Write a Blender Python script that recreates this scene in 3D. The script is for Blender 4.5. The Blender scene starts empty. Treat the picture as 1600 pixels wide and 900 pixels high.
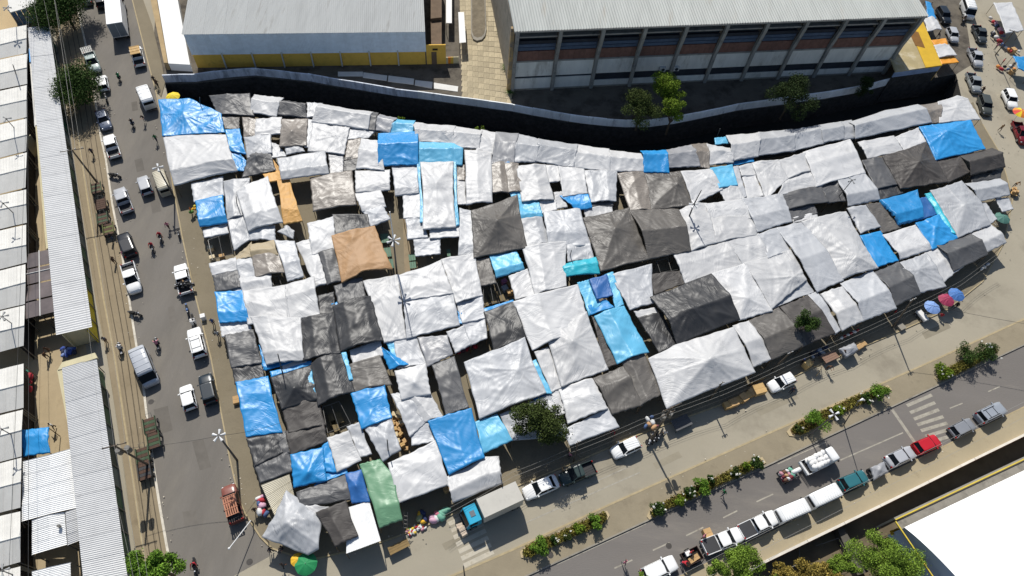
import bpy, bmesh, math, random
import numpy as np
from mathutils import Vector, Matrix, geometry
R = random.Random(7)
NP = np.random.RandomState(11)
SC = bpy.context.scene
COL = SC.collection

# ------------------------------------------------------------------ camera
FOC, NADX, NADY, HC = 1067.0, 724.0, 1143.0, 80.0     # drone 80 m up, looking steeply down
_n = np.array([NADX - 800, NADY - 450, FOC]); _n /= np.linalg.norm(_n)
_s = math.hypot(_n[0], _n[1]); _c = _n[2]
CF = np.array([0, _s, -_c]); _r0 = np.array([1., 0, 0]); _d0 = np.array([0, -_c, -_s])
CR = _r0 * (_n[1] / _s) + _d0 * (_n[0] / _s)
CD = -_r0 * (_n[0] / _s) + _d0 * (_n[1] / _s)
cam = bpy.data.cameras.new('camera'); camo = bpy.data.objects.new('camera', cam); COL.objects.link(camo)
cam.sensor_fit = 'HORIZONTAL'; cam.sensor_width = 36.0; cam.lens = 36.0 * FOC / 1600
cam.clip_start = 1.0; cam.clip_end = 3000
camo.matrix_world = Matrix(((CR[0], -CD[0], -CF[0], 0), (CR[1], -CD[1], -CF[1], 0), (CR[2], -CD[2], -CF[2], HC), (0, 0, 0, 1)))
SC.camera = camo
def G(px, py, z=0.0):
    """where the photograph's line of sight through a point meets the level z"""
    v = CR * (px - 800) + CD * (py - 450) + CF * FOC
    t = (z - HC) / v[2]
    return Vector((v[0] * t, v[1] * t, z))
def PXS(s):
    return [tuple(float(a) for a in q.split(',')) for q in s.split()]

# ------------------------------------------------------------------ sky, sun, exposure
SUN_EL, SUN_AZ = math.radians(47), math.radians(110)
W = bpy.data.worlds.new('World'); SC.world = W; W.use_nodes = True
sky = W.node_tree.nodes.new('ShaderNodeTexSky'); sky.sky_type = 'NISHITA'; sky.sun_disc = False
sky.sun_elevation = SUN_EL; sky.sun_rotation = math.radians(90) - SUN_AZ
bg = W.node_tree.nodes['Background']; bg.inputs[1].default_value = 0.09
W.node_tree.links.new(sky.outputs[0], bg.inputs[0])
sl = bpy.data.lights.new('sun', 'SUN'); sl.energy = 4.6; sl.angle = math.radians(0.5); sl.color = (1, 0.965, 0.9)
so = bpy.data.objects.new('sun', sl); COL.objects.link(so)
_sd = Vector((math.cos(SUN_AZ) * math.cos(SUN_EL), math.sin(SUN_AZ) * math.cos(SUN_EL), math.sin(SUN_EL)))
so.rotation_euler = _sd.to_track_quat('Z', 'Y').to_euler()
so.location = (0, 0, 120)
SC.view_settings.view_transform = 'Standard'; SC.view_settings.look = 'None'
SC.view_settings.exposure = 0.1; SC.view_settings.gamma = 1.0
try: SC.cycles.max_bounces = 5
except Exception: pass

# ------------------------------------------------------------------ materials
LF = 1.18
def lin(c):
    c = c / 255.0
    return c / 12.92 if c <= 0.04045 else ((c + 0.055) / 1.055) ** 2.4
def alb(rgb, k=1.0):
    return tuple(min(0.85, lin(x) / LF * k) for x in rgb)
MATS = {}
def mat(name, rgb, rough=0.7, var=0.15, vscale=0.8, bump=0.0, bscale=3.0, spec=0.4, metal=0.0, rand=0.06, stretch=None, dark=None, detail=6.0, island=0.0, dirt=None):
    if name in MATS: return MATS[name]
    m = bpy.data.materials.new(name); m.use_nodes = True
    nt = m.node_tree; N = nt.nodes; L = nt.links; b = N['Principled BSDF']
    col = alb(rgb)
    b.inputs['Roughness'].default_value = rough
    b.inputs['Metallic'].default_value = metal
    b.inputs['Specular IOR Level'].default_value = spec
    tc = N.new('ShaderNodeTexCoord'); vec = tc.outputs['Object']
    if stretch:
        mp = N.new('ShaderNodeMapping'); mp.inputs['Scale'].default_value = stretch[:3]
        if len(stretch) > 3: mp.inputs['Rotation'].default_value = (0, 0, stretch[3])
        L.new(vec, mp.inputs[0]); vec = mp.outputs[0]
    nz = N.new('ShaderNodeTexNoise'); nz.inputs['Scale'].default_value = vscale; nz.inputs['Detail'].default_value = detail
    nz.inputs['Roughness'].default_value = 0.62
    L.new(vec, nz.inputs['Vector'])
    mr = N.new('ShaderNodeMapRange'); mr.inputs[1].default_value = 0.3; mr.inputs[2].default_value = 0.7
    mr.inputs[3].default_value = 1 - var; mr.inputs[4].default_value = 1 + var
    L.new(nz.outputs['Fac'], mr.inputs[0])
    fac = mr.outputs[0]
    if rand:
        oi = N.new('ShaderNodeObjectInfo'); m2 = N.new('ShaderNodeMapRange')
        m2.inputs[3].default_value = 1 - rand; m2.inputs[4].default_value = 1 + rand
        L.new(oi.outputs['Random'], m2.inputs[0])
        mu = N.new('ShaderNodeMath'); mu.operation = 'MULTIPLY'; L.new(fac, mu.inputs[0]); L.new(m2.outputs[0], mu.inputs[1]); fac = mu.outputs[0]
    if island:
        ge = N.new('ShaderNodeNewGeometry'); m3 = N.new('ShaderNodeMapRange')
        m3.inputs[3].default_value = 1 - island; m3.inputs[4].default_value = 1 + island
        L.new(ge.outputs['Random Per Island'], m3.inputs[0])
        mu = N.new('ShaderNodeMath'); mu.operation = 'MULTIPLY'; L.new(fac, mu.inputs[0]); L.new(m3.outputs[0], mu.inputs[1]); fac = mu.outputs[0]
    vm = N.new('ShaderNodeVectorMath'); vm.operation = 'SCALE'; vm.inputs[0].default_value = col
    L.new(fac, vm.inputs['Scale'])
    out = vm.outputs[0]
    if dirt:                      # (rgb, scale, threshold, amount): stains with their own shape
        n2 = N.new('ShaderNodeTexNoise'); n2.inputs['Scale'].default_value = dirt[1]; n2.inputs['Detail'].default_value = 8; n2.inputs['Roughness'].default_value = 0.7
        L.new(vec, n2.inputs['Vector'])
        m4 = N.new('ShaderNodeMapRange'); m4.inputs[1].default_value = dirt[2]; m4.inputs[2].default_value = dirt[2] + 0.16
        m4.inputs[3].default_value = 0; m4.inputs[4].default_value = dirt[3]
        L.new(n2.outputs['Fac'], m4.inputs[0])
        mx = N.new('ShaderNodeMix'); mx.data_type = 'RGBA'
        L.new(m4.outputs[0], mx.inputs[0]); L.new(out, mx.inputs[6]); mx.inputs[7].default_value = (*alb(dirt[0]), 1)
        out = mx.outputs[2]
    L.new(out, b.inputs['Base Color'])
    if bump:
        n3 = N.new('ShaderNodeTexNoise'); n3.inputs['Scale'].default_value = bscale; n3.inputs['Detail'].default_value = 5
        L.new(vec, n3.inputs['Vector'])
        bp = N.new('ShaderNodeBump'); bp.inputs['Strength'].default_value = bump; bp.inputs['Distance'].default_value = 0.1
        L.new(n3.outputs['Fac'], bp.inputs['Height']); L.new(bp.outputs[0], b.inputs['Normal'])
    MATS[name] = m
    return m

# ------------------------------------------------------------------ object helpers
def obj(name, me, m=None, parent=None, loc=None):
    o = bpy.data.objects.new(name, me); COL.objects.link(o)
    if parent is not None: o.parent = parent
    if loc is not None: o.location = loc
    if m is not None and me is not None:
        if not me.materials: me.materials.append(m)
        elif me.materials[0] is not m:
            o.material_slots[0].link = 'OBJECT'; o.material_slots[0].material = m
    return o
def tag(o, label=None, cat=None, group=None, kind=None):
    if label: o['label'] = label
    if cat: o['category'] = cat
    if group: o['group'] = group
    if kind: o['kind'] = kind
    return o
def empty(name, loc=(0, 0, 0), rz=0.0, label=None, cat=None, group=None):
    o = bpy.data.objects.new(name, None); COL.objects.link(o)
    o.location = loc; o.rotation_euler = (0, 0, rz); o.empty_display_size = 0.2
    return tag(o, label, cat, group)
def pyd(name, verts, faces, smooth=False):
    me = bpy.data.meshes.new(name); me.from_pydata([tuple(v) for v in verts], [], faces)
    if smooth: me.polygons.foreach_set('use_smooth', [True] * len(me.polygons))
    me.update(); return me
class MB:
    """collects boxes, bars and tubes that make one part"""
    def __init__(s): s.v = []; s.f = []
    def add(s, vs, fs):
        k = len(s.v); s.v += [tuple(v) for v in vs]; s.f += [tuple(i + k for i in f) for f in fs]; return s
    def box(s, x0, x1, y0, y1, z0, z1, M=None):
        vs = [Vector(p) for p in ((x0, y0, z0), (x1, y0, z0), (x1, y1, z0), (x0, y1, z0), (x0, y0, z1), (x1, y0, z1), (x1, y1, z1), (x0, y1, z1))]
        if M is not None: vs = [M @ v for v in vs]
        return s.add(vs, [(3, 2, 1, 0), (4, 5, 6, 7), (0, 1, 5, 4), (1, 2, 6, 5), (2, 3, 7, 6), (3, 0, 4, 7)])
    def prism(s, pts, z0, z1):
        n = len(pts); vs = [(p[0], p[1], z0) for p in pts] + [(p[0], p[1], z1) for p in pts]
        return s.add(vs, [tuple(range(n - 1, -1, -1)), tuple(range(n, 2 * n))] + [(i, (i + 1) % n, n + (i + 1) % n, n + i) for i in range(n)])
    def tube(s, pts, r, n=6, cap=True):
        pts = [Vector(p) for p in pts]; rs = r if isinstance(r, (list, tuple)) else [r] * len(pts)
        k = len(s.v); prev = None
        for i, p in enumerate(pts):
            d = (pts[min(i + 1, len(pts) - 1)] - pts[max(i - 1, 0)]).normalized()
            a = d.orthogonal().normalized() if prev is None else (prev - d * prev.dot(d)).normalized()
            prev = a; b = d.cross(a)
            for j in range(n):
                t = 2 * math.pi * j / n
                s.v.append(tuple(p + (a * math.cos(t) + b * math.sin(t)) * rs[i]))
        for i in range(len(pts) - 1):
            for j in range(n):
                s.f.append((k + i * n + j, k + i * n + (j + 1) % n, k + (i + 1) * n + (j + 1) % n, k + (i + 1) * n + j))
        if cap:
            s.f.append(tuple(k + j for j in range(n - 1, -1, -1))); e = k + (len(pts) - 1) * n
            s.f.append(tuple(e + j for j in range(n)))
        return s
    def ball(s, c, rx, ry=None, rz=None, nu=8, nv=5, jit=0.0):
        ry = ry or rx; rz = rz or rx; vs = [(c[0], c[1], c[2] + rz)]; fs = []
        for i in range(1, nv):
            a = math.pi * i / nv
            for j in range(nu):
                t = 2 * math.pi * j / nu; q = 1 + R.uniform(-jit, jit)
                vs.append((c[0] + rx * q * math.sin(a) * math.cos(t), c[1] + ry * q * math.sin(a) * math.sin(t), c[2] + rz * q * math.cos(a)))
        vs.append((c[0], c[1], c[2] - rz)); e = len(vs) - 1
        for j in range(nu):
            fs.append((0, 1 + j, 1 + (j + 1) % nu)); q = 1 + (nv - 2) * nu
            fs.append((e, q + (j + 1) % nu, q + j))
        for i in range(nv - 2):
            for j in range(nu):
                a = 1 + i * nu + j; b = 1 + i * nu + (j + 1) % nu
                fs.append((a, a + nu, b + nu, b))
        return s.add(vs, fs)
    def mesh(s, name, smooth=False): return pyd(name, s.v, s.f, smooth)
    def build(s, name, m, parent=None, smooth=False, loc=None): return obj(name, s.mesh(name, smooth), m, parent, loc)
def sheet(name, pts, z, m, parent=None):
    """flat ground sheet on world points"""
    poly = [Vector((p[0], p[1], z)) for p in pts]
    tri = geometry.tessellate_polygon([poly])
    me = pyd(name, poly, [tuple(t) for t in tri])
    bm = bmesh.new(); bm.from_mesh(me)
    for f in bm.faces:
        f.normal_update()
        if f.normal.z < 0: f.normal_flip()
    bm.to_mesh(me); bm.free()
    return obj(name, me, m, parent)
def struct(o): o['kind'] = 'structure'; return o
def slab(name, pts, z0, z1, m, parent=None):
    a = sum(pts[i][0] * pts[(i + 1) % len(pts)][1] - pts[(i + 1) % len(pts)][0] * pts[i][1] for i in range(len(pts)))
    if a < 0: pts = pts[::-1]
    n = len(pts); vs = [(p[0], p[1], z0) for p in pts] + [(p[0], p[1], z1) for p in pts]
    fs = [(i, (i + 1) % n, n + (i + 1) % n, n + i) for i in range(n)]
    tri = geometry.tessellate_polygon([[Vector((p[0], p[1], 0)) for p in pts]])
    for t in tri:
        a, b, c = [Vector((pts[i][0], pts[i][1], 0)) for i in t]
        t = tuple(t) if (b - a).cross(c - a).z > 0 else tuple(t)[::-1]
        fs.append(tuple(i + n for i in t))
    return obj(name, pyd(name, vs, fs), m, parent)
def ribbon(pts, w):
    """polyline widened to a closed outline"""
    pts = [Vector((p[0], p[1])) for p in pts]; a = []; b = []
    for i, p in enumerate(pts):
        d = (pts[min(i + 1, len(pts) - 1)] - pts[max(i - 1, 0)]).normalized(); n = Vector((-d.y, d.x))
        a.append(p + n * w / 2); b.append(p - n * w / 2)
    return a + b[::-1]
def kerb(name, px, w, z0, z1, m):
    return struct(slab(name, ribbon([G(x, y) for x, y in px], w), z0, z1, m))
# ------------------------------------------------------------------ setting materials
M_GROUND = mat('worn_beige_paving', (166, 158, 140), 0.9, 0.10, 0.06, 0.15, 2.0, rand=0, dirt=((120, 112, 98), 0.11, 0.52, 0.5), spec=0.2)
M_ASPH = mat('asphalt_street', (122, 117, 110), 0.88, 0.12, 0.22, 0.2, 6.0, rand=0, dirt=((146, 139, 126), 0.12, 0.5, 0.3), spec=0.2, stretch=(1.5, .4, 1, math.radians(28)))
M_ASPH2 = mat('asphalt_avenue', (120, 115, 110), 0.85, 0.08, 0.10, 0.2, 6.0, rand=0, dirt=((146, 139, 128), 0.16, 0.54, 0.45), spec=0.25, stretch=(0.35, 1.6, 1, math.radians(-22)))
M_PAVE = mat('pavement_brown', (134, 124, 104), 0.9, 0.12, 0.25, 0.2, 4.0, rand=0, dirt=((102, 92, 74), 0.5, 0.55, 0.5), spec=0.2)
M_PAVE2 = mat('pavement_beige', (170, 157, 130), 0.9, 0.08, 0.2, 0.15, 4.0, rand=0, dirt=((136, 124, 100), 0.4, 0.56, 0.5), spec=0.2)
M_PAVEL = mat('pavement_tan', (150, 136, 112), 0.9, 0.08, 0.3, 0.15, 4.0, rand=0, dirt=((118, 105, 84), 0.45, 0.55, 0.5), spec=0.2)
M_SOIL = mat('dry_soil', (140, 112, 76), 0.95, 0.25, 1.2, 0.4, 4.0, rand=0, spec=0.1)
M_WHITEP = mat('white_kerb_paint', (214, 206, 190), 0.8, 0.2, 1.5, rand=0, dirt=((140, 130, 112), 1.2, 0.55, 0.7))
M_KERB = mat('kerb_stone', (176, 160, 126), 0.9, 0.15, 1.5, rand=0)
M_LINE = mat('worn_road_paint', (168, 162, 148), 0.85, 0.18, 1.6, rand=0, dirt=((128, 122, 112), 1.4, 0.5, 0.8))
M_CONC = mat('grey_concrete', (150, 144, 132), 0.9, 0.18, 0.5, 0.2, 3.0, rand=0.05, dirt=((95, 90, 82), 0.7, 0.52, 0.6))
M_CONCD = mat('dark_concrete', (92, 88, 80), 0.95, 0.2, 0.6, 0.2, 3.0, rand=0.05)
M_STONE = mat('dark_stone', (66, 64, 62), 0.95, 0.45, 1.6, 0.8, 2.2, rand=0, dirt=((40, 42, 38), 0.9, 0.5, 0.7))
M_DITCH = mat('ditch_floor_shade', (34, 34, 30), 0.9, 0.3, 0.5, rand=0)  # deep shade of the ditch put into a near-black floor colour
M_WALLP = mat('weathered_white_wall', (252, 255, 255), 0.9, 0.14, 0.7, rand=0.08, dirt=((110, 112, 118), 0.55, 0.54, 0.6), stretch=(1, 1, 0.35))
M_WALLD = mat('stained_grey_wall', (224, 230, 240), 0.9, 0.25, 0.8, rand=0.14, dirt=((96, 102, 116), 0.7, 0.5, 0.7), stretch=(1, 1, 0.3))

def Gs(s, z=0): return [G(x, y, z) for x, y in PXS(s)]
# ditch outlines (px on the ground level)
D_UP = PXS('258,131 307,130 400,120 483,129 547,140 653,155 800,175 887,191 977,200 1050,195 1150,174 1195,168 1290,155 1400,131 1470,120 1494,116')
D_LO = PXS('1506,168 1470,190 1380,215 1290,232 1200,248 1120,256 1010,277 900,266 800,248 700,231 600,214 500,198 400,184 340,182 300,184 268,182')
ditch = [G(x, y) for x, y in D_UP + D_LO]
C_UP = PXS('1010,975 1130,912 1200,878 1373,794 1520,721 1600,682 1900,536')
C_LO = PXS('2050,560 1620,775 1385,890 1240,960 1120,1010')
canal = [G(x, y) for x, y in C_UP + C_LO]

def ground_with_holes():
    outer = [Vector((-700, -500)), Vector((700, -500)), Vector((700, 900)), Vector((-700, 900))]
    vs = list(outer); es = [(i, (i + 1) % 4) for i in range(4)]
    for h in (ditch, canal):
        k = len(vs); vs += [Vector((p.x, p.y)) for p in h]
        es += [(k + i, k + (i + 1) % len(h)) for i in range(len(h))]
    v2, e2, f2, *_ = geometry.delaunay_2d_cdt(vs, es, [], 0, 1e-4)
    def inside(p, poly):
        c = False; n = len(poly)
        for i in range(n):
            a, b = poly[i], poly[(i + 1) % n]
            if (a.y > p.y) != (b.y > p.y) and p.x < (b.x - a.x) * (p.y - a.y) / (b.y - a.y) + a.x: c = not c
        return c
    fs = []
    for f in f2:
        c = sum((v2[i] for i in f), Vector((0, 0))) / len(f)
        if inside(c, ditch) or inside(c, canal): continue
        a, b, d = v2[f[0]], v2[f[1]], v2[f[2]]
        fs.append(tuple(f) if (b - a).cross(d - a) > 0 else tuple(f)[::-1])
    return struct(obj('ground', pyd('ground', [(v.x, v.y, 0) for v in v2], fs), M_GROUND))
ground_with_holes()

def trench(name, outline, depth, mf, mw):
    f = struct(sheet(name + '_floor', outline, -depth, mf))
    n = len(outline); vs = [(p.x, p.y, -depth - .01) for p in outline] + [(p.x, p.y, -0.002) for p in outline]
    fs = [(i, (i + 1) % n, n + (i + 1) % n, n + i) for i in range(n)]
    w = struct(obj(name + '_retaining_wall', pyd(name + 'w', vs, fs), mw))
    return f, w
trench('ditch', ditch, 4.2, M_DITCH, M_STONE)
trench('canal', canal, 1.6, mat('canal_bed', (112, 100, 80), 0.95, 0.25, 0.4, rand=0), M_CONCD)

# streets
LK = PXS('105,-60 118,0 140,95 148,150 158,215 166,250 176,320 190,390 201,460 212,530 224,600 236,700 250,790 262,858 275,925')
RK = PXS('196,-60 207,0 222,60 232,100 243,140 256,200 272,300 285,370 300,440 315,500 330,560 345,640 360,720 374,780 383,802 407,839 425,857')
PADLO = PXS('480,876 560,858 600,846 655,826 704,805 812,758 905,720 1003,677 1120,635 1200,607 1280,570 1400,520 1480,484 1535,440 1568,380 1582,310 1562,240 1535,195 1520,160')
struct(sheet('street_asphalt', [G(x, y) for x, y in LK] + [G(x, y) for x, y in PXS('310,930 420,870 425,857')] + [G(x, y) for x, y in RK[::-1][1:]], 0.006, M_ASPH))
UE = PXS('560,965 690,907 800,860 950,790 1200,678 1440,572 1600,499 1760,428')
LE = PXS('1760,463 1600,539 1468,601 1296,681 1200,727 1013,813 827,898 690,962')
SE = PXS('900,975 1060,902 1200,834 1353,758 1500,685 1600,636 1760,560')
struct(sheet('avenue_asphalt', [G(x, y) for x, y in LE] + [G(x, y) for x, y in SE], 0.006, M_ASPH2))
struct(slab('median_pavement', [G(x, y) for x, y in UE + LE], -0.02, 0.14, mat('median_paving', (150, 139, 117), 0.9, 0.1, 0.3, 0.15, 4.0, rand=0, dirt=((118, 108, 90), 0.4, 0.55, 0.5), spec=0.2)))
kerb('median_kerb', UE, 0.22, -0.01, 0.155, M_KERB)
kerb('median_kerb', LE, 0.16, -0.01, 0.155, M_CONC)
struct(slab('avenue_pavement', [G(x, y) for x, y in SE] + [G(x, y) for x, y in C_UP[::-1]], -0.02, 0.12, M_PAVE2))
kerb('avenue_kerb', SE, 0.16, -0.01, 0.13, M_KERB)
struct(slab('market_pavement', [G(x, y) for x, y in RK[5:]] + [G(x, y) for x, y in PADLO] + [G(x, y) for x, y in D_LO], -0.02, 0.12, M_PAVE))
kerb('street_kerb', RK, 0.16, -0.01, 0.135, M_KERB)
kerb('market_kerb', RK[-1:] + PADLO[:-1], 0.16, -0.01, 0.13, M_KERB)
struct(slab('street_pavement', [G(x, y) for x, y in RK[:5]] + [G(x, y) for x, y in PXS('252,152 258,131 254,104 238,40 222,-5 215,-60')], -0.02, 0.12, M_PAVE))
struct(slab('street_pavement', [G(x, y) for x, y in LK] + [G(x, y) for x, y in PXS('225,935 215,880 190,700 168,560 150,470 128,330 98,120 70,-60')], -0.02, 0.12, M_PAVEL))
kerb('street_kerb', LK, 0.26, -0.01, 0.14, M_WHITEP)
# joints and gutters along the street pavement
M_JOINT = mat('pavement_joint', (98, 88, 72), 0.95, 0.3, 1.0, rand=0)
for k in (0.24, 0.42, 0.63, 0.8):
    a = PXS('70,-60 98,120 128,330 150,470 168,560 190,700 215,880'); b = PXS('105,-60 145,130 178,330 203,470 218,560 236,700 266,880')
    ln = [G(a[i][0] + (b[i][0] - a[i][0]) * k, a[i][1] + (b[i][1] - a[i][1]) * k) for i in range(7)]
    struct(sheet('pavement_joint', ribbon(ln, 0.11 if k != 0.24 else 0.2), 0.124, M_JOINT if k != .24 else M_KERB))
# raised market kerb platform and its lower step beside the avenue
struct(sheet('pavement_joint', ribbon([G(x, y) for x, y in PXS('700,828 800,778 905,734 1000,694')], 0.12), 0.0065, M_LINE))
# yellowish worn line along the market road, lane dashes, stop line, crossings
M_LINEY = mat('worn_yellow_line', (186, 172, 140), 0.85, 0.2, 1.2, rand=0)
def stripe(name, a, b, w, m, z=0.0115): return struct(sheet(name, ribbon([G(*a), G(*b)], w), z, m))
stripe('road_line', (814, 820), (1000, 738), 0.16, M_LINE, 0.005)
stripe('road_line', (870, 780), (985, 728), 0.14, M_LINE, 0.005)
for a, b in (((1313, 719), (1411, 676)), ((1072, 837), (1099, 824)), ((1020, 860), (1046, 848)), ((1182, 784), (1208, 772)), ((1130, 809), (1152, 798)), ((960, 888), (988, 875)), ((1484, 638), (1504, 630)), ((1544, 612), (1562, 604))):
    stripe('lane_line', a, b, 0.15, M_LINE)
stripe('lane_line', (870, 882), (1010, 818), 0.12, M_LINE); stripe('lane_line', (1215, 725), (1290, 691), 0.12, M_LINE)
stripe('stop_line', (1394, 640), (1431, 694), 0.42, M_LINE)
for a, b in zip(PXS('1417,634 1422,645 1428,655 1433,664 1439,673 1446,682 1453,691'), PXS('1456,617 1461,629 1467,640 1474,651 1480,661 1486,670 1493,679')):
    stripe('crossing_stripe', a, b, 0.42, M_LINE)
for a in PXS('701,819 705,829 709,840 713,851 717,862 721,873 725,884'):
    stripe('crossing_stripe', a, (a[0] + 46, a[1] - 22), 0.5, mat('faded_crossing', (196, 188, 170), .85, .15, 1.2, rand=0, dirt=((160, 150, 130), 1.2, .52, .8)), 0.005)
# alley through the middle of the stalls, sunlight painted in as a lighter tone
struct(sheet('alley_paving', Gs('628,296 652,294 668,420 664,470 640,470 632,420'), 0.1265, mat('sunlit_alley_concrete', (150, 134, 108), 0.9, 0.12, 0.6, rand=0, dirt=((110, 98, 78), 0.8, 0.55, 0.5))))
struct(sheet('yard_ground', Gs('36,20 62,100 95,300 118,470 138,560 190,910 30,920 -60,920 -60,20'), 0.008, mat('yard_paving', (176, 158, 126), 0.9, 0.1, 0.4, rand=0, dirt=((130, 114, 88), 0.4, 0.55, 0.6))))
struct(sheet('yard_ground', Gs('-80,-60 60,-60 62,60 14,60 -80,60'), 0.012, mat('bare_sand', (196, 172, 132), 0.95, 0.1, 0.3, rand=0)))
struct(sheet('yard_ground', [G(x, y) for x, y in D_UP] + Gs('1520,100 1500,-30 250,-60 240,60'), 0.008, mat('yard_concrete', (104, 97, 86), 0.95, 0.2, 0.35, rand=0, dirt=((58, 52, 46), 0.3, 0.48, 0.8))))
struct(sheet('canal_bank', Gs('1620,775 1385,890 1240,960 1120,1010 1300,1100 1800,1000 1900,700'), 0.012, mat('bank_earth', (120, 106, 76), 0.95, 0.3, 0.5, 0.3, 2.0, rand=0)))

# ------------------------------------------------------------------ boundary wall on the ditch edge
def boundary_wall():
    # each painted panel of the wall is a part
    root = empty('boundary_wall', G(650, 155), 0, 'low painted boundary wall running along the ditch below the warehouses', 'wall')
    cuts = PXS('258,129 283,128 306,128 340,123 370,120 400,118 427,121 455,124 483,127 515,133 547,138 583,144 618,150 653,154 690,159 727,164 763,169 800,174 831,180 859,185 889,190 918,194 946,197 977,199 1010,199 1050,194 1086,187 1120,180 1150,173 1195,167 1240,161 1290,154 1330,147 1365,139 1400,130')
    for i in range(len(cuts) - 1):
        a, b = G(*cuts[i]), G(*cuts[i + 1]); d = (b - a).normalized(); n = Vector((-d.y, d.x, 0))
        a = a + d * .012; b = b - d * .012; h = 1.5 + R.uniform(-.05, .06); t = 0.2; o = n * R.uniform(0.0, .04)
        vs = [a + o, b + o, b + o + n * t, a + o + n * t]
        vs = [v + Vector((0, 0, z)) - root.location for z in (0.0, h) for v in vs]
        me = pyd('wall_panel', vs, [(3, 2, 1, 0), (4, 5, 6, 7), (0, 1, 5, 4), (1, 2, 6, 5), (2, 3, 7, 6), (3, 0, 4, 7)])
        obj('wall_panel', me, M_WALLD if cuts[i][0] < 650 else M_WALLP, root)
boundary_wall()

# ------------------------------------------------------------------ corrugated roofs
def corr_sheet(name, a, b, c, d, waves, m, parent, amp=0.035, org=None, along=True):
    """corrugated sheet on corners a-b (first edge) and d-c; the waves repeat along a-b"""
    a, b, c, d = [Vector(p) for p in (a, b, c, d)]
    n = (b - a).cross(d - a).normalized()
    if n.z < 0: n = -n
    k = max(2, int(waves)) * 4; vs = []; fs = []
    for i in range(k + 1):
        t = i / k; w = n * amp * (1, 0.0, -1, 0.0)[i % 4]
        p = a.lerp(b, t) + w; q = d.lerp(c, t) + w
        vs += [p, q]
    if org is not None: vs = [v - org for v in vs]
    for i in range(k): fs.append((2 * i, 2 * i + 1, 2 * i + 3, 2 * i + 2))
    e = pyd(name, vs, fs)
    f0 = e.polygons[0]
    if f0.normal.z < 0: e.flip_normals()
    return obj(name, e, m, parent)
def roof_in_sheets(root, a, b, c, d, n, waves, m, amp=0.035, name='roof_sheet'):
    """one slope laid from n separate corrugated sheets, each a part, laps a little uneven"""
    a, b, c, d = [Vector(p) for p in (a, b, c, d)]; org = root.location
    for i in range(n):
        t0, t1 = i / n, (i + 1) / n; lift = Vector((0, 0, 0.012 * (i % 2) + R.uniform(0, .012)))
        e = (b - a).normalized() * 0.03 if i < n - 1 else Vector()
        corr_sheet(name, a.lerp(b, t0) + lift, a.lerp(b, t1) + e + lift, d.lerp(c, t1) + e + lift, d.lerp(c, t0) + lift, max(2, waves // n), m, root, amp, org)
def wall_box(root, name, a, b, z0, z1, t, m):
    """upright wall from a to b, thickness t inwards"""
    a = Vector((a[0], a[1], 0)); b = Vector((b[0], b[1], 0)); d = (b - a).normalized(); n = Vector((-d.y, d.x, 0))
    q = [a, b, b + n * t, a + n * t]; o = root.location
    vs = [Vector((p.x - o.x, p.y - o.y, z - o.z)) for z in (z0, z1) for p in q]
    return obj(name, pyd(name, vs, [(3, 2, 1, 0), (4, 5, 6, 7), (0, 1, 5, 4), (1, 2, 6, 5), (2, 3, 7, 6), (3, 0, 4, 7)]), m, root)
M_ROOFW = mat('white_roof_sheet', (216, 214, 208), 0.6, 0.08, 0.7, rand=0.05, dirt=((168, 160, 148), 0.6, 0.57, 0.5))
M_ROOFG = mat('galvanised_roof', (210, 210, 209), 0.5, 0.08, 0.5, rand=0.03, spec=0.5, dirt=((140, 136, 130), 0.5, 0.58, 0.45))
M_ROOFA = mat('stained_metal_roof', (176, 178, 176), 0.6, 0.12, 0.9, rand=0.03, dirt=((112, 108, 100), 0.9, 0.55, 0.6), stretch=(1.3, 0.12, 1, math.radians(-11)))
M_ROOFB = mat('old_metal_roof', (175, 178, 173), 0.6, 0.1, 0.8, rand=0.03, dirt=((160, 142, 116), 0.5, 0.58, 0.5), stretch=(1.2, 0.15, 1, math.radians(-13)))
M_CREAM = mat('cream_render', (206, 196, 160), 0.85, 0.1, 0.6, rand=0.04)
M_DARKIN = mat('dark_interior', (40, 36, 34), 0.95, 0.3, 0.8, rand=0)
M_STEEL = mat('grey_steel', (120, 118, 114), 0.5, 0.1, 1.0, metal=0.4)

# market sheds in rows on the yard side: eave - ridge - eave, gable end towards the street
SHEDS = [  # top-left, top-right, ridge-left, ridge-right, bottom-left, bottom-right (px)
    ('-60,58 42,39', '-60,84 42,60', '-60,104 41,83'), ('-60,106 43,84', '-60,128 42,106', '-60,152 43,131'),
    ('-60,155 42,133', '-60,178 42,156', '-60,206 42,183'), ('-60,209 42,185', '-60,236 42,211', '-60,262 41,236'),
    ('-60,264 42,238', '-60,288 41,263', '-60,318 40,293'), ('-60,318 41,296', '-60,340 41,319', '-60,372 42,348'),
    ('-60,374 41,351', '-60,402 41,383', '-60,436 42,410'), ('-60,438 40,413', '-60,468 40,441', '-60,498 39,475'),
    ('-60,500 39,477', '-60,532 38,509', '-60,566 37,540'), ('-60,592 37,568', '-60,624 37,600', '-60,660 37,637'),
    ('-60,664 36,640', '-60,697 34,672', '-60,737 34,713'), ('-60,740 34,715', '-60,777 33,753', '-60,816 32,793'),
    ('-60,820 32,799', '-60,862 32,838', '-60,904 32,878'), ('-60,908 32,885', '-60,948 32,924', '-60,990 32,966')]
_shed_words = ['uppermost beside the bare sand', 'second from the bare sand', 'third down from the bare sand', 'beside the parapet of the long roof', 'fifth down, under a bent lamp post',
    'facing the cream gutter wall', 'just above the dark glazed canopy', 'level with the dark glazed canopy', 'level with the foot of the dark canopy', 'opposite the heap of red clothes', 'beside the small blue tarp in the yard',
    'beside the bright double pitched roof', 'beside the small roof with a vent', 'lowest one cut by the picture edge']
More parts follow.
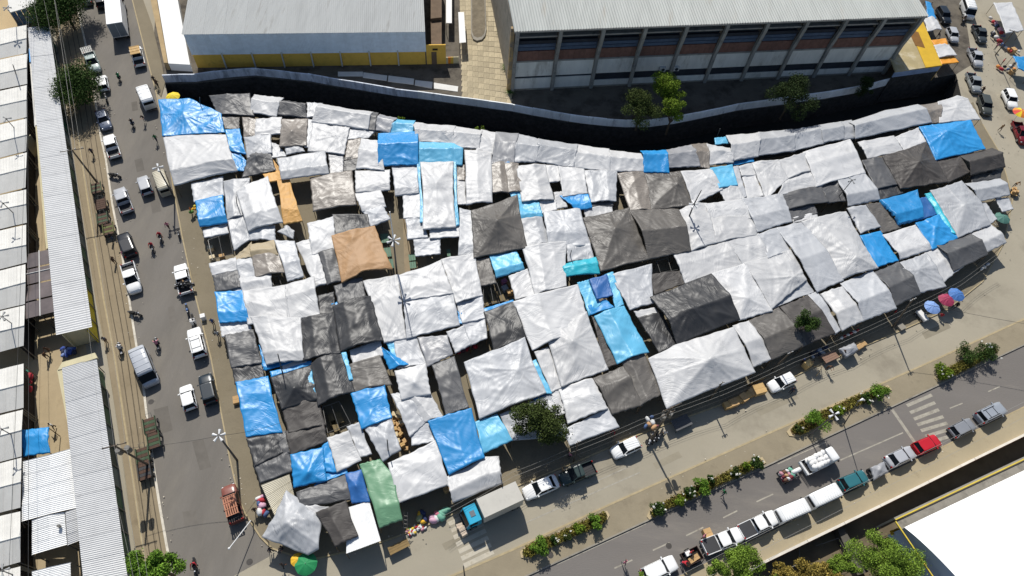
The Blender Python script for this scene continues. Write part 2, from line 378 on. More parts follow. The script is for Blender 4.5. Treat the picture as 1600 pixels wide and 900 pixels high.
for (s0, s1, s2), w in zip(SHEDS, _shed_words):
    ze, zr = 3.5, 4.25
    e0, e1 = Gs(s0, ze); r0, r1 = Gs(s1, zr); b0, b1 = Gs(s2, ze)
    root = empty('market_shed', ((e1.x + b1.x) / 2, (e1.y + b1.y) / 2, 0), 0, 'pale ridge roofed market shed, ' + w, 'shed', 'market sheds in a row beside the yard')
    roof_in_sheets(root, e0, e1, r1, r0, 7, 42, M_ROOFW, 0.02)
    roof_in_sheets(root, r0, r1, b1, b0, 7, 42, M_ROOFW, 0.02)
    cap = MB().tube([r0 + Vector((0, 0, .03)) - root.location, r1 + Vector((0, 0, .03)) - root.location], 0.07, 6); cap.build('ridge_cap', M_ROOFW, root)
    dr = (e1 - e0).normalized(); inset = dr * -0.5
    g = [b1 + inset, e1 + inset, r1 + inset]; o = root.location
    vs = [Vector((p.x, p.y, 0)) - o for p in g[:2]] + [p - o - Vector((0, 0, .08)) for p in (g[1], g[2], g[0])]
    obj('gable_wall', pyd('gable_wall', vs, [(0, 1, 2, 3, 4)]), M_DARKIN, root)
    for p in (e1, b1):
        MB().tube([Vector((p.x, p.y, 0)) + inset * .3 - o, Vector((p.x, p.y, ze - .06)) + inset * .3 - o], .06).build('post', M_STEEL, root)

def long_roof(px, z, n, waves, label, rim):
    a, b, c, d = Gs(px, z)                 # top-left, top-right, bottom-right, bottom-left
    root = empty('long_market_hall', ((a.x + c.x) / 2, (a.y + c.y) / 2, 0), 0, label, 'market hall')
    up = Vector((0, 0, .35))
    roof_in_sheets(root, a + up, d + up, c, b, n, waves, M_ROOFG, 0.032)
    dn = (c - b).normalized(); inw = (a - b).normalized() * 0.7
    f = b + inw; g = c + inw
    k = int((g - f).length / 2.6)
    mats = [mat('green_panel', (52, 92, 66), 0.6, 0.2, 0.8), mat('dark_green_panel', (40, 62, 56), 0.6, 0.2, 0.8), mat('grey_panel', (96, 110, 108), 0.6, 0.15, 0.8)]
    for i in range(k):
        p, q = f.lerp(g, i / k) + dn * .05, f.lerp(g, (i + 1) / k) - dn * .05
        m = mats[(0, 1, 0, 2, 1, 2)[(i * 7) % 6]] if not (rim == 0 and 0.86 < i / k < 0.97) else mat('yellow_panel', (206, 186, 30), 0.6, 0.2, 1.0)
        wall_box(root, 'stall_front', q, p, 0.12, 3.1, 0.1, m)
    for i in range(k + 1):
        p = f.lerp(g, i / k) - inw * .12
        wall_box(root, 'front_post', p - dn * .04, p + dn * .04, 0.1, z - .1, .09, M_STEEL)
    il = (b - a).normalized() * .6
    wall_box(root, 'back_wall', d + il, a + il, 0.1, z + .1, .12, M_CREAM)
    wall_box(root, 'end_wall', c + inw - dn * .5, d + il - dn * .5, 0.1, z - .15, .12, M_CREAM)
    return root, a, b, c, d
long_roof('45,46 77,40 144,511 90,526', 3.7, 16, 176, 'long grey corrugated hall roof from the street trees to the yellow shop front', 0)
root, a, b, c, d = long_roof('99,577 151,559 204,935 137,950', 3.7, 12, 132, 'long grey corrugated hall roof with cream parapet below the gateway', 1)
# cream parapet gutter round two sides of the second hall
for name, px, z in (('parapet', '89,578 100,577 122,676 109,680', 3.75), ('parapet', '90,578 97,566 148,551 152,559 99,576', 3.85)):
    o = slab(name, [v - root.location for v in Gs(px, z)], z - .35, z, M_CREAM, root)
r1 = empty('parapet_wall', G(58, 240), 0, 'cream gutter parapet beside the long grey hall', 'parapet')
for px in ('55,196 62,195 69,300 64,302', '64,302 71,301 80,386 72,389'):
    slab('parapet_section', [v - r1.location for v in Gs(px, 3.3)], 2.9, 3.3, M_CREAM, r1)
obj('parapet_foot', MB().box(-.1, .1, -1, 1, 0, 2.95).mesh('parapet_foot'), M_CREAM, r1)
t = empty('roof_patch', G(48, 88, 3.4), 0, 'bright blue sheet on the gutter beside the long hall', 'sheet')
slab('blue_sheet', [v - t.location for v in Gs('45,76 51,75 53,96 46,97', 3.5)], -.6, .1, mat('blue_sheet', (58, 150, 216), 0.5, 0.1), t)
t = empty('roof_patch', G(50, 105, 3.2), 0, 'pale gutter roof strip along the long hall edge', 'roof')
slab('gutter_strip', [v - t.location for v in Gs('43,52 49,50 60,196 54,198', 3.3)], -.4, .1, M_ROOFW, t)
# glazed brown canopy: panes and white beams
t = empty('glazed_canopy', G(62, 440), 0, 'dark brown glazed canopy with white beams between shed and hall', 'canopy')
q = Gs('43,396 80,388 87,488 39,500', 3.5); o = t.location
M_BRGL = mat('brown_glazing', (104, 94, 92), 0.28, 0.3, 0.5, spec=0.6, rand=0.12)
nu, nv = 2, 4
def bil(q, u, v): return q[0].lerp(q[1], u).lerp(q[3].lerp(q[2], u), v)
for i in range(nu):
    for j in range(nv):
        e = .012
        c4 = [bil(q, i / nu + e, j / nv + e), bil(q, (i + 1) / nu - e, j / nv + e), bil(q, (i + 1) / nu - e, (j + 1) / nv - e), bil(q, i / nu + e, (j + 1) / nv - e)]
        slab('pane', [p - o for p in c4], 3.5, 3.53, M_BRGL, t)
for a_, b_ in (((.5, 0), (.5, 1)), ((0, .33), (1, .33))):
    MB().tube([bil(q, *a_) - o + Vector((0, 0, .08)), bil(q, *b_) - o + Vector((0, 0, .08))], 0.07, 6).build('beam', M_ROOFW, t)
for u, v in ((0, 0), (1, 0), (1, 1), (0, 1), (.5, 1)):
    p = bil(q, u * .96 + .02, v * .96 + .02) - o; MB().tube([(p.x, p.y, 0), (p.x, p.y, 3.48)], .06).build('post', M_STEEL, t)
# double-pitched white roofs in the yard
def pitched(pxl, pxr, label, zr=3.9, ze=3.4, n=4, waves=34):
    l = Gs(pxl, ze); r = Gs(pxr, ze)       # left slope outline: outer-top, ridge-top, ridge-bottom, outer-bottom ; right: same from ridge
    M_ = mat('bright_roof_sheet', (248, 248, 246), .6, .06, .6, rand=.03); rt, rb = G(*PXS(pxl)[1], zr), G(*PXS(pxl)[2], zr)
    root = empty('yard_roof', ((l[0].x + r[1].x) / 2, (l[0].y + r[2].y) / 2, 0), 0, label, 'roof')
    roof_in_sheets(root, l[0], l[3], rb, rt, n, waves, M_, .04)
    roof_in_sheets(root, rt, rb, r[2], r[1], n, waves, M_, .04)
    for p in (l[0], l[3], r[1], r[2]):
        MB().tube([Vector((p.x, p.y, 0)) - root.location, Vector((p.x, p.y, ze - .05)) - root.location], .07).build('post', M_STEEL, root)
    return root
pitched('36,721 76,711 78,803 34,815', '76,711 114,700 122,793 78,803', 'large bright white double pitched roof in the yard')
v = pitched('50,813 75,805 77,859 50,867', '75,805 101,800 105,851 77,859', 'small white double pitched roof with a rooftop vent', n=3, waves=20)
p = G(94, 823, 3.75) - v.location; MB().tube([p, p + Vector((0, 0, .45))], .16, 8).build('vent', M_STEEL, v)
root = empty('yard_roof', G(115, 825), 0, 'narrow pale lean-to roof against the long hall', 'roof')
a, b, c, d = Gs('102,800 124,793 129,843 106,852', 3.5); roof_in_sheets(root, a, d, c, b, 3, 20, M_ROOFG, .04)
for p in (a, b, c, d): MB().tube([Vector((p.x, p.y, 0)) - root.location, Vector((p.x, p.y, 3.45)) - root.location], .06).build('post', M_STEEL, root)
pitched('50,893 78,886 80,950 50,958', '78,886 110,879 112,940 80,950', 'white double pitched roof cut by the lower picture edge', n=3, waves=24)
# small building behind the first shed
root = empty('yard_building', G(40, 25), 0, 'small building with blue glass front beside the bare sand', 'building')
a, b, c, d = Gs('8,-30 54,-30 58,8 15,20', 4.2); o = root.location
slab('roof', [p - o for p in (a, b, c, d)], 4.1, 4.25, M_ROOFW, root)
M_BGL = mat('blue_glass', (70, 110, 150), 0.2, 0.15, 0.6, spec=0.7)
for i in range(5):
    p, q = d.lerp(c, i / 5), d.lerp(c, (i + 1) / 5); e = (q - p).normalized() * .04
    wall_box(root, 'glass_panel', p + e, q - e, 1.6, 4.1, .1, M_BGL)
wall_box(root, 'base_wall', d, c, 0, 1.58, .1, M_CONCD)
wall_box(root, 'side_wall', c, b, 0, 4.09, .1, M_CONC)

# ------------------------------------------------------------------ warehouse with yellow wall
M_YEL = mat('yellow_wall', (236, 190, 84), 0.85, 0.12, 0.8, rand=0.04, dirt=((120, 92, 48), 0.8, 0.56, 0.5))
M_CLAD = mat('pale_metal_cladding', (236, 246, 255), 0.6, 0.1, 1.2, rand=0.05)
M_WCOL = mat('white_column', (206, 204, 196), 0.8, 0.1, 1.0)
A0, A1 = G(308, 106), G(697, 100)
dA = (A1 - A0).normalized(); nA = Vector((-dA.y, dA.x, 0))
root = empty('warehouse', A0, 0, 'warehouse with long stained metal roof and yellow lower wall', 'warehouse')
LA = (A1 - A0).length; HA = 6.9
lenA = LA * 0.92
p0, p1 = A0 - dA * 0.2 - nA * .35 + Vector((0, 0, HA)), A0 + dA * lenA - nA * .35 + Vector((0, 0, HA))
up = nA * 34 + Vector((0, 0, 3.2))
roof_in_sheets(root, p0, p1, p1 + up, p0 + up, 24, 24 * 5, M_ROOFA, 0.03)
nb = 8
for i in range(nb):
    a, b = A0 + dA * lenA * i / nb, A0 + dA * lenA * (i + 1) / nb
    wall_box(root, 'yellow_panel', a + dA * .12, b - dA * .12, 0, 2.75, .2, M_YEL)
    q0, q1 = a - nA * .12, b - nA * .12
    # cladding sheets
    for s in range(5):
        u0, u1 = q0.lerp(q1, s / 5), q0.lerp(q1, (s + 1) / 5)
        z0, z1 = Vector((0, 0, 2.75)), Vector((0, 0, HA - .1))
        vs = []; k = 8; fs = []
        for j in range(k + 1):
            w = -nA * (.03 if j % 2 else 0)
            vs += [u0.lerp(u1, j / k) + w + z0 - A0, u0.lerp(u1, j / k) + w + z1 - A0]
        for j in range(k): fs.append((2 * j, 2 * j + 2, 2 * j + 3, 2 * j + 1))
        obj('cladding_sheet', pyd('cladding_sheet', vs, fs), M_CLAD, root)
    if i: wall_box(root, 'column', a - dA * .1 - nA * .3, a + dA * .1 - nA * .3, 0, 3.1, .3, M_WCOL)
wall_box(root, 'yellow_panel', A0 + dA * (lenA + .02), A0 + dA * LA, 0, 4.0, .2, M_YEL)
wall_box(root, 'end_wall', A0 + dA * lenA, A0 + dA * lenA + nA * 30, 0, HA - .2, .2, mat('grey_end_wall', (90, 90, 92), 0.9, 0.2, 0.7))
wall_box(root, 'window', A0 + dA * (lenA + 1.1) - nA * .02, A0 + dA * (lenA + 2.0) - nA * .02, 2.9, 3.3, .1, M_DARKIN)
# white raised terrace beside the street, yellow/orange gate, concrete slabs along the wall
root = empty('white_terrace', G(270, 60), 0, 'dazzling white raised terrace between street and stained metal roof', 'terrace')
slab('terrace_top', [p - root.location for p in Gs('241,-30 272,-30 297,101 263,99', 1.45)], 0, 1.45, mat('white_floor', (245, 244, 240), 0.8, 0.02, 0.4, rand=0), root)
slab('parapet', [p - root.location for p in Gs('229,-30 240,-30 262,98 256,98', 1.5)], 0, 1.5, mat('tan_parapet', (176, 152, 112), 0.9, 0.15, 0.6), root)
root = empty('gate', G(745, 98), 0, 'cream and orange gate wall at the end of the yellow warehouse', 'gate')
g0, g1 = G(692, 100), G(717, 99); dg = (g1 - g0)
for i, m in enumerate((M_CREAM, M_CREAM, mat('orange_door', (226, 134, 26), 0.6, 0.1), mat('ochre_door', (214, 176, 60), 0.6, 0.1), M_CREAM, M_CREAM)):
    wall_box(root, 'gate_panel', g0 + dg * (i / 6), g0 + dg * ((i + 1) / 6 - .01), 0, 1.35, .15, m)
M_SLABW = mat('pale_slab', (226, 224, 218), 0.85, 0.08, 0.8, rand=0.06)
for i, px in enumerate(('528,112 567,112 567,119 528,119', '568,113 605,118 604,126 567,121', '607,118 647,123 646,132 606,127', '649,125 676,128 675,138 648,133', '678,129 716,135 715,143 678,138')):
    t = struct(slab('path', Gs(px, .1), 0.0, .1, M_SLABW))
# paved alley: rows of stone slabs laid one by one
M_FLAG = mat('flagstone', (186, 172, 142), 0.9, 0.2, 0.6, rand=0.16, dirt=((110, 98, 78), 0.7, 0.52, 0.6))
alley = empty('alley_paving', G(755, 90)); struct(alley)
fl = slab('flagstone', [Vector((-.62, -.92)), Vector((.62, -.92)), Vector((.62, .92)), Vector((-.62, .92))], 0, .04, M_FLAG, alley).data
bpy.data.objects.remove(bpy.data.objects['flagstone'])
AQ = Gs('717,-45 796,-45 800,165 722,152', 0)
nx, ny = 9, 26
for i in range(nx):
    for j in range(ny):
        p = bil(AQ, (i + .5) / nx, (j + .5) / ny); d0 = bil(AQ, 1, (j + .5) / ny) - bil(AQ, 0, (j + .5) / ny)
        o = obj('flagstone', fl, None, alley, p - alley.location + Vector((0, 0, R.uniform(-.01, .012)))); o.rotation_euler.z = math.atan2(d0.y, d0.x) + R.uniform(-.02, .02)
        o.scale = (d0.length / nx / 1.28, (AQ[0] - AQ[3]).length / ny / 1.9, 1)
for k, (px, w) in enumerate((('697,-30 706,-30 706,36 697,36', 'longer white canopy strip reaching the picture edge in the paved alley'), ('716,19 725,19 728,66 718,67', 'shorter free standing white canopy strip in the paved alley'))):
    t = empty('canopy', G(*PXS(px)[2]), 0, w, 'canopy', 'white canopies in the paved alley'); q = Gs(px, 2.4)
    slab('canopy_top', [p - t.location for p in q], 2.3, 2.42, mat('white_floor', (245, 244, 240)), t)
    for p in q: MB().tube([Vector((p.x, p.y, 0)) - t.location, Vector((p.x, p.y, 2.3)) - t.location], .05).build('post', M_STEEL, t)
isl = Gs('736,-40 757,-40 760,48 758,58 753,64 745,66 739,63 736,55'); t = empty('planter_island', G(748, 20), 0, 'round ended raised planter island in the paved alley', 'planter')
slab('planter_kerb', [p - t.location for p in isl], 0, .35, M_CONC, t)
c_ = sum((p for p in isl), Vector()) / len(isl)
slab('planter_soil', [(p - c_) * .86 + c_ - t.location for p in isl], .3, .37, mat('grey_soil', (120, 110, 92), 0.95, 0.3, 1.2), t)
t = empty('stair_tower', G(680, 40), 0, 'brown flat roofed strip building beside the warehouse end wall', 'building')
for px, z in (('673,-30 690,-30 690,27 673,29', 3.2), ('673,34 690,33 690,80 674,82', 2.6)):
    slab('roof', [p - t.location for p in Gs(px, z)], 0, z, mat('brown_roof', (112, 94, 76), 0.9, 0.25, 0.7), t)

# ------------------------------------------------------------------ tall hall with brick bands
B0 = G(800, 142); dB = (G(1193, 123) - B0).normalized(); nB = Vector((-dB.y, dB.x, 0)); LB = 70.0; HB = 12.9
root = empty('exhibition_hall', B0, 0, 'tall hall with ribbed metal roof, concrete piers and brick bands', 'hall')
M_BRICK = mat('terracotta_blocks', (126, 92, 80), 0.9, 0.2, 1.5, rand=0.08)
M_WPAN = mat('white_hall_panel', (228, 226, 218), 0.85, 0.12, 0.6, rand=0.09, dirt=((150, 140, 124), .45, .52, .6), stretch=(1, 1, .3))
M_VOID = mat('hall_void', (46, 50, 58), 0.9, 0.3, 0.6, rand=0)
M_PIER = mat('pier_concrete', (150, 148, 142), 0.9, 0.12, 0.8, rand=0.04, dirt=((84, 84, 84), .6, .52, .6))
M_BLUEW = mat('bluish_louvre', (76, 92, 114), 0.7, 0.2, 1.2, rand=0.1)
p0, p1 = B0 - dB * .6 - nB * 1.3 + Vector((0, 0, HB)), B0 + dB * 69.9 - nB * 1.3 + Vector((0, 0, HB))
up = nB * 40 + Vector((0, 0, 3.0))
roof_in_sheets(root, p0, p1, p1 + up, p0 + up, 40, 40 * 4, M_ROOFB, 0.045)
MB().box(0, 70.4, -.1, .1, -.28, -.04, Matrix.Translation(p0 - B0) @ Matrix.Rotation(math.atan2(dB.y, dB.x), 4, 'Z')).build('fascia', M_PIER, root)
nb = 10; bw = 6.93
for i in range(nb):
    a, b = B0 + dB * (bw * i + .3), B0 + dB * (bw * (i + 1) - .3)
    wall_box(root, 'base_wall', a, b, 0, .35, .3, M_CONC)
    wall_box(root, 'wall_panel', a, b, .36, 2.55 if i < 2 else 1.5, .25, M_WPAN)
    wall_box(root, 'window_band', a + nB * .12, b + nB * .12, 2.56 if i < 2 else 1.51, 2.95, .2, M_VOID)
    wall_box(root, 'wall_panel', a, b, 2.96, 5.9, .25, M_WPAN)
    wall_box(root, 'sill_band', a - nB * .08, b - nB * .08, 5.91, 6.2, .3, M_PIER)
    # brick courses in blocks
    for s in range(7):
        u0, u1 = a.lerp(b, s / 7), a.lerp(b, (s + 1) / 7)
        wall_box(root, 'brick_block', u0 + dB * .015 - nB * R.uniform(0, .025), u1 - dB * .015 - nB * R.uniform(0, .025), 6.22, 8.05, .25, M_BRICK)
    for s in range(3):
        z = 8.2 + s * .72
        wall_box(root, 'louvre', a - nB * (.1 * s), b - nB * (.1 * s), z, z + .55, .2, M_BLUEW if s < 2 else M_VOID)
    wall_box(root, 'void_band', a + nB * .35, b + nB * .35, 8.06, HB - .2, .2, M_VOID)
    wall_box(root, 'ledge', a - nB * .5, b - nB * .5, 11.0, 11.25, .8, M_PIER)
for i in range(nb + 1):
    c = B0 + dB * (bw * i)
    # pier: straight leg, then the bracket leaning out to the eave
    prof = [(0, 0), (.42, 0), (.5, 6.2), (1.25, 11.2), (1.3, HB - .3), (.8, HB - .3), (.75, 11.4), (.0, 7.0)]
    vs = []; fs = []; n = len(prof)
    for sd in (-.28, .28):
        for y, z in prof: vs.append(c + dB * sd - nB * y + Vector((0, 0, z)) - B0)
    fs = [tuple(range(n)), tuple(range(2 * n - 1, n - 1, -1))] + [(i2, n + i2, n + (i2 + 1) % n, (i2 + 1) % n) for i2 in range(n)]
    obj('pier', pyd('pier', vs, fs), M_PIER, root)
wall_box(root, 'end_wall', B0 - dB * .25, B0 - dB * .25 + nB * 30, 0, HB - .3, .3, M_CONC)
wall_box(root, 'end_wall', B0 + dB * (bw * nb + .28) + nB * 30, B0 + dB * (bw * nb + .28), 0, HB - .3, .3, M_PIER)
wall_box(root, 'corner_pier', B0 - dB * .9 - nB * .1, B0 - dB * .3 - nB * .1, 0, HB - .4, .6, mat('yellow_stained_pier', (190, 160, 110), 0.9, 0.2, 0.5, dirt=((120, 118, 116), .4, .45, .9)))
for px, w in (((1031, 108), 'air conditioner box on the hall wall nearer the alley'), ((1052, 107), 'air conditioner box on the hall wall above the bright tree')):
    v = (G(px[0], px[1], 2.6)); al = (v - B0).dot(dB); q = B0 + dB * al - nB * .3
    t = empty('air_conditioner', q + Vector((0, 0, 3.1)), math.atan2(dB.y, dB.x), w, 'air conditioner', 'air conditioners on the hall wall')
    MB().box(-.5, .5, -.25, .3, 0, .75).build('casing', mat('ac_casing', (200, 200, 196), 0.6), t)
    MB().tube([(0, -.26, .38), (0, -.29, .38)], .3, 12).build('fan_grille', M_VOID, t)
    MB().box(-.45, -.38, -.2, .3, -.25, 0).box(.38, .45, -.2, .3, -.25, 0).build('bracket', M_STEEL, t)
# annex at the street corner with ochre roof
root = empty('annex', G(1430, 110), 0, 'flat roofed ochre and concrete annex at the end of the hall', 'annex'); o = root.location; zA = 3.4
c0, c1 = G(1399, 112, zA), G(1472, 102, zA); bk = (G(1443, 36, zA) - c1)
slab('concrete_roof', [p - o for p in (c0, c0.lerp(c1, .64), c0.lerp(c1, .64) + bk * 1.1, c0 + bk * 1.1)], zA - .2, zA, mat('pale_roof_concrete', (176, 160, 120), 0.9, 0.15, 0.4, dirt=((210, 200, 176), 0.35, 0.5, 0.8)), root)
slab('ochre_roof', [p - o for p in (c0.lerp(c1, .645), c1, c1 + bk * 1.1, c0.lerp(c1, .645) + bk * 1.1)], zA - .2, zA + .03, mat('ochre_roof', (206, 166, 40), 0.85, 0.12, 0.6), root)
slab('painted_shadow', [p - o for p in (c0.lerp(c1, .62) + bk * .5, c0.lerp(c1, .8) + bk * .42, c0.lerp(c1, .8) + bk * .8, c0.lerp(c1, .6) + bk * .9)], zA + .03, zA + .05, mat('roof_shadow_brown', (132, 92, 40), 0.9, 0.2, 0.7), root)  # shadow across the ochre roof, painted on as a brown shape
M_ANX = mat('pale_blue_wall', (150, 168, 198), 0.85, 0.12, 0.7, dirt=((80, 92, 112), .5, .55, .5))
wall_box(root, 'painted_wall', c0 + (c1 - c0).normalized() * .1, c1 - (c1 - c0).normalized() * .1, 2.1, zA - .21, .2, M_ANX)
wall_box(root, 'lower_wall', c0 + (c1 - c0).normalized() * .12, c1 - (c1 - c0).normalized() * .12, -3.9, 2.09, .2, M_STONE)
wall_box(root, 'side_wall', c1, c1 + bk, 0, zA - .21, .2, M_YEL)

# ------------------------------------------------------------------ vaulted white hall across the canal
root = empty('vaulted_hall', G(1500, 850), 0, 'big brilliant white vaulted roof with yellow edged gutter wall across the canal', 'hall'); o = root.location
zE = 4.2
E0, E1 = G(1413, 824, zE), G(1600, 735, zE); dV = (E1 - E0).normalized(); nV = Vector((dV.y, -dV.x, 0)); LV = 70; WV = 26; RV = 3.6
vs = []; fs = []; k = 24
for i in range(k + 1):
    u = i / k; z = zE + RV * (1 - (2 * u - 1) ** 2) ** 0.9
    p = E0 + nV * WV * u; p.z = z; vs += [p - o, p + dV * LV - o]
for i in range(k): fs.append((2 * i, 2 * i + 2, 2 * i + 3, 2 * i + 1))
me = pyd('roof', vs, fs, True)
if me.polygons[k // 2].normal.z < 0: me.flip_normals()
obj('roof', me, mat('brilliant_white_roof', (252, 252, 250), 0.6, 0.03, 0.15, rand=0), root)
vs = [];
for i in range(k + 1):
    u = i / k; z = zE - .06 + RV * (1 - (2 * u - 1) ** 2) ** 0.9
    p = E0 + nV * WV * u + dV * .35; vs += [Vector((p.x, p.y, 0)) - o, Vector((p.x, p.y, z)) - o]
obj('end_wall', pyd('end_wall', vs, [(2 * i, 2 * i + 1, 2 * i + 3, 2 * i + 2) for i in range(k)]), mat('shade_blue_end_wall', (170, 190, 220), 0.7, 0.06, 0.4), root)  # bluish tint of the shaded end put into the wall colour
g0 = E0 - nV * .9 - dV * .35
slab('gutter', [p - o for p in (g0, g0 + dV * LV, g0 + dV * LV + nV * .95, g0 + nV * .95)], zE - .45, zE - .28, M_CONC, root)
wall_box(root, 'gutter_wall', g0 - nV * .2, g0 - nV * .2 + dV * LV, 0, zE - .1, .2, mat('grey_render', (150, 146, 136), .9, .15, .5))
slab('yellow_edge', [p - o for p in (g0 - nV * .22, g0 - nV * .22 + dV * LV, g0 - nV * .09 + dV * LV, g0 - nV * .09)], zE - .098, zE - .05, mat('yellow_edge', (214, 188, 70), .8, .1), root)
slab('yellow_edge', [p - o for p in (g0 - dV * .02, g0 + nV * 24, g0 + nV * 24 - dV * .14, g0 - dV * .16)], zE - .2, zE - .05, mat('yellow_edge', (214, 188, 70)), root)
t = empty('loading_ramp', G(1402, 838), 0, 'small ochre steel landing against the vaulted hall corner', 'landing'); o = t.location
slab('landing', [p - o for p in Gs('1391,829 1412,823 1416,830 1393,836', 1.4)], 1.25, 1.4, mat('ochre_steel', (206, 160, 40), .7, .1), t)
for px in ((1393, 830), (1411, 826)): p = G(*px, 0) - o; MB().tube([(p.x, p.y, -.2), (p.x, p.y, 1.3)], .06).build('post', M_STEEL, t)
# canal parapet, cross wall, railings
root = empty('canal_parapet', G(1373, 794), 0, 'low white topped parapet with reddish flank along the canal edge', 'parapet'); o = root.location
cp = [G(x, y) for x, y in C_UP]
pts = []
for i in range(len(cp) - 1):
    n = max(1, int((cp[i + 1] - cp[i]).length / 5.2))
    pts += [cp[i].lerp(cp[i + 1], j / n) for j in range(n)]
M_PARA = mat('white_parapet', (226, 218, 204), .85, .1, .8, dirt=((170, 140, 116), .7, .58, .6)); M_RED = mat('red_flank', (132, 62, 44), .9, .2, .8)
for i in range(len(pts) - 1):
    d = (pts[i + 1] - pts[i]).normalized() * .02
    wall_box(root, 'parapet_section', pts[i] + d, pts[i + 1] - d, .0, .62, .28, M_PARA)
    n = Vector((d.y, -d.x, 0)).normalized() * .06
    wall_box(root, 'parapet_flank', pts[i] + d + n, pts[i + 1] - d + n, -.5, .5, .055, M_RED)
t = empty('canal_beam', G(1345, 862), 0, 'grey concrete beam crossing the canal below the parapet', 'beam'); o = t.location
slab('beam', [p - o for p in Gs('1309,828 1318,824 1358,893 1340,899', -.4)], -1.6, -.4, M_CONCD, t)
t = empty('pipe_rail', G(1300, 850), 0, 'thin grey pipe railing hanging in the shaded canal', 'railing'); o = t.location
MB().tube([p - o for p in (G(1275, 853, -.6), G(1310, 841, -.6), G(1320, 858, -.6))], .05).build('rail', M_STEEL, t)
MB().tube([p - o for p in (G(1222, 893, -1), G(1250, 880, -1), G(1249, 858, -1))], .05).build('rail', M_STEEL, t)

M_PATCH = mat('asphalt_patch', (113, 108, 101), .9, .12, .8, rand=.12, spec=.2)
for px in ('232,300 246,297 252,330 238,334', '262,480 272,478 276,505 266,508', '240,640 262,634 270,672 248,679', '300,690 318,686 330,730 312,735', '210,250 222,247 226,266 214,269', '285,800 306,796 310,818 289,822', '205,160 214,158 216,172 207,174'):
    struct(sheet('road_patch', Gs(px), 0.0085, M_PATCH))
for px in ('1180,640 1240,612 1248,622 1188,650', '1020,724 1060,705 1066,714 1026,733', '690,850 716,838 722,848 696,860', '1440,520 1480,503 1486,512 1446,530'):
    struct(sheet('road_patch', Gs(px), 0.0045, mat('pale_patch', (150, 142, 124), .9, .1, .8, rand=.08, spec=.2)))
M_HOLE = mat('manhole_iron', (70, 66, 62), .7, .2, 2.0, rand=0)
for c, z in (((390, 878), .012), ((236, 628), .012), ((1045, 853), .012), ((860, 868), .15)):
    p = G(*c); struct(sheet('manhole_cover', [Vector((p.x + .35 * math.cos(k * .524), p.y + .35 * math.sin(k * .524), 0)) for k in range(12)], z, M_HOLE))
# ------------------------------------------------------------------ the tarps over the stalls
TC = {  # colour code: (rgb, roughness, specular, metallic)
 'W': ((201, 201, 201), .48, .45, 0), 'S': ((183, 185, 188), .46, .5, 0), 'G': ((154, 155, 158), .42, .5, 0), 'P': ((136, 128, 119), .42, .5, 0),
 'D': ((92, 92, 93), .47, .42, 0), 'T': ((100, 96, 91), .47, .42, 0), 'K': ((60, 60, 61), .46, .45, 0), 'M': ((78, 74, 71), .55, .3, 0),
 'B': ((44, 144, 208), .4, .45, 0), 'C': ((104, 188, 226), .42, .45, 0), 'N': ((48, 102, 166), .48, .4, 0), 'L': ((52, 188, 208), .42, .45, 0),
 'O': ((176, 138, 98), .55, .3, 0), 'Y': ((220, 170, 100), .55, .3, 0), 'E': ((108, 152, 118), .42, .45, 0), 'R': ((178, 162, 132), .55, .3, 0), 'X': ((236, 160, 50), .5, .4, 0)}
TN = {'W': 'whitish_silver_tarp', 'S': 'silver_tarp', 'G': 'grey_tarp', 'P': 'taupe_tarp', 'D': 'charcoal_tarp', 'T': 'brown_grey_tarp', 'K': 'black_tarp', 'M': 'matt_black_tarp',
      'B': 'blue_tarp', 'C': 'sky_blue_tarp', 'N': 'navy_tarp', 'L': 'turquoise_tarp', 'O': 'orange_tarp', 'Y': 'amber_tarp', 'E': 'green_tarp', 'R': 'beige_tarp', 'X': 'bright_orange_tarp'}
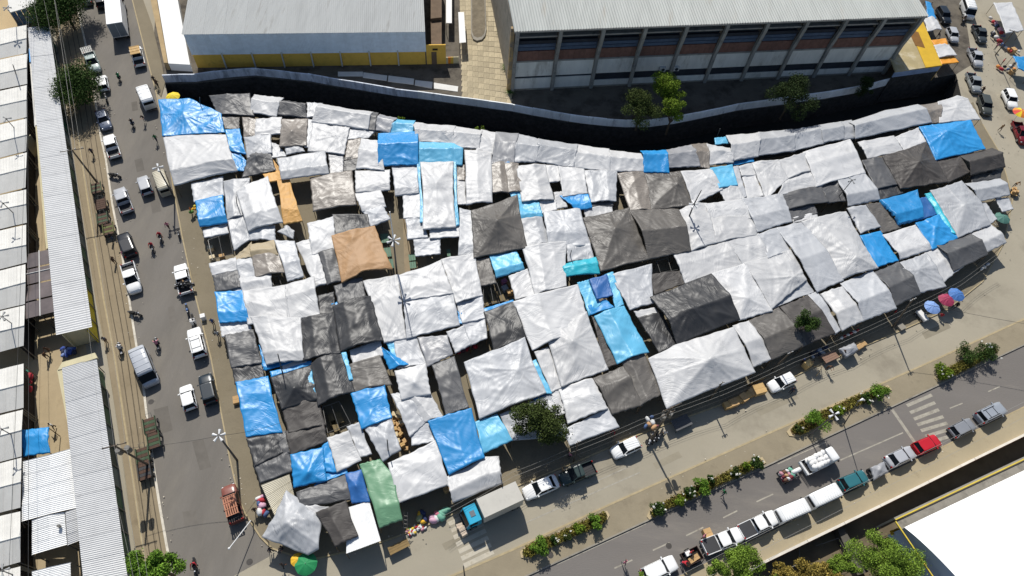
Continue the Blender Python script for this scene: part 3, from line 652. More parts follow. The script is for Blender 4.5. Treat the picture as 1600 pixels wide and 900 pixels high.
def tmat(c):
    if TN[c] in MATS: return MATS[TN[c]]
    rgb, ro, sp, me = TC[c]
    m = mat(TN[c], rgb, ro, 0.06, 0.35, 0, 2.2, sp, me, 0.09, dirt=(tuple(x * .74 for x in rgb), 0.45, 0.55, 0.4), stretch=(1.0, 0.5, 1, 0.5))
    # pleats finer than the mesh: stretched folds whose direction differs from sheet to sheet and wanders across it
    nt = m.node_tree; N = nt.nodes; L = nt.links
    tc = N.new('ShaderNodeTexCoord'); oi = N.new('ShaderNodeObjectInfo')
    mu = N.new('ShaderNodeMath'); mu.operation = 'MULTIPLY'; mu.inputs[1].default_value = 37.7; L.new(oi.outputs['Random'], mu.inputs[0])
    wn = N.new('ShaderNodeTexNoise'); wn.inputs['Scale'].default_value = .22; wn.inputs['Detail'].default_value = 1; L.new(tc.outputs['Object'], wn.inputs['Vector'])
    wm = N.new('ShaderNodeMath'); wm.operation = 'MULTIPLY_ADD'; wm.inputs[1].default_value = 1.6; L.new(wn.outputs['Fac'], wm.inputs[0]); L.new(mu.outputs[0], wm.inputs[2])
    vr = N.new('ShaderNodeVectorRotate'); vr.rotation_type = 'Z_AXIS'; L.new(tc.outputs['Object'], vr.inputs['Vector']); L.new(wm.outputs[0], vr.inputs['Angle'])
    mp = N.new('ShaderNodeMapping'); mp.inputs['Scale'].default_value = (.42, 1.7, .6); L.new(vr.outputs[0], mp.inputs[0])
    n1 = N.new('ShaderNodeTexNoise'); n1.inputs['Scale'].default_value = 1.15; n1.inputs['Detail'].default_value = 3.5; n1.inputs['Roughness'].default_value = .55; n1.inputs['Distortion'].default_value = .5
    L.new(mp.outputs[0], n1.inputs['Vector'])
    n2 = N.new('ShaderNodeTexNoise'); n2.inputs['Scale'].default_value = .4; n2.inputs['Detail'].default_value = 2; L.new(tc.outputs['Object'], n2.inputs['Vector'])
    ms = N.new('ShaderNodeMapRange'); ms.inputs[1].default_value = .38; ms.inputs[2].default_value = .62; ms.inputs[3].default_value = .12; ms.inputs[4].default_value = 1
    L.new(n2.outputs['Fac'], ms.inputs[0])
    rg = N.new('ShaderNodeMath'); rg.operation = 'SUBTRACT'; rg.inputs[1].default_value = .5; L.new(n1.outputs['Fac'], rg.inputs[0])
    ab = N.new('ShaderNodeMath'); ab.operation = 'ABSOLUTE'; L.new(rg.outputs[0], ab.inputs[0])
    pr = N.new('ShaderNodeMath'); pr.operation = 'MULTIPLY'; L.new(ab.outputs[0], pr.inputs[0]); L.new(ms.outputs[0], pr.inputs[1])
    bp = N.new('ShaderNodeBump'); bp.inputs['Strength'].default_value = 1.0; bp.inputs['Distance'].default_value = .24 if c in 'KTDMP' else .15
    bp.invert = True
    L.new(pr.outputs[0], bp.inputs['Height']); L.new(bp.outputs[0], N['Principled BSDF'].inputs['Normal'])
    return m
def poly_at(pts, t):
    """points at arc-length fractions t along a polyline"""
    d = np.r_[0, np.cumsum(np.linalg.norm(np.diff(pts, axis=0), axis=1))]; d /= d[-1]
    return np.stack([np.interp(t, d, pts[:, i]) for i in range(3)], 1)
POLE = None
def pole_mesh():
    global POLE
    if POLE is None:
        POLE = MB().tube([(0, 0, 0), (0, 0, 1)], 0.045, 5).mesh('pole'); POLE.materials.append(mat('pole_wood', (120, 100, 76), .9, .2, 1.5))
    return POLE
NT = 0
def T(c, px, h, prof, label, corners=None, wr=1.0, name='market_tarp', poles=True, group='tarps over the market stalls', drop=0.16):
    global NT; NT += 1
    rs = np.random.RandomState(1000 + NT)
    P = PXS(px); n = len(P)
    if corners is None: corners = (0, 1, 2, 3)
    h = h + rs.uniform(-.05, .05)
    pts = np.array([G(x, y, h) for x, y in P])
    def side(i, j):
        idx = [i]
        while idx[-1] != j: idx.append((idx[-1] + 1) % n)
        return pts[idx]
    c0, c1, c2, c3 = corners
    cc = pts.mean(0); gr = pts - cc; rr = np.linalg.norm(gr[:, :2], axis=1, keepdims=True); pts = cc + gr * (1 + .17 / np.maximum(rr, .6))
    top, right, bot, left = side(c0, c1), side(c1, c2), side(c2, c3)[::-1], side(c3, c0)[::-1]
    ln = lambda p: np.linalg.norm(np.diff(p, axis=0), axis=1).sum()
    wu = max(ln(top), ln(bot)); wv = max(ln(left), ln(right))
    nu = int(min(60, max(6, wu / .17))); nv = int(min(60, max(6, wv / .17)))
    u = np.linspace(0, 1, nu + 1); v = np.linspace(0, 1, nv + 1)
    def edge(p, t):
        q = poly_at(p, t); a = rs.uniform(.004, .018) * ln(p); f = rs.randint(1, 5); ph = rs.uniform(0, 6.28)
        d = p[-1] - p[0]; nn = np.array([-d[1], d[0], 0]); nn /= np.linalg.norm(nn) + 1e-9
        cen = pts.mean(0) - p.mean(0); nn = nn if nn @ cen > 0 else -nn
        w = np.sin(np.pi * t) * a + .05 * np.sin(np.pi * t) * np.sin(f * 6.28 * t + ph) + .015 * np.sin(np.pi * t) * np.sin(f * 13.3 * t + 2 * ph)
        return q + nn[None] * w[:, None]
    Tt, Bt, Lt, Rt = edge(top, u), edge(bot, u), edge(left, v), edge(right, v)
    U, V = np.meshgrid(u, v)
    A = (1 - V)[..., None] * Tt[None] + V[..., None] * Bt[None] + (1 - U)[..., None] * Lt[:, None] + U[..., None] * Rt[:, None]
    A -= ((1 - U) * (1 - V))[..., None] * top[0] + (U * (1 - V))[..., None] * top[-1] + ((1 - U) * V)[..., None] * bot[0] + (U * V)[..., None] * bot[-1]
    z = A[..., 2].copy()
    tri = lambda x, r: np.minimum(x / max(r, 1e-3), (1 - x) / max(1 - r, 1e-3)).clip(0, 1)
    eb = (np.sin(np.pi * U.clip(0, 1)) * np.sin(np.pi * V.clip(0, 1))).clip(0, 1)
    z -= 0.10 * min(1.0, min(wu, wv) / 5) * eb
    cent = [(top[0], 1.0), (top[-1], 1.0), (bot[0], 1.0), (bot[-1], 1.0)]
    for it in prof.split():
        kind, rest = it[0], it[1:]; a, dh = rest.split(':'); dh = float(dh) * (1.75 if kind == 'h' else 1.5 if kind in 'vp' else 1)
        if kind == 'h': z += dh * tri(V, float(a)) ** 1.08
        elif kind == 'v': z += dh * tri(U, float(a)) ** 1.08
        elif kind == 'p':
            pu, pv = [float(q) for q in a.split(',')]
            z += dh * (0.75 * np.minimum(tri(U, pu), tri(V, pv)) ** 1.15 + 0.25 * (tri(U, pu) * tri(V, pv)) ** 2.0)
            cent.append((A[int(pv * nv), int(pu * nu)], 1.5))
        elif kind == 's': z -= dh * eb
        elif kind == 't': z += dh * (V if a == 'b' else 1 - V if a == 't' else U if a == 'r' else 1 - U)
    X, Y = A[..., 0], A[..., 1]
    size = math.sqrt(wu * wv)
    w = np.zeros_like(z)
    for (q, am) in cent:                                   # creases pulled from the ties and the props
        dx, dy = X - q[0], Y - q[1]; r = np.hypot(dx, dy); th = np.arctan2(dy, dx)
        for kk, wt in ((rs.randint(5, 9), .9), (rs.randint(12, 19), .6), (rs.randint(20, 30), .4)):
            ph = rs.uniform(0, 6.28)
            s = 1 - np.abs(np.sin(kk * th / 2 * 1.0 + ph + .9 * np.sin(2 * th + ph) + .5 * np.sin(5 * th + 2 * ph)))
            am2 = am * wt * rs.uniform(.6, 1.2)
            w += am2 * .10 * (s ** 2.5 - .22) * np.exp(-r / (.42 * size)) * (1 - np.exp(-r / .8))
    for _ in range(3):                                     # a few long tension folds across the sheet
        a = rs.uniform(0, np.pi); ph = rs.uniform(0, 6.28)
        q = A[rs.randint(0, nv + 1), rs.randint(0, nu + 1)]
        d = (X - q[0]) * np.cos(a) + (Y - q[1]) * np.sin(a); e = -(X - q[0]) * np.sin(a) + (Y - q[1]) * np.cos(a)
        d = d + .25 * np.sin(e * .8 + ph)
        w += rs.uniform(.03, .07) * np.exp(-np.abs(d) / .28) * np.exp(-(e / (.45 * size)) ** 2)
        w -= rs.uniform(.02, .05) * np.exp(-np.abs(d - .7) / .35) * np.exp(-(e / (.4 * size)) ** 2)
    for _ in range(3):
        a = rs.uniform(0, np.pi); lam = rs.uniform(2.0, 4.5); ph = rs.uniform(0, 6.28)
        w += .022 * np.sin(6.28 * (X * np.cos(a) + Y * np.sin(a)) / lam + ph)
    for _ in range(3):                                     # fine slack
        a = rs.uniform(0, np.pi); lam = rs.uniform(.8, 1.3); ph = rs.uniform(0, 6.28)
        e = -X * np.sin(a) + Y * np.cos(a)
        w += .012 * np.clip(np.sin(e * .9 + ph) * np.sin(X * .5 + 2 * ph), 0, 1) * np.sin(6.28 * (X * np.cos(a) + Y * np.sin(a)) / lam + ph + np.sin(e))
    for (q, am) in cent:                                   # fine pleats close to ties and props
        dx, dy = X - q[0], Y - q[1]; r = np.hypot(dx, dy); th = np.arctan2(dy, dx); kk = rs.randint(22, 38); ph = rs.uniform(0, 6.28)
        w += am * .02 * (1 - 2 * np.abs(np.sin(kk * th / 2 + ph + .8 * np.sin(3 * th)))) * np.exp(-r / (.22 * size)) * (1 - np.exp(-r / .8))
    for _ in range(int((5 if wr < 1.4 else 20 if wr < 1.8 else 40) * min(2.2, max(.5, size / 4)))):   # short creases all over
        a = rs.uniform(0, np.pi); q = A[rs.randint(0, nv + 1), rs.randint(0, nu + 1)]; l = rs.uniform(.4, 1.5); cv = rs.uniform(-.5, .5)
        d = (X - q[0]) * np.cos(a) + (Y - q[1]) * np.sin(a); e = -(X - q[0]) * np.sin(a) + (Y - q[1]) * np.cos(a)
        d = d + cv * e * e * .3
        w += rs.choice((-1, 1)) * rs.uniform(.015, .045) * np.exp(-np.abs(d) / rs.uniform(.1, .3)) * np.exp(-(e / l) ** 2)
    z += w * (1.2 if wr < 1.2 else 1.35)
    A[..., 2] = z
    # hem hanging a little below the edge all round
    pad = np.pad(A, ((1, 1), (1, 1), (0, 0)), mode='edge')
    m2 = np.zeros(pad.shape[:2], bool); m2[0] = m2[-1] = True; m2[:, 0] = m2[:, -1] = True
    cen = A.reshape(-1, 3).mean(0)
    out = pad[..., :2] - cen[:2]; out /= np.linalg.norm(out, axis=-1, keepdims=True) + 1e-6
    pad[m2, :2] += out[m2] * .015
    pad[m2, 2] -= drop * rs.uniform(.5, 1.2, m2.sum())
    H, Wd = pad.shape[:2]
    org = np.array([cen[0], cen[1], 0.12])
    vs = (pad.reshape(-1, 3) - org)
    idx = np.arange(H * Wd).reshape(H, Wd)
    fs = np.stack([idx[:-1, :-1], idx[1:, :-1], idx[1:, 1:], idx[:-1, 1:]], -1).reshape(-1, 4)
    me = bpy.data.meshes.new(name); me.from_pydata(vs.tolist(), [], fs.tolist())
    me.polygons.foreach_set('use_smooth', [True] * len(me.polygons)); me.update()
    o = obj(name, me, tmat(c), None, Vector(org))
    tag(o, label, 'tarp', group)
    if poles:
        for (a, b) in ((1, 1), (1, Wd - 2), (H - 2, 1), (H - 2, Wd - 2)):
            p = pad[a, b] - org; q = p * np.array([.96, .96, 1])
            i, j = (min(max(a, 2), H - 3), min(max(b, 2), Wd - 3))
            zz = pad[i, j, 2] - org[2] - .03
            k = obj('pole', pole_mesh(), None, o, Vector((q[0], q[1], 0))); k.scale = (1, 1, max(.5, zz))
    return o
# --- by the street corner and along the ditch
T('B','248,156 297,154 344,177 350,206 255,212',3.0,'p.35,.5:.4','large blue tarp at the street corner beside the yellow parasol',(0,2,3,4))
T('W','255,212 352,211 370,266 273,289',2.9,'h.78:.5 v.75:.12','broad dazzling white tarp directly below the large blue corner tarp')
T('D','328,150 389,146 396,180 341,177',2.7,'p.45,.15:.7','dark grey creased tarp at the ditch next to the large blue corner tarp')
T('W','398,148 442,153 431,181 391,175',2.7,'h.4:.35','plain white tarp at the ditch between two dark tarps')
T('D','442,157 478,161 478,183 431,178',2.6,'h.3:.4','shiny charcoal tarp at the ditch beside the plain white tarp')
T('T','344,179 373,184 373,202 352,200',2.4,'','little brown grey tarp tucked behind the large blue corner tarp')
T('B','352,203 374,202 384,240 359,234',2.5,'h.8:.1','narrow bright blue tarp beside the large blue corner tarp')
T('B','359,234 376,242 384,252 380,266 370,265',2.3,'','lower small blue flap showing below the narrow bright blue tarp',(0,2,3,4))
T('P','379,184 401,187 400,212 381,213',2.6,'v.5:.1','small plain taupe tarp beside the narrow bright blue tarp')
T('W','401,186 439,183 440,208 399,211',2.7,'h.6:.15','white tarp with streaky folds below the plain white ditch tarp',wr=1.6)
T('P','440,187 480,186 478,226 437,228',2.8,'p.45,.6:.7','taupe tent tarp with pointed peak near the shiny charcoal ditch tarp')
T('S','382,215 422,208 424,238 387,246',2.75,'p.4,.45:.45','silver tarp peaked over the crumpled black corner tarp')
T('D','390,238 421,238 430,265 379,277',2.6,'p.45,.35:.6','glossy charcoal tent below the peaked silver tarp beside the amber strip',wr=1.5)
T('S','421,221 436,228 447,243 424,246',2.4,'','pale silver triangle of tarp behind the glossy charcoal tent')
T('S','446,228 467,224 475,236 448,241',2.5,'p.5,.6:.2','little silver tarp under the tip of the taupe tent')
T('S','434,248 507,236 513,271 441,280',3.0,'h.7:.25 v.5:.1','pillow shaped silver tarp just above the amber strip')
T('Y','427,250 452,280 472,344 443,349',2.6,'h.8:.3','long amber tarp strip between silver tarps')
T('Y','412,272 435,268 440,280 420,284',2.75,'','small amber flap beside the pillow shaped silver tarp')
T('S','300,287 347,276 349,305 304,315',2.5,'h.3:.1','pale tarp above the small blue street side tarp near the lamp post')
T('B','306,314 347,305 355,347 313,353',2.7,'h.8:.25','small blue street side tarp by the flower seller')
T('W','318,359 353,349 356,364 321,371',2.3,'','white strip hanging below the small blue street side tarp')
T('S','349,284 390,279 382,335 355,342',2.6,'v.4:.2','silver tarp with black cord lying by the small blue street side tarp')
T('W','370,300 418,276 441,346 388,360',3.0,'h.75:.4 v.3:.3','large bright silver tarp touching the long amber strip')
T('S','355,342 382,334 392,372 366,390',2.5,'h.4:.1','pale grey tarp piece below the silver tarp with black cord')
T('S','389,359 428,352 429,376 392,374',2.6,'v.5:.3','silver flap with a pointed crease below the large bright silver tarp')
T('R','366,402 392,379 396,400 372,405',2.6,'','beige triangle tarp beside the brown beige stall cover')
T('R','391,383 427,376 433,398 394,401',2.8,'h.6:.2','brown beige tarp over the shiny taupe stall cover')
T('P','394,400 436,396 444,425 400,432',2.7,'v.5:.25','shiny taupe stall cover below the brown beige tarp')
T('S','435,362 448,352 458,360 457,372',2.5,'p.5,.5:.3','tiny grey tent beside the end of the amber strip')
T('S','429,376 460,378 474,431 449,438',2.8,'h.6:.25','silver tarp with cords between the taupe cover and the big orange tarp')
T('W','328,412 367,403 371,421 333,430',2.6,'h.3:.1','white street side tarp above a dark cross creased tarp')
T('D','333,430 371,422 378,448 338,455',2.6,'p.4,.35:.3','dark grey cross creased street side tarp')
T('W','340,455 377,448 381,461 341,463',2.4,'','thin white strip between dark cross creased tarp and blue street tarp')
T('B','336,457 379,455 388,501 344,503',2.65,'h.7:.2','blue street side tarp opposite the white estate car')
T('W','343,502 388,502 393,519 348,525',2.4,'','white strip below the blue street side tarp facing the estate car')
T('S','368,406 395,399 402,432 375,437',2.5,'h.3:.1','silver tarp beneath the beige triangle')
T('W','375,435 422,428 424,450 380,455',2.6,'h.4:.15','whitish tarp below the taupe stall cover')
T('W','380,455 447,446 452,500 388,506',2.75,'h.4:.15 v.3:.1','large white tarp with pale patch near the blue street tarp')
T('W','446,446 490,432 499,492 450,500',2.8,'h.35:.2','white sheet bordering the shiny black patched tarps')
T('W','392,495 469,497 474,562 417,568',2.85,'v.35:.25 h.8:.2','white tarp hanging over a blue underlay, pierced by a dark pole')
T('B','405,540 414,545 420,572 412,577',2.5,'','thin blue underlay sliver beside the white tarp pierced by a pole',poles=False)
T('B','410,567 472,555 474,560 416,578',2.55,'','blue hem strip below the white tarp pierced by a pole',poles=False)
T('S','442,567 470,561 481,565 444,576',2.5,'','silver scrap between two blue strips',poles=False)
T('B','424,580 484,564 486,570 426,589',2.5,'','narrow blue strip edging the black star shaped tent',poles=False)
T('D','352,524 395,516 408,566 362,573',2.6,'h.5:.1','crumpled dark silver tarp on the street side below blue and white',wr=2.2)
T('K','362,570 408,566 411,589 368,599',2.55,'','shiny crinkled black tarp just above the tall blue street tarp',wr=2.4)
T('B','369,598 418,589 440,674 385,681',2.7,'h.3:.15','tall blue street side tarp beside the black star shaped tent')
T('K','424,590 485,572 497,623 441,638',2.8,'p.5,.62:.8','black star shaped tent with a pole standing through it',wr=1.3)
T('M','441,637 494,621 508,663 452,675',2.6,'v.5:.15','matt black tarp below the black star shaped tent')
T('M','447,674 504,656 510,689 456,710',2.5,'h.4:.15','matt black tarp between the black stall and the blue peaked tarp')
T('K','487,569 532,549 554,611 497,633',2.75,'v.35:.35 v.7:.2','glossy black tarp with a pale fold beside a blue sliver')
T('C','481,592 487,579 493,613 485,606',2.85,'','blue and white sliver lying on the glossy black tarp',poles=False)
T('C','534,553 541,551 551,591 545,592',2.9,'','upright sky blue sliver between two glossy black tarps',poles=False)
T('T','546,571 593,556 611,600 553,612',2.7,'v.45:.25','shiny brown black tarp below a white flap and beside the blue triangle')
T('W','548,547 593,531 597,555 553,567',2.6,'','white flap with blue shaded top between black tarps')
T('K','469,500 522,491 531,551 474,563',2.85,'v.35:.25 v.75:.2','glossy black patched tarp with a single white spot',wr=1.2)
T('K','521,480 580,463 598,531 533,548',2.95,'v.28:.2 v.55:.25 v.8:.15','largest glossy black tarp with long vertical folds',wr=1.2)
T('D','523,447 565,433 571,467 530,479',2.75,'v.5:.1','charcoal tarp under the lower corner of the big orange tarp')
T('K','497,463 521,457 524,488 500,494',2.6,'','small black tarp next to a bright blue scrap')
T('B','519,476 530,472 532,483 522,486',2.5,'','bright blue scrap between small black tarps',poles=False)
T('K','520,335 573,335 577,357 523,367',2.7,'s0:.15','black tarp stretched behind the big orange tarp')
T('O','519,369 585,354 612,419 573,423 535,441',3.2,'v.42:.28 h.85:.1','big orange tarp in the middle of the stalls',(0,1,2,4))
T('D','498,396 523,388 535,437 511,444',2.7,'v.3:.15','dark grey pleated tarp under the edge of the big orange tarp')
T('W','481,350 520,339 526,388 488,397',2.7,'h.5:.15','white tarp joining the black tarp behind the orange one')
T('W','463,381 498,370 511,441 492,447',2.6,'v.5:.1','pale tarp strip flanking the dark pleated tarp')
T('P','485,278 549,267 556,319 490,329',2.75,'v.52:.2 h.7:.15','large taupe tarp with cross folds above the black one behind the orange')
T('W','556,267 608,266 608,296 557,301',2.7,'h.7:.15','clean white rectangular tarp below the bright blue ridge tarp')
T('W','554,303 594,298 602,322 567,330',2.6,'h.5:.2','white rumpled tarp below the clean white rectangle')
T('S','567,328 597,321 609,342 580,353',2.7,'p.5,.5:.35','silver tarp with a triangular fold above the orange tarp corner')
# --- along the ditch, middle stretch
T('S','480,161 503,162 495,180 480,183',2.6,'h.5:.1','narrow silver tarp at the ditch beside the shiny charcoal one')
T('W','501,162 581,175 574,202 488,190',2.9,'h.35:.45','long white ridge tarp at the ditch ending at a dark grey strip')
T('D','581,175 591,177 586,203 574,202',2.8,'h.35:.35','dark grey strip of ditch tarp')
T('G','594,179 620,185 609,207 586,202',2.75,'h.35:.4','small grey ridge tarp at the ditch beside the blue one')
T('C','619,187 648,189 644,208 609,208',2.7,'h.4:.3','sky blue ridge tarp at the ditch above the bright blue ridge tarp')
T('W','490,189 545,200 537,240 482,235',2.75,'p.75,.4:.3','white wrinkled tarp below the long white ridge tarp')
T('S','540,199 585,205 575,214 543,217',2.6,'','silver strip below the dark grey ditch strip')
T('S','480,186 492,189 482,229 476,228',2.6,'','pale strip beside the taupe tent tarp')
T('G','543,208 581,209 562,218 543,220',2.45,'','grey scrap below the silver strip',poles=False)
T('G','513,240 536,242 537,269 516,271',2.5,'','grey tarp with black shadow beside the pillow shaped tarp')
T('P','544,220 564,216 561,245 538,249',2.7,'','taupe tarp above a black square')
T('K','538,248 561,243 558,265 537,267',2.65,'','black square tarp beside the white gabled tarp')
T('W','565,217 592,221 600,265 557,262',2.8,'h.47:.45','white gabled tarp beside the bright blue ridge tarp')
T('B','592,209 653,205 653,256 592,258',2.95,'h.5:.7','bright blue ridge tarp with lit upper half near the ditch')
T('C','655,221 704,222 723,237 721,257 656,254',2.8,'h.5:.5','pale sky blue ridge tarp above the white tent with blue rims',(0,1,3,4))
T('W','645,191 711,197 706,223 652,221',2.85,'h.5:.4','white ridge tarp at the ditch above the pale sky blue one')
T('W','710,197 753,204 748,231 706,229',2.8,'h.4:.4','short white ditch tarp beside the ridge above the sky blue tarp')
T('W','752,203 778,208 770,241 744,236',2.75,'h.4:.3','white ditch tarp adjoining the blue grey ridge')
T('S','612,257 652,256 654,301 618,305',2.65,'h.8:.15','silver square tarp below the bright blue ridge tarp')
T('W','657,254 708,253 712,353 661,357',3.1,'p.45,.38:.5','tall white tent tarp with crossed folds and blue rims')
T('C','651,256 657,255 664,345 656,346',2.9,'','blue rim strip on the alley side of the tall white tent',poles=False)
T('C','707,252 713,253 718,350 710,353',2.9,'','blue rim strip on the inner side of the tall white tent',poles=False)
T('W','630,303 656,302 658,339 631,340',2.6,'','flat white alley side tarp beside the tall white tent')
T('S','634,340 660,339 668,370 637,373',2.5,'','flat silver alley side tarp beside the lamp cluster')
T('W','673,358 717,352 718,369 673,372',2.6,'','white awning strip below the tall white tent')
T('S','647,374 687,371 687,396 650,400',2.4,'','crumpled foil like tarp over green table frames',wr=2.2)
T('W','726,235 768,240 769,315 729,318',2.75,'v.45:.2 h.6:.15','white tarp between the tall tent and the taupe pair')
T('P','713,259 726,258 726,281 713,281',2.5,'','small taupe square beside the tall white tent')
T('W','713,282 727,281 729,318 715,318',2.5,'','small white square beside the tall white tent')
T('G','775,207 810,209 803,255 768,255',2.75,'h.4:.45','blue grey ridge tarp at the ditch with a pale cord')
T('S','808,209 843,218 838,252 802,253',2.75,'h.45:.45','silver ridge tarp at the ditch after the blue grey one')
T('S','842,217 902,226 896,261 837,251',2.75,'h.38:.45','long silver ridge tarp midway along the ditch')
T('W','902,226 951,233 953,267 896,261',2.75,'h.45:.4','whitish ridge tarp midway along the ditch')
T('W','950,234 1004,241 1007,267 952,267',2.75,'h.45:.4','whitish ridge tarp adjoining the blue ridge over the ditch')
T('B','1002,236 1040,235 1045,269 1007,268',2.85,'h.33:.5','vivid blue ridge tarp alone in the ditch side row')
T('G','1040,235 1081,226 1093,259 1045,261',2.7,'h.42:.45','grey ridge tarp beside the vivid blue one')
T('P','1081,226 1105,224 1109,263 1092,259',2.7,'h.45:.4','taupe grey ridge tarp in the ditch side row')
T('W','1105,225 1143,232 1145,253 1109,257',2.8,'h.4:.3','white crumpled tarp at the foot of the ditch pole',wr=1.6)
T('C','1118,216 1137,213 1138,223 1119,225',2.6,'','small sky blue patch behind the ditch pole',poles=False)
T('W','1136,212 1187,207 1184,243 1144,251',2.8,'h.5:.5','white ridge tarp with a blue strip showing below its edge')
T('B','1136,254 1176,245 1177,253 1140,259',2.4,'','blue strip showing under a white ridge tarp',poles=False)
T('S','1186,207 1238,202 1241,235 1182,243',2.75,'h.45:.5','silver ridge tarp just before the tree shadow')
T('S','1238,203 1279,196 1288,223 1241,235',2.75,'h.35:.45','silver ridge tarp under the tree shadow')
T('S','1276,196 1314,190 1318,216 1288,222',2.75,'h.45:.45','silver ridge tarp just past the tree shadow')
T('S','1312,191 1330,188 1340,214 1318,218',2.7,'h.45:.4','short silver ridge tarp before the shaded long one')
T('S','1328,190 1382,173 1433,163 1455,191 1338,216',2.95,'h.45:.55','long silver ridge tarp half shaded by the tall hall',(0,2,3,4))
T('P','1435,165 1468,160 1470,191 1456,191',2.6,'h.45:.4','taupe ridge piece between the shaded ridge and the white end tarp')
T('W','1467,159 1496,149 1512,154 1531,186 1469,191',3.0,'p.5,.5:.35','white end tarp at the ditch by the dark green van',(0,2,3,4))
T('B','1438,198 1516,187 1539,232 1463,249',3.0,'p.38,.35:.7','big blue peaked tarp at the far street corner by the parked cars')
T('W','1400,214 1437,199 1448,221 1414,235',2.75,'v.3:.15','white tarp beside the big blue peaked corner tarp')
T('W','1342,222 1396,212 1410,236 1357,247',2.7,'h.5:.15','white flat tarp below the shaded long ridge')
T('M','1380,244 1448,222 1481,284 1408,294',2.9,'p.5,.5:1.0','black pyramid tent near the big blue peaked corner tarp',wr=1.3)
T('M','1464,250 1500,244 1516,268 1482,285',2.7,'p.6,.5:.3','black tarp squeezed between the pyramid tent and the street end tarp')
T('M','1502,244 1550,231 1570,260 1518,273',2.8,'h.5:.6','black ridge tarp at the street end',wr=1.2)
T('K','1516,267 1568,262 1562,278 1520,287',2.2,'','crumpled black skirt below the black ridge tarp',wr=2.0)
T('D','1348,251 1380,246 1402,287 1368,295',2.7,'v.5:.15','grey tarp leading to the black pyramid tent')
T('K','1368,293 1402,286 1410,301 1376,313',2.55,'','black flap below the grey tarp leading to the pyramid')
# --- the big silver sheets towards the far end
T('W','1256,238 1328,218 1351,270 1276,291',2.85,'h.4:.2 v.3:.2','big white sheet above the dark patched gap')
T('W','1214,251 1262,238 1274,264 1228,280',2.8,'v.5:.15','white sheet with a hooked crease next to the big white one')
T('W','1176,255 1216,250 1230,279 1198,312',2.8,'v.35:.2','white pointed sheet beside the hooked crease')
T('W','1228,279 1274,262 1284,290 1215,306',2.75,'h.4:.15','white folded sheet above the dark patched tarp')
T('W','1160,274 1179,272 1194,305 1168,309',2.6,'','white narrow tarp beside a dark slit')
T('W','1156,260 1177,255 1181,272 1160,274',2.65,'','white corner tarp above the narrow one at the dark slit')
T('D','1220,304 1282,290 1294,315 1230,327',2.7,'v.45:.2','charcoal patched tarp by the dark opening')
T('D','1230,326 1270,318 1276,333 1237,347',2.5,'','charcoal flap below the patched tarp')
T('W','1238,341 1274,331 1278,341 1241,348',2.4,'','white hem below the charcoal flap',poles=False)
T('D','1283,290 1308,280 1322,313 1294,316',2.6,'h.5:.1','charcoal tarp beside the silver one with a lamp cluster')
T('S','1308,278 1350,268 1374,311 1326,321',2.8,'h.72:.4','silver gabled tarp beneath the lamp cluster near the black tents')
T('P','965,272 1010,270 1018,327 985,329',2.7,'v.5:.25','taupe ribbed tarp below the vivid blue ridge')
T('T','1008,271 1066,268 1082,320 1018,327',2.75,'p.72,.45:.6','brown grey tent beside the taupe ribbed tarp')
T('T','912,341 983,325 1014,404 939,423',3.0,'p.5,.4:.8','big brown grey tent with seam cord, first of a pair',wr=1.2)
T('T','984,328 1060,327 1079,391 1014,404',2.95,'h.55:.8','big brown grey gabled tarp with a red spot, second of a pair')
T('W','1065,268 1111,264 1128,295 1083,319',2.8,'h.4:.15','white sheet with small dark marks below the ditch row')
T('C','1111,263 1144,258 1152,288 1124,293',2.9,'','sky blue square laid on white sheets')
T('S','1144,262 1154,260 1167,306 1158,309',2.6,'','pale grey strip along the dark slit')
T('W','1123,293 1152,288 1162,309 1137,319',2.7,'','white scrap below the sky blue square')
T('W','1060,330 1085,318 1104,318 1120,378 1078,392',2.85,'v.5:.2 h.4:.15','white sheet with the tall lamp pole standing through it',(0,2,3,4))
T('W','1102,318 1165,311 1174,341 1110,342',2.85,'h.5:.12','white sheet beyond the tall lamp pole')
T('W','1110,341 1174,337 1182,367 1120,379',2.8,'v.25:.2 h.6:.1','white striped sheet below the tall lamp pole sheets')
T('S','1160,311 1222,305 1236,346 1184,362',2.85,'h.6:.25 v.8:.2','silver sheet beside the charcoal flap')
T('W','1054,397 1136,377 1161,412 1072,442',2.75,'h.4:.12','white sheet marked by the shadow of the lamp cluster')
T('W','1136,377 1185,365 1201,402 1161,412',2.8,'h.5:.1','pale sheet in the second silver row')
T('S','1184,367 1217,355 1234,392 1200,403',2.8,'v.5:.12','silver sheet with short stitches in the second silver row')
T('W','1112,428 1165,411 1206,485 1155,499',2.9,'p.48,.7:.6','silver tent with a torn dark hole')
T('W','1164,411 1235,391 1259,437 1206,482',2.95,'p.75,.75:.4 h.3:.1','silver tent with grey smudges beside the torn one')
T('S','1222,461 1257,436 1271,456 1206,483',2.6,'','silver fringe below the smudged silver tent')
T('S','1214,357 1257,347 1317,437 1277,455',2.85,'h.55:.4 v.5:.1','long silver gabled tarp with a shaded lower half')
T('W','1254,347 1322,331 1371,418 1315,435',3.0,'p.5,.8:.6 v.35:.22 v.72:.2','white fan pleated tarp with cloud shaped lamp shadow',wr=1.4)
T('S','1325,326 1353,321 1375,353 1345,364',2.8,'v.3:.15','silver square beside the white fan pleated tarp')
T('T','1355,320 1381,316 1407,355 1379,363',2.7,'','brown grey flat tarp next to the blue front pair')
T('B','1345,369 1376,362 1403,406 1369,417',2.7,'v.5:.15','blue tarp below the silver square beside the fan pleated tarp')
T('W','1381,367 1430,352 1454,389 1408,404',2.8,'h.8:.2','white pillow tarp between two blue tarps')
T('B','1378,312 1433,297 1442,339 1406,348',3.1,'h.7:.3','glossy blue tarp with a deep skirt by the black tents',drop=.7)
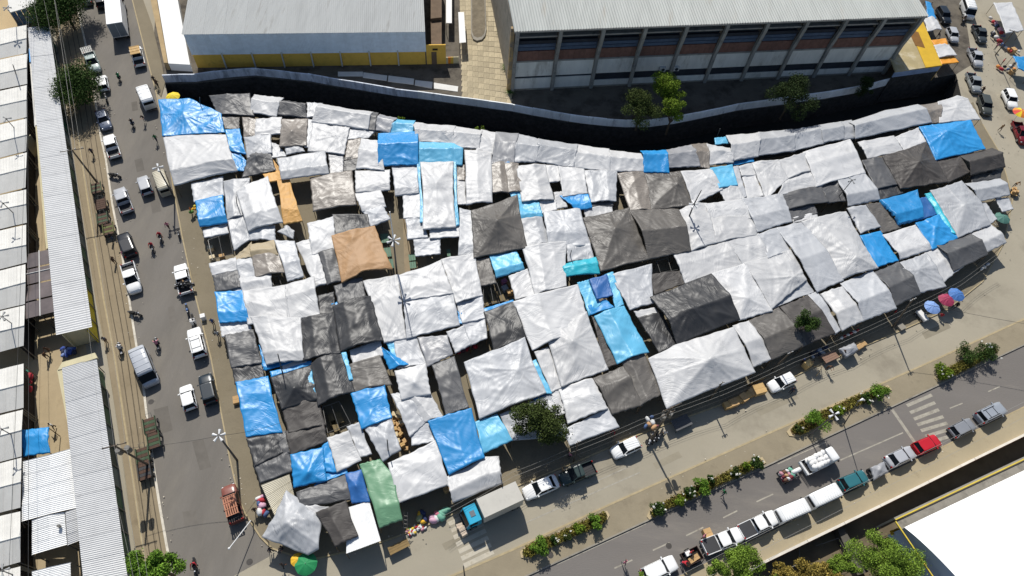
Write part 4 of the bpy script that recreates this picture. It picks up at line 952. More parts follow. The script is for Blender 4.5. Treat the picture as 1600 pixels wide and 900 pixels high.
T('N','1431,311 1448,308 1464,333 1443,341',2.7,'','dull navy tarp between two glossy blue ones')
T('L','1446,304 1458,303 1498,368 1482,362',2.8,'v.5:.2','turquoise strip edging the glossy blue tarps')
T('B','1432,349 1467,335 1497,371 1457,389',2.85,'p.5,.4:.35','glossy blue tarp with bright glare beside the turquoise strip')
T('S','1455,298 1503,283 1532,314 1547,350 1498,370',3.0,'p.5,.5:.6','large silver tent at the street end beside the turquoise strip',(0,1,3,4))
T('S','1509,287 1562,279 1577,304 1531,314',2.8,'h.5:.4','silver ridge tarp at the street end above the green umbrella')
T('S','1533,316 1541,318 1557,341 1547,349',2.5,'','silver sliver beside the large silver street end tent')
T('S','1557,310 1576,310 1582,326 1567,330',2.4,'','small grey awning above the green umbrella')
T('D','1464,383 1516,366 1543,397 1491,423',2.75,'h.45:.5','charcoal gabled tarp at the avenue corner')
T('W','1517,366 1548,352 1571,379 1543,393',2.75,'h.6:.35','cream white ridge tarp at the avenue corner')
T('W','1446,396 1465,387 1504,416 1475,440',2.65,'h.5:.2','white narrow tarp beside the charcoal corner gable')
T('S','1407,411 1447,396 1477,447 1420,461',2.75,'h.4:.25 p.4,.4:.2','silver tarp with soft grey hollow above the umbrellas')
T('D','1367,426 1404,410 1438,458 1400,477',2.75,'h.55:.5','charcoal gabled tarp with a pale cord on the avenue side')
T('S','1315,443 1363,423 1400,481 1350,500',2.8,'h.6:.5','silver gabled tarp with dark lower half on the avenue side')
T('W','1284,460 1316,449 1349,500 1316,516',2.8,'v.4:.3 h.6:.35','white gabled tarp beside the avenue side silver gable')
T('S','1263,462 1277,456 1313,514 1304,521',2.65,'h.4:.2','slim pale tarp between white gable and the dark tree tarp')
T('M','1221,480 1262,462 1304,520 1254,541',2.75,'h.45:.4','dark tarp with a small tree growing through')
T('T','1172,501 1217,481 1259,538 1206,561',2.8,'h.55:.5','glossy brown grey tarp beside the small tree')
T('W','1146,510 1171,502 1205,560 1177,572',2.75,'h.5:.4','white gabled strip beside the large radiating tent')
T('W','1015,560 1060,537 1146,511 1179,581 1043,637',3.2,'p.55,.55:1.3','large white radiating tent on the avenue side',(0,2,3,4),wr=1.3)
T('K','998,497 1035,489 1058,538 1030,550',2.75,'v.5:.15','black strip tarp with a white spot below the big black tent')
T('K','1018,464 1111,428 1155,498 1059,538',3.1,'h.58:.7 p.35,.58:.4','big black tent with gable shadow marked by a pole',wr=1.2)
T('M','1014,429 1064,423 1070,442 1024,460',2.6,'','flat black tarp beside the dark opening above the big black tent')
T('S','953,430 1018,413 1020,472 985,483',2.75,'v.5:.12','pale grey tarp with scribbled creases beside the blue group',wr=1.2)
T('W','992,486 1022,481 1027,489 999,497',2.5,'','white scrap above the black strip tarp',poles=False)
T('C','930,495 975,479 1013,549 965,567',2.9,'v.45:.45','sky blue gabled tarp in the blue group near the huge white tents')
T('C','903,443 920,438 938,474 920,492',2.6,'','pale blue sheet in the blue group beside the huge white tent')
T('B','920,478 945,468 958,480 924,491',2.6,'','blue scrap in the hollow of the blue group')
T('N','922,437 948,430 957,460 933,466',3.0,'','dull navy square raised above the blue group')
T('C','945,430 958,425 974,474 962,481',2.6,'','blue margin strip beside the scribbled grey tarp')
T('M','925,495 936,500 966,567 947,574',2.6,'','black margin strip beside the sky blue gabled tarp')
T('T','928,592 974,573 1003,632 957,646',2.75,'h.3:.3','brown grey shiny tarp on the avenue side')
T('T','973,566 1006,552 1038,612 1000,633',2.8,'v.3:.3','brown grey tarp with a fold beside the large radiating tent')
# --- the middle
T('P','767,256 790,254 795,299 767,300',2.65,'v.6:.12','taupe tarp below the blue grey ridge')
T('B','789,249 801,249 801,256 790,257',2.7,'','tiny blue patch on the taupe pair',poles=False)
T('P','788,256 810,256 817,298 794,300',2.7,'v.5:.12','second taupe tarp beside the white slanting one')
T('W','807,260 852,258 865,311 816,314',2.8,'v.6:.25','white slanting tarp with long diagonal folds',wr=1.4)
T('W','851,258 873,259 878,281 858,284',2.65,'','white piece above the torn black hole')
T('W','873,260 912,264 917,301 880,306',2.8,'h.5:.15','white tarp beside the torn black hole')
T('S','912,267 964,268 962,313 924,315',2.7,'v.7:.2','smooth silver tarp beside the taupe ribbed one')
T('C','796,298 816,300 818,314 809,335',2.6,'','sky blue corner behind the black pyramid')
T('C','808,312 840,313 847,338 812,343',2.65,'h.8:.15','sky blue wrinkled tarp beside the black pyramid with six creases',wr=1.4)
T('W','844,313 868,312 869,327 847,333',2.6,'','white crumpled piece beside the sky blue wrinkled tarp')
T('W','866,302 878,300 886,322 870,325',2.55,'','white narrow piece beside the small blue tarp')
T('B','876,306 917,302 924,324 900,328',2.65,'h.7:.2','small blue tarp below the torn black hole')
T('D','923,314 955,313 957,321 926,322',2.4,'','dark grey band under the smooth silver tarp',poles=False)
T('W','913,326 955,319 956,331 917,341',2.4,'','white band under the smooth silver tarp')
T('T','737,330 808,305 823,386 741,402',3.0,'p.47,.5:1.3','black brown pyramid tent with strong radiating creases')
T('S','718,326 738,330 741,396 716,398',2.6,'h.8:.15','pale strip beside the black brown pyramid')
T('S','812,343 846,340 859,378 820,386',2.65,'v.7:.2','silver tarp below the sky blue wrinkled one')
T('S','850,332 905,325 921,382 858,390',2.85,'h.6:.25 p.5,.4:.2','large silver tarp beside the first big brown grey tent')
T('S','886,378 919,371 927,403 888,408',2.7,'h.4:.12','silver tarp above the turquoise awning')
T('W','817,388 885,378 884,446 836,461',2.9,'v.35:.4','silver white bulging tarp between blue and turquoise awnings')
T('C','766,400 806,393 818,420 776,433',2.7,'h.75:.25','sky blue awning above stacked goods')
T('T','744,406 764,402 775,441 750,446',2.6,'','brown grey flap beside the sky blue awning')
T('W','796,432 824,421 836,460 806,467',2.7,'','pale flat tarp beside the stacked goods')
T('L','880,414 930,402 936,427 882,432',2.7,'v.3:.2 h.4:.2','turquoise gabled awning in the middle of the market')
T('W','803,472 902,445 921,510 833,546',2.95,'v.35:.45','huge cream white tent, upper of two')
T('W','851,517 916,488 949,576 878,603',3.15,'p.45,.42:.8','huge cream white tent, lower of two with radiating creases',wr=1.2)
T('K','757,488 803,472 821,527 772,547',2.75,'h.7:.2 v.5:.12','black tarp below the blue strip',wr=1.2)
T('B','751,483 800,469 804,476 757,492',2.6,'','blue strip above a black tarp',poles=False)
T('W','568,440 623,430 634,527 600,534',2.75,'h.35:.15','white sheet lying under the long lamp pole shadow')
T('W','622,431 688,407 707,458 631,469',2.95,'h.6:.15','smooth cream white sheet beside the long lamp pole shadow')
T('S','631,467 707,457 717,507 636,528',2.85,'h.4:.15','silver sheet below the smooth cream white one')
T('W','690,406 742,396 753,460 713,473',2.85,'v.3:.2','white sheet with heavy diagonal folds beside the cream one',wr=1.7)
T('S','713,472 753,461 757,496 723,504',2.7,'','silver sheet below the heavy diagonal folds',wr=1.3)
T('S','722,502 757,494 760,527 735,538',2.6,'','pale crumpled tarp next to the black tarp under the blue strip',wr=1.5)
T('S','699,519 725,510 735,537 712,550',2.7,'','little grey quilt like tarp')
T('B','715,481 721,490 722,505 716,504',2.6,'','small blue gap filler in silver sheets',poles=False)
T('S','616,531 649,526 666,568 622,574',2.6,'','grey tarp holding the tip of the lamp pole shadow')
T('C','604,536 617,533 624,561 612,551',2.5,'','sky blue margin beside the grey tarp at the shadow tip')
T('G','654,528 698,524 706,553 668,572',2.7,'h.5:.12','translucent grey tarp with a pinkish edge')
T('B','594,543 612,553 638,569 609,576',2.6,'v.5:.25','blue triangle tarp beside the white square tent')
T('W','618,580 665,569 672,615 628,623',3.0,'p.55,.6:.6','white square tent with a star fold')
T('D','676,572 710,558 732,635 697,647',2.75,'h.3:.25','dark grey long tarp with a light upper end beside an open alley')
T('S','727,566 770,550 819,528 852,613 750,653',2.95,'v.35:.25 p.75,.5:.25','wide silver tarp with crossing seams near the avenue tree',(0,2,3,4))
T('W','836,551 857,543 878,604 861,611',2.75,'','white strip between a thin blue stripe and the lower cream tent')
T('C','829,567 838,563 862,613 852,613',2.9,'','thin sky blue stripe beside the wide silver tarp',poles=False)
T('B','832,617 864,608 850,623 838,626',2.5,'','blue scrap above the avenue tree',poles=False)
T('S','783,648 858,617 890,680 800,687',2.6,'','silver tarp beneath the avenue tree')
T('W','874,607 926,592 948,638 888,661',2.75,'v.75:.3 h.5:.12','white tarp with a bright ridge beside the avenue tree')
T('S','880,672 948,637 966,667 892,695',2.6,'','silver avenue side awning with tree shadow')
T('W','850,620 875,607 890,642 865,652',2.6,'','white corner above the avenue tree')
# --- lower stalls
T('S','612,617 636,612 667,657 640,681',2.7,'h.4:.15','silver drape below the white square tent')
T('W','630,621 672,616 691,650 664,658',2.75,'v.4:.25','whitish tarp below the white square tent')
T('S','643,679 668,659 682,688 645,695',2.6,'','grey tarp behind the big blue avenue tarp')
T('B','549,615 600,602 611,652 565,669',2.9,'v.5:.15','blue tarp with a centre seam in the lower stalls')
T('S','566,661 610,651 625,701 598,719',2.8,'p.5,.6:.4','grey creased tarp with a pole through it below the seamed blue tarp',wr=1.3)
T('S','543,668 562,661 580,708 562,713',2.6,'','narrow pleated silver tarp beside a white one')
T('W','512,685 544,675 563,718 527,736',2.75,'','plain white tarp beside the wrinkled blue strip')
T('B','455,711 504,700 509,750 460,760',2.85,'p.5,.7:.5','blue peaked tarp in the lower stalls')
T('B','504,699 516,688 525,736 508,735',2.7,'','wrinkled blue strip beside the plain white tarp',wr=1.6)
T('B','508,734 538,732 541,739 492,759',2.5,'','blue tail below the wrinkled blue strip')
T('D','465,769 540,742 547,780 472,791',2.7,'h.6:.15','dark silver crumpled tarp above the foil tent',wr=1.8)
T('N','540,742 565,735 577,783 550,784',2.75,'p.5,.5:.5','navy tent beside the green tarp')
T('E','563,727 594,719 615,745 628,810 593,823',2.85,'h.75:.25 v.5:.15','long green translucent tarp',(0,1,3,4))
T('W','608,724 680,689 700,756 624,784',2.9,'h.4:.15','large plain white tarp beside the green one')
T('W','698,746 758,715 778,714 783,755 709,784',2.8,'h.6:.35','smooth white vinyl cover beside the box truck',(0,2,3,4))
T('B','670,659 736,639 756,714 702,740',3.15,'v.5:.2','big blue avenue side tarp above the white vinyl cover')
T('C','744,660 776,648 799,687 755,707',2.8,'h.6:.1','light cyan tarp beside the avenue tree')
T('K','386,686 430,678 440,706 399,727',2.65,'','crumpled black tarp with a white rope below the tall blue one',wr=2.2)
T('D','399,727 451,706 457,736 408,753',2.55,'p.5,.3:.25','dark grey tarp above the corrugated cream roof')
T('D','430,678 446,674 452,706 440,708',2.6,'','dark grey sliver beside the crumpled black tarp',poles=False)
T('S','448,768 472,783 500,812 498,857 480,865 411,838 430,810',2.8,'p.66,.3:.55 p.3,.6:.45 h.6:.2','crumpled foil tent at the kerb corner',(0,2,4,5),wr=2.2)
T('W','470,786 515,793 506,804 497,811',2.6,'','white flap between foil tent and black tarp',poles=False)
T('M','495,802 540,784 558,836 524,852',3.0,'v.4:.2','black tarp half covering white corrugated sheets')
# --- stalls elsewhere
T('B','34,673 74,669 76,706 37,711',2.9,'h.3:.15','small blue tarp in the yard between sheds and hall',group='tarps away from the market')
T('W','1553,5 1581,4 1599,46 1572,51',2.6,'h.5:.1','white tarp over stalls on the far pavement',group='tarps away from the market')
T('B','1584,88 1612,90 1612,114 1592,106',2.6,'h.5:.1','blue tarp at the picture edge on the far pavement',group='tarps away from the market')
T('B','1447,1 1455,5 1463,28 1449,26',2.7,'','blue awning against the annex street wall',group='tarps away from the market')
T('W','1444,28 1462,27 1471,45 1450,48',2.6,'v.6:.2','white awning beside the blue one against the annex',group='tarps away from the market')
T('X','1456,63 1477,60 1480,70 1461,72',2.4,'','first bright orange awning against the annex',group='tarps away from the market')
T('W','1460,71 1483,70 1494,86 1468,89',2.6,'v.6:.15','white awning between two orange ones',group='tarps away from the market')
T('X','1469,90 1490,87 1497,97 1472,100',2.4,'','second bright orange awning at the annex corner',group='tarps away from the market')
# corrugated sheets used as stall roofs
def sheet_roof(px, z, n, waves, m, label, across=False):
    a, b, c, d = Gs(px, z); t = empty('sheet_roof', ((a.x + c.x) / 2, (a.y + c.y) / 2, 0.12), 0, label, 'roof')
    if across: roof_in_sheets(t, a, d, c, b, n, waves, m, .03)
    else: roof_in_sheets(t, a, b, c, d, n, waves, m, .03)
    for p in (a, b, c, d): k = obj('pole', pole_mesh(), None, t, Vector((p.x, p.y, .12)) - t.location); k.scale = (1, 1, z - .15)
    return t
sheet_roof('408,758 452,741 460,775 432,812', 2.45, 3, 22, mat('cream_roof_sheet', (214, 206, 184), .6, .1, .7, dirt=((170, 156, 126), .6, .55, .5)), 'cream corrugated roof beside the foil tent', True)
sheet_roof('543,793 577,783 595,845 541,865', 2.75, 3, 22, mat('bright_roof_sheet', (248, 248, 246)), 'white corrugated roof at the end of the lower stalls')
# ------------------------------------------------------------------ vehicles
M_GLASS = mat('car_glass', (24, 28, 32), 0.25, 0.1, 0.5, spec=0.12, rand=0)
M_TYRE = mat('tyre_rubber', (34, 33, 32), 0.85, 0.1, 1.0, rand=0)
M_RIM = mat('wheel_rim', (150, 150, 150), 0.4, 0.1, 1.0, metal=.5, rand=0)
M_HEAD = mat('headlamp_glass', (226, 228, 230), 0.15, 0.05, 1.0, spec=.8, rand=0)
M_TAIL = mat('tail_lamp_red', (170, 30, 28), 0.25, 0.1, 1.0, rand=0)
M_TRIM = mat('black_trim', (46, 46, 48), 0.6, 0.1, 1.0, rand=0)
def paint(name, rgb, rough=0.3):
    return mat('paint_' + name, rgb, rough, 0.04, 0.8, 0, 3, .5, 0, 0.0, dirt=(tuple(x * .86 for x in rgb), 0.9, 0.6, .4))
def loft(st, zb=.28):
    """body shell lofted from stations (x, half width, top height)"""
    mb = MB(); n = 0; ring = []
    for (x, w, zt) in st:
        zm = zb + (zt - zb) * .5
        h = [(w * .9, zb), (w, zb + .14), (w, zm), (w * .97, zt - .09), (w * .86, zt - .01), (w * .45, zt + .025)]
        ring.append([(x, y, z) for y, z in h] + [(x, -y, z) for y, z in h[::-1]])
    n = len(ring[0]); vs = [p for r in ring for p in r]; fs = []
    for i in range(len(ring) - 1):
        for j in range(n):
            fs.append((i * n + j, i * n + (j + 1) % n, (i + 1) * n + (j + 1) % n, (i + 1) * n + j))
    fs.append(tuple(range(n))[::-1]); e = (len(ring) - 1) * n; fs.append(tuple(e + j for j in range(n)))
    return mb.add(vs, fs)
def cabin(xb0, xb1, xt0, xt1, wb, wt, zb, zt):
    """glass house: base rear/front, top rear/front"""
    vs = [(xb0, -wb, zb), (xb1, -wb, zb), (xb1, wb, zb), (xb0, wb, zb), (xt0, -wt, zt), (xt1, -wt, zt), (xt1, wt, zt), (xt0, wt, zt)]
    # a little bulge in the windscreen and rear window
    return MB().add(vs, [(4, 5, 6, 7), (0, 1, 5, 4), (1, 2, 6, 5), (2, 3, 7, 6), (3, 0, 4, 7)])
def roofpan(xb0, xb1, xt0, xt1, wb, wt, zb, zt, mid=None):
    mb = MB(); r = .14
    x0, x1 = xt0 - .1, xt1 + .08; w = wt + .07; r = .1
    pts = [(x0, -w + r), (x0 + r, -w), (x1 - r, -w), (x1, -w + r), (x1 + .06, 0), (x1, w - r), (x1 - r, w), (x0 + r, w), (x0, w - r), (x0 - .04, 0)]
    k = len(pts); c = ((x0 + x1) / 2, 0)
    vs = [(p[0], p[1], zt - .02) for p in pts] + [(p[0], p[1], zt + .02) for p in pts] + [(c[0] + (p[0] - c[0]) * .86, p[1] * .82, zt + .05) for p in pts]
    fs = [(i, (i + 1) % k, k + (i + 1) % k, k + i) for i in range(k)] + [(k + i, k + (i + 1) % k, 2 * k + (i + 1) % k, 2 * k + i) for i in range(k)] + [tuple(range(2 * k, 3 * k))]
    mb.add(vs, fs)
    for sy in (-1, 1):
        def bar(a, b, t): mb.tube([a, b], t, 4)
        bar((xb1, sy * (wb + .005), zb), (xt1, sy * (wt + .005), zt), .05)
        bar((xb0, sy * (wb + .005), zb), (xt0, sy * (wt + .005), zt), .065)
        m = .5 * (xt0 + xt1) - .05
        for q in (mid or [m]): bar((q - .05, sy * (wb + .008), zb), (q, sy * (wt + .008), zt), .04)
    return mb
WH = {}
def wheel_meshes(r):
    if r not in WH:
        a = MB().tube([(0, -.1, 0), (0, .1, 0)], r, 14).mesh('wheel', False); a.materials.append(M_TYRE)
        b = MB().tube([(0, -.108, 0), (0, .108, 0)], r * .58, 10).mesh('rim', False); b.materials.append(M_RIM)
        WH[r] = (a, b)
    return WH[r]
KINDS = {  # length, width, cabin numbers, stations, wheel radius
 'sedan': dict(L=4.45, W=1.74, cab=(-1.75, 1.0, -1.1, .2, .80, .62, .92, 1.46), st=((-2.2, .66, .78), (-2.1, .80, .93), (-1.5, .86, .98), (-.5, .87, .95), (.9, .87, .96), (1.6, .84, .88), (2.05, .78, .76), (2.22, .6, .6))),
 'hatch': dict(L=3.85, W=1.68, cab=(-1.84, .85, -1.42, .15, .78, .60, .93, 1.48), st=((-1.92, .66, .8), (-1.85, .78, .95), (-1.2, .84, .97), (.0, .84, .95), (.8, .84, .97), (1.4, .81, .88), (1.78, .74, .76), (1.92, .58, .6))),
 'suv': dict(L=4.5, W=1.82, cab=(-2.12, .9, -1.85, .25, .82, .66, 1.06, 1.68), st=((-2.25, .7, .9), (-2.18, .84, 1.08), (-1.4, .9, 1.1), (.0, .9, 1.08), (.9, .9, 1.1), (1.65, .87, 1.02), (2.1, .8, .9), (2.25, .62, .7))),
 'pickup': dict(L=5.2, W=1.84, cab=(-.66, 1.34, -.55, .44, .84, .68, 1.06, 1.74), st=((-.7, .84, 1.06), (-.66, .9, 1.08), (.2, .91, 1.08), (1.1, .91, 1.1), (1.9, .88, 1.04), (2.4, .82, .92), (2.6, .64, .7))),
 'van': dict(L=5.1, W=1.95, cab=None, st=((-2.55, .86, 1.95), (-2.5, .93, 2.2), (-1.6, .95, 2.28), (1.2, .95, 2.26), (1.55, .93, 2.12)), zr=2.3),
 'minibus': dict(L=4.6, W=1.8, cab=None, st=((-2.3, .8, 1.7), (-2.25, .86, 1.86), (-1.6, .88, 1.93), (1.6, .88, 1.92), (1.95, .86, 1.8)), zr=1.95)}
VN = 0
def place_root(name, f, r, z, label, cat, group):
    a, b = G(*f, z), G(*r, z); d = a - b
    t = empty(name, ((a.x + b.x) / 2, (a.y + b.y) / 2, 0.008), math.atan2(d.y, d.x), label, cat, group)
    return t, d.length
CACHE = {}
def cached(key, f):
    if key not in CACHE: CACHE[key] = f()
    return CACHE[key]
def V(kind, f, r, pname, rgb, label, z=0.9, bed=None, extras=(), group='cars and vans in the streets', base=0.008, name='car'):
    k = KINDS[kind]
    nm = {'pickup': 'pickup_truck', 'van': 'van', 'minibus': 'minibus'}.get(kind, 'car')
    t, L = place_root(nm, f, r, z, label, {'pickup': 'pickup', 'van': 'van', 'minibus': 'minibus'}.get(kind, 'car'), group)
    t.location.z = base
    L *= .95; s = max(.86, min({'minibus': .93, 'pickup': .97}.get(kind, 1.0), L / k['L'])); t.scale = (s, (s + 1) / 2 if s < 1 else 1 + (s - 1) * .5, 1)
    P = paint(pname, rgb)
    obj('body', cached(kind + 'b', lambda: loft(k['st'], .3).mesh('body', True)), P, t)
    w = k['W'] / 2
    if k['cab']:
        c = k['cab']
        obj('window', cached(kind + 'g', lambda: cabin(*c).mesh('window')), M_GLASS, t)
        obj('roof', cached(kind + 'r', lambda: roofpan(*c, mid=[(c[2] + c[3]) / 2 - .05] if kind != 'suv' else [c[2] + (c[3] - c[2]) * .3, c[2] + (c[3] - c[2]) * .68]).mesh('roof')), P, t)
        xr = k['L'] / 2
    else:
        xr = k['L'] / 2; xf = k['st'][-1][0]; zt = k['st'][-1][2]
        # sloping windscreen and short nose
        zn = 1.15 if kind == 'van' else 1.0
        def nose():
            q = [(xf - .02, w - .06, zt - .06), (xr - .35 if kind == 'van' else xr - .12, w - .08, zn)]
            vs = [(xf - .05, -w + .07, zt - .05), (xf - .05, w - .07, zt - .05), (q[1][0], w - .07, zn), (q[1][0], -w + .07, zn)]
            vs += [(xf - .25, -w + .07, zn), (xf - .25, w - .07, zn)]
            return MB().add(vs, [(0, 3, 2, 1), (0, 4, 3), (1, 2, 5)]).mesh('windscreen')
        obj('windscreen', cached(kind + 'n', nose), M_GLASS, t)
        def bonnet():
            x1 = xr - .35 if kind == 'van' else xr - .12
            return loft(((xf - .3, w - .02, zn + .02), (x1, w - .04, zn), (xr - .06, w - .1, zn - .15), (xr, w - .25, zn - .4)), .3).mesh('bonnet', True)
        obj('bonnet', cached(kind + 'o', bonnet), P, t)
        def side():
            mb = MB(); z1 = k['zr'] - .22; z0 = z1 - .55
            for x0, x1 in ((-xr + .3, -xr + 1.35), (-xr + 1.45, -.05), (.05, xf - .25)):
                for sy in (-1, 1): mb.box(x0, x1, sy * (w - .01) - .02, sy * (w - .01) + .02, z0, z1)
            mb.box(-xr - .015, -xr + .05, -w + .22, w - .22, z0, z1 - .05)
            return mb.mesh('window')
        obj('window', cached(kind + 'w', side), M_GLASS, t)
        def ribs():
            mb = MB(); x = -xr + .45
            while x < xf - .2:
                mb.box(x, x + .1, -w + .16, w - .16, k['zr'] - .03, k['zr'] + .02); x += .34 if kind == 'minibus' else .8
            return mb.mesh('roof_ribs')
        obj('roof_ribs', cached(kind + 'rb', ribs), P, t)
    if kind == 'pickup':
        def bedm():
            mb = MB(); x0, x1 = -2.58, -.72; y = .9
            for sy in (-1, 1): mb.box(x0, x1, sy * y - .07 if sy > 0 else -y, sy * y if sy > 0 else -y + .07, .42, 1.02)
            mb.box(x0, x0 + .07, -y, y, .42, 1.0); mb.box(x1 - .06, x1, -y, y, .42, 1.04)
            return mb.mesh('cargo_bed')
        obj('cargo_bed', cached('bed', bedm), P, t)
        obj('bed_floor', cached('bedf', lambda: MB().box(-2.5, -.78, -.84, .84, .45, .62).mesh('bed_floor')), M_TRIM, t)
        if bed == 'cover': obj('bed_cover', cached('bedc', lambda: MB().box(-2.52, -.79, -.835, .835, .9, 1.0).mesh('bed_cover')), mat('bed_cover_vinyl', (64, 64, 66), .55, .1, .6), t)
    wr = .33 if kind in ('sedan', 'hatch') else .37
    wb = k['L'] * .29
    for sx in (-1, 1):
        for sy in (-1, 1):
            a, b = wheel_meshes(wr)
            o = obj('wheel', a, None, t, Vector((sx * wb + (.1 if sx > 0 else 0), sy * (w - .12), wr))); obj('rim', b, None, o)
    for sy in (-1, 1):
        obj('headlight', cached(kind + 'hl', lambda: MB().ball((0, 0, 0), .12, .16, .09, 8, 4).mesh('headlight', True)), M_HEAD, t, Vector((xr - .17, sy * (w - .28), .68 if kind in ('sedan', 'hatch') else .8)))
        obj('tail_light', cached('tl', lambda: MB().box(-.05, .05, -.1, .1, -.14, .14).mesh('tail_light')), M_TAIL, t, Vector((-xr + .06, sy * (w - .2), .82 if kind in ('sedan', 'hatch') else .95)))
        mx = (k['cab'][1] - .25) if k['cab'] else k['st'][-1][0] - .1
        obj('mirror', cached('mi', lambda: MB().box(-.07, .07, -.1, .1, -.07, .07).mesh('mirror')), P if kind not in ('van', 'minibus') else M_TRIM, t, Vector((mx, sy * (w + .06), 1.08 if kind in ('sedan', 'hatch') else 1.25)))
    obj('bumper', cached(kind + 'bp', lambda: MB().box(-xr - .04, -xr + .12, -w + .14, w - .14, .36, .56).mesh('bumper')), M_TRIM if pname in ('white', 'silver', 'grey') and kind != 'sedan' else P, t)
    if 'rack' in extras:
        obj('roof_rack', cached('rk' + kind, lambda: MB().tube([(c[2] + .1, .56, c[7] + .1), (c[3] - .1, .56, c[7] + .1)], .03, 5).tube([(c[2] + .1, -.56, c[7] + .1), (c[3] - .1, -.56, c[7] + .1)], .03, 5).tube([(c[2] + .5, -.56, c[7] + .1), (c[2] + .5, .56, c[7] + .1)], .025, 5).tube([(c[3] - .4, -.56, c[7] + .1), (c[3] - .4, .56, c[7] + .1)], .025, 5).mesh('roof_rack')), M_TRIM, t)
    return t
WHT = ('white', (246, 246, 244)); SIL = ('silver', (182, 184, 188)); GRY = ('grey', (122, 126, 132)); BLK = ('black', (36, 38, 44)); 
# street with the parked row
V('sedan', (130,-26), (138,13), 'sage', (120, 132, 128), 'sage grey car half under the street tree at the picture edge')
V('hatch', (153,-20), (160,20), *BLK, 'black hatchback at the picture edge beside the tall white box truck')
p_load = V('pickup', (211,70), (219,104), *WHT, 'white pickup loaded with a tan crate on its cab')
V('pickup', (150,111), (137,80), 'pale_green', (176, 190, 184), 'pale pickup with a white slatted crate under the street tree')
V('hatch', (156,113), (163,144), *WHT, 'white hatchback beside the round street tree with a motorbike behind')
V('sedan', (168,204), (154,167), 'steel_blue', (98, 108, 128), 'blue grey saloon parked nose down in the tree shade')
V('pickup', (166,203), (182,252), *WHT, 'white pickup with dark empty bed below the blue grey saloon')
V('van', (217,125), (236,170), *WHT, 'white van with a plain white roof driving past the yellow parasol', z=1.6)
V('hatch', (219,270), (232,306), *SIL, 'silver hatchback driving beside the cream roofed minibus')
V('minibus', (245,262), (260,304), 'cream', (206, 198, 176), 'old minibus with ribbed cream roof under the lamp post', z=1.4)
V('pickup', (183,288), (201,336), *SIL, 'silver pickup parked by the dark trailers')
V('suv', (189,361), (206,402), *BLK, 'black car parked at the kerb with a person opening its door')
V('pickup', (213,463), (196,404), *WHT, 'white pickup parked nose down with people at its open tailgate', bed=None)
p_bike = V('pickup', (279,407), (292,463), *WHT, 'white pickup carrying two dark motorbikes')
V('suv', (301,511), (313,558), *WHT, 'white estate car with roof rack beside the blue street tarp', extras=('rack',))
V('van', (236,603), (212,541), 'pearl', (186, 190, 196), 'tall pearl grey van facing down at the white kerb', z=1.5)
V('hatch', (288,600), (298,640), *WHT, 'small white hatchback driving up the street beside a dark car')
V('suv', (319,583), (330,631), 'dark_teal', (40, 50, 58), 'dark teal car at the kerb opposite the tall blue tarp')
p_cop = V('pickup', (357,764), (368,808), 'copper', (136, 82, 70), 'copper pickup with a slatted rack of bricks near the kerb corner')
# market road
V('sedan', (817,773), (873,749), *WHT, 'white saloon parked behind the cyan cab box truck')
V('pickup', (876,750), (929,729), 'bottle_green', (48, 64, 62), 'dark green pickup parked behind the white saloon')
V('hatch', (956,709), (1000,689), *WHT, 'white hatchback parked below the avenue tree awning')
V('hatch', (1200,607), (1244,587), *WHT, 'white hatchback with an open tailgate by the wooden crates')
# avenue row
V('suv', (1058,876), (1003,902), *WHT, 'white estate car at the lower picture edge behind the trailer')
V('pickup', (1161,832), (1098,857), *WHT, 'white pickup with dark bed cover towing the box trailer', bed='cover')
V('pickup', (1215,805), (1156,833), *WHT, 'white pickup with dark bed cover behind two minibuses', bed='cover')
V('minibus', (1268,786), (1212,809), *WHT, 'white minibus with ribbed roof, in front of the covered pickup', z=1.4)
V('minibus', (1318,761), (1262,787), *WHT, 'white minibus with a strap over its ribbed roof behind the teal car', z=1.4)
V('hatch', (1357,741), (1313,759), 'teal', (52, 112, 120), 'teal hatchback parked ahead of the strapped minibus')
V('sedan', (1430,703), (1386,723), *SIL, 'silver saloon parked behind the red hatchback')
V('hatch', (1472,684), (1428,703), 'red', (196, 36, 48), 'bright red hatchback at the stop line')
V('hatch', (1525,658), (1485,678), 'grey', (140, 143, 148), 'grey hatchback parked beyond the zebra crossing')
V('suv', (1571,634), (1528,655), 'cool_grey', (156, 162, 170), 'cool grey estate car last in the avenue row', extras=('rack',))
# far street
V('suv', (1485,40), (1466,8), 'ink', (30, 38, 46), 'black estate car by the blue awning of the annex')
V('van', (1523,33), (1508,-12), *WHT, 'white van with blue grey flanks on the far street', z=1.6)
V('hatch', (1496,69), (1483,39), *SIL, 'silver hatchback behind the black estate car on the far street')
V('pickup', (1539,69), (1524,36), 'dark_grey', (66, 72, 74), 'dark grey pickup nosed behind the white van')
V('pickup', (1532,105), (1518,73), *SIL, 'silver pickup on the far street beside pink bundles')
V('pickup', (1529,145), (1516,112), 'light_grey', (150, 156, 158), 'grey pickup with blue goods in its bed beside the annex corner')
V('suv', (1586,171), (1572,139), *WHT, 'white estate car above the red and yellow umbrella')
V('suv', (1546,183), (1534,146), 'olive_grey', (74, 78, 74), 'dark olive estate car beside the white end tarp')
V('pickup', (1604,226), (1588,188), 'crimson', (122, 28, 40), 'crimson pickup at the picture edge below the red and yellow umbrella')

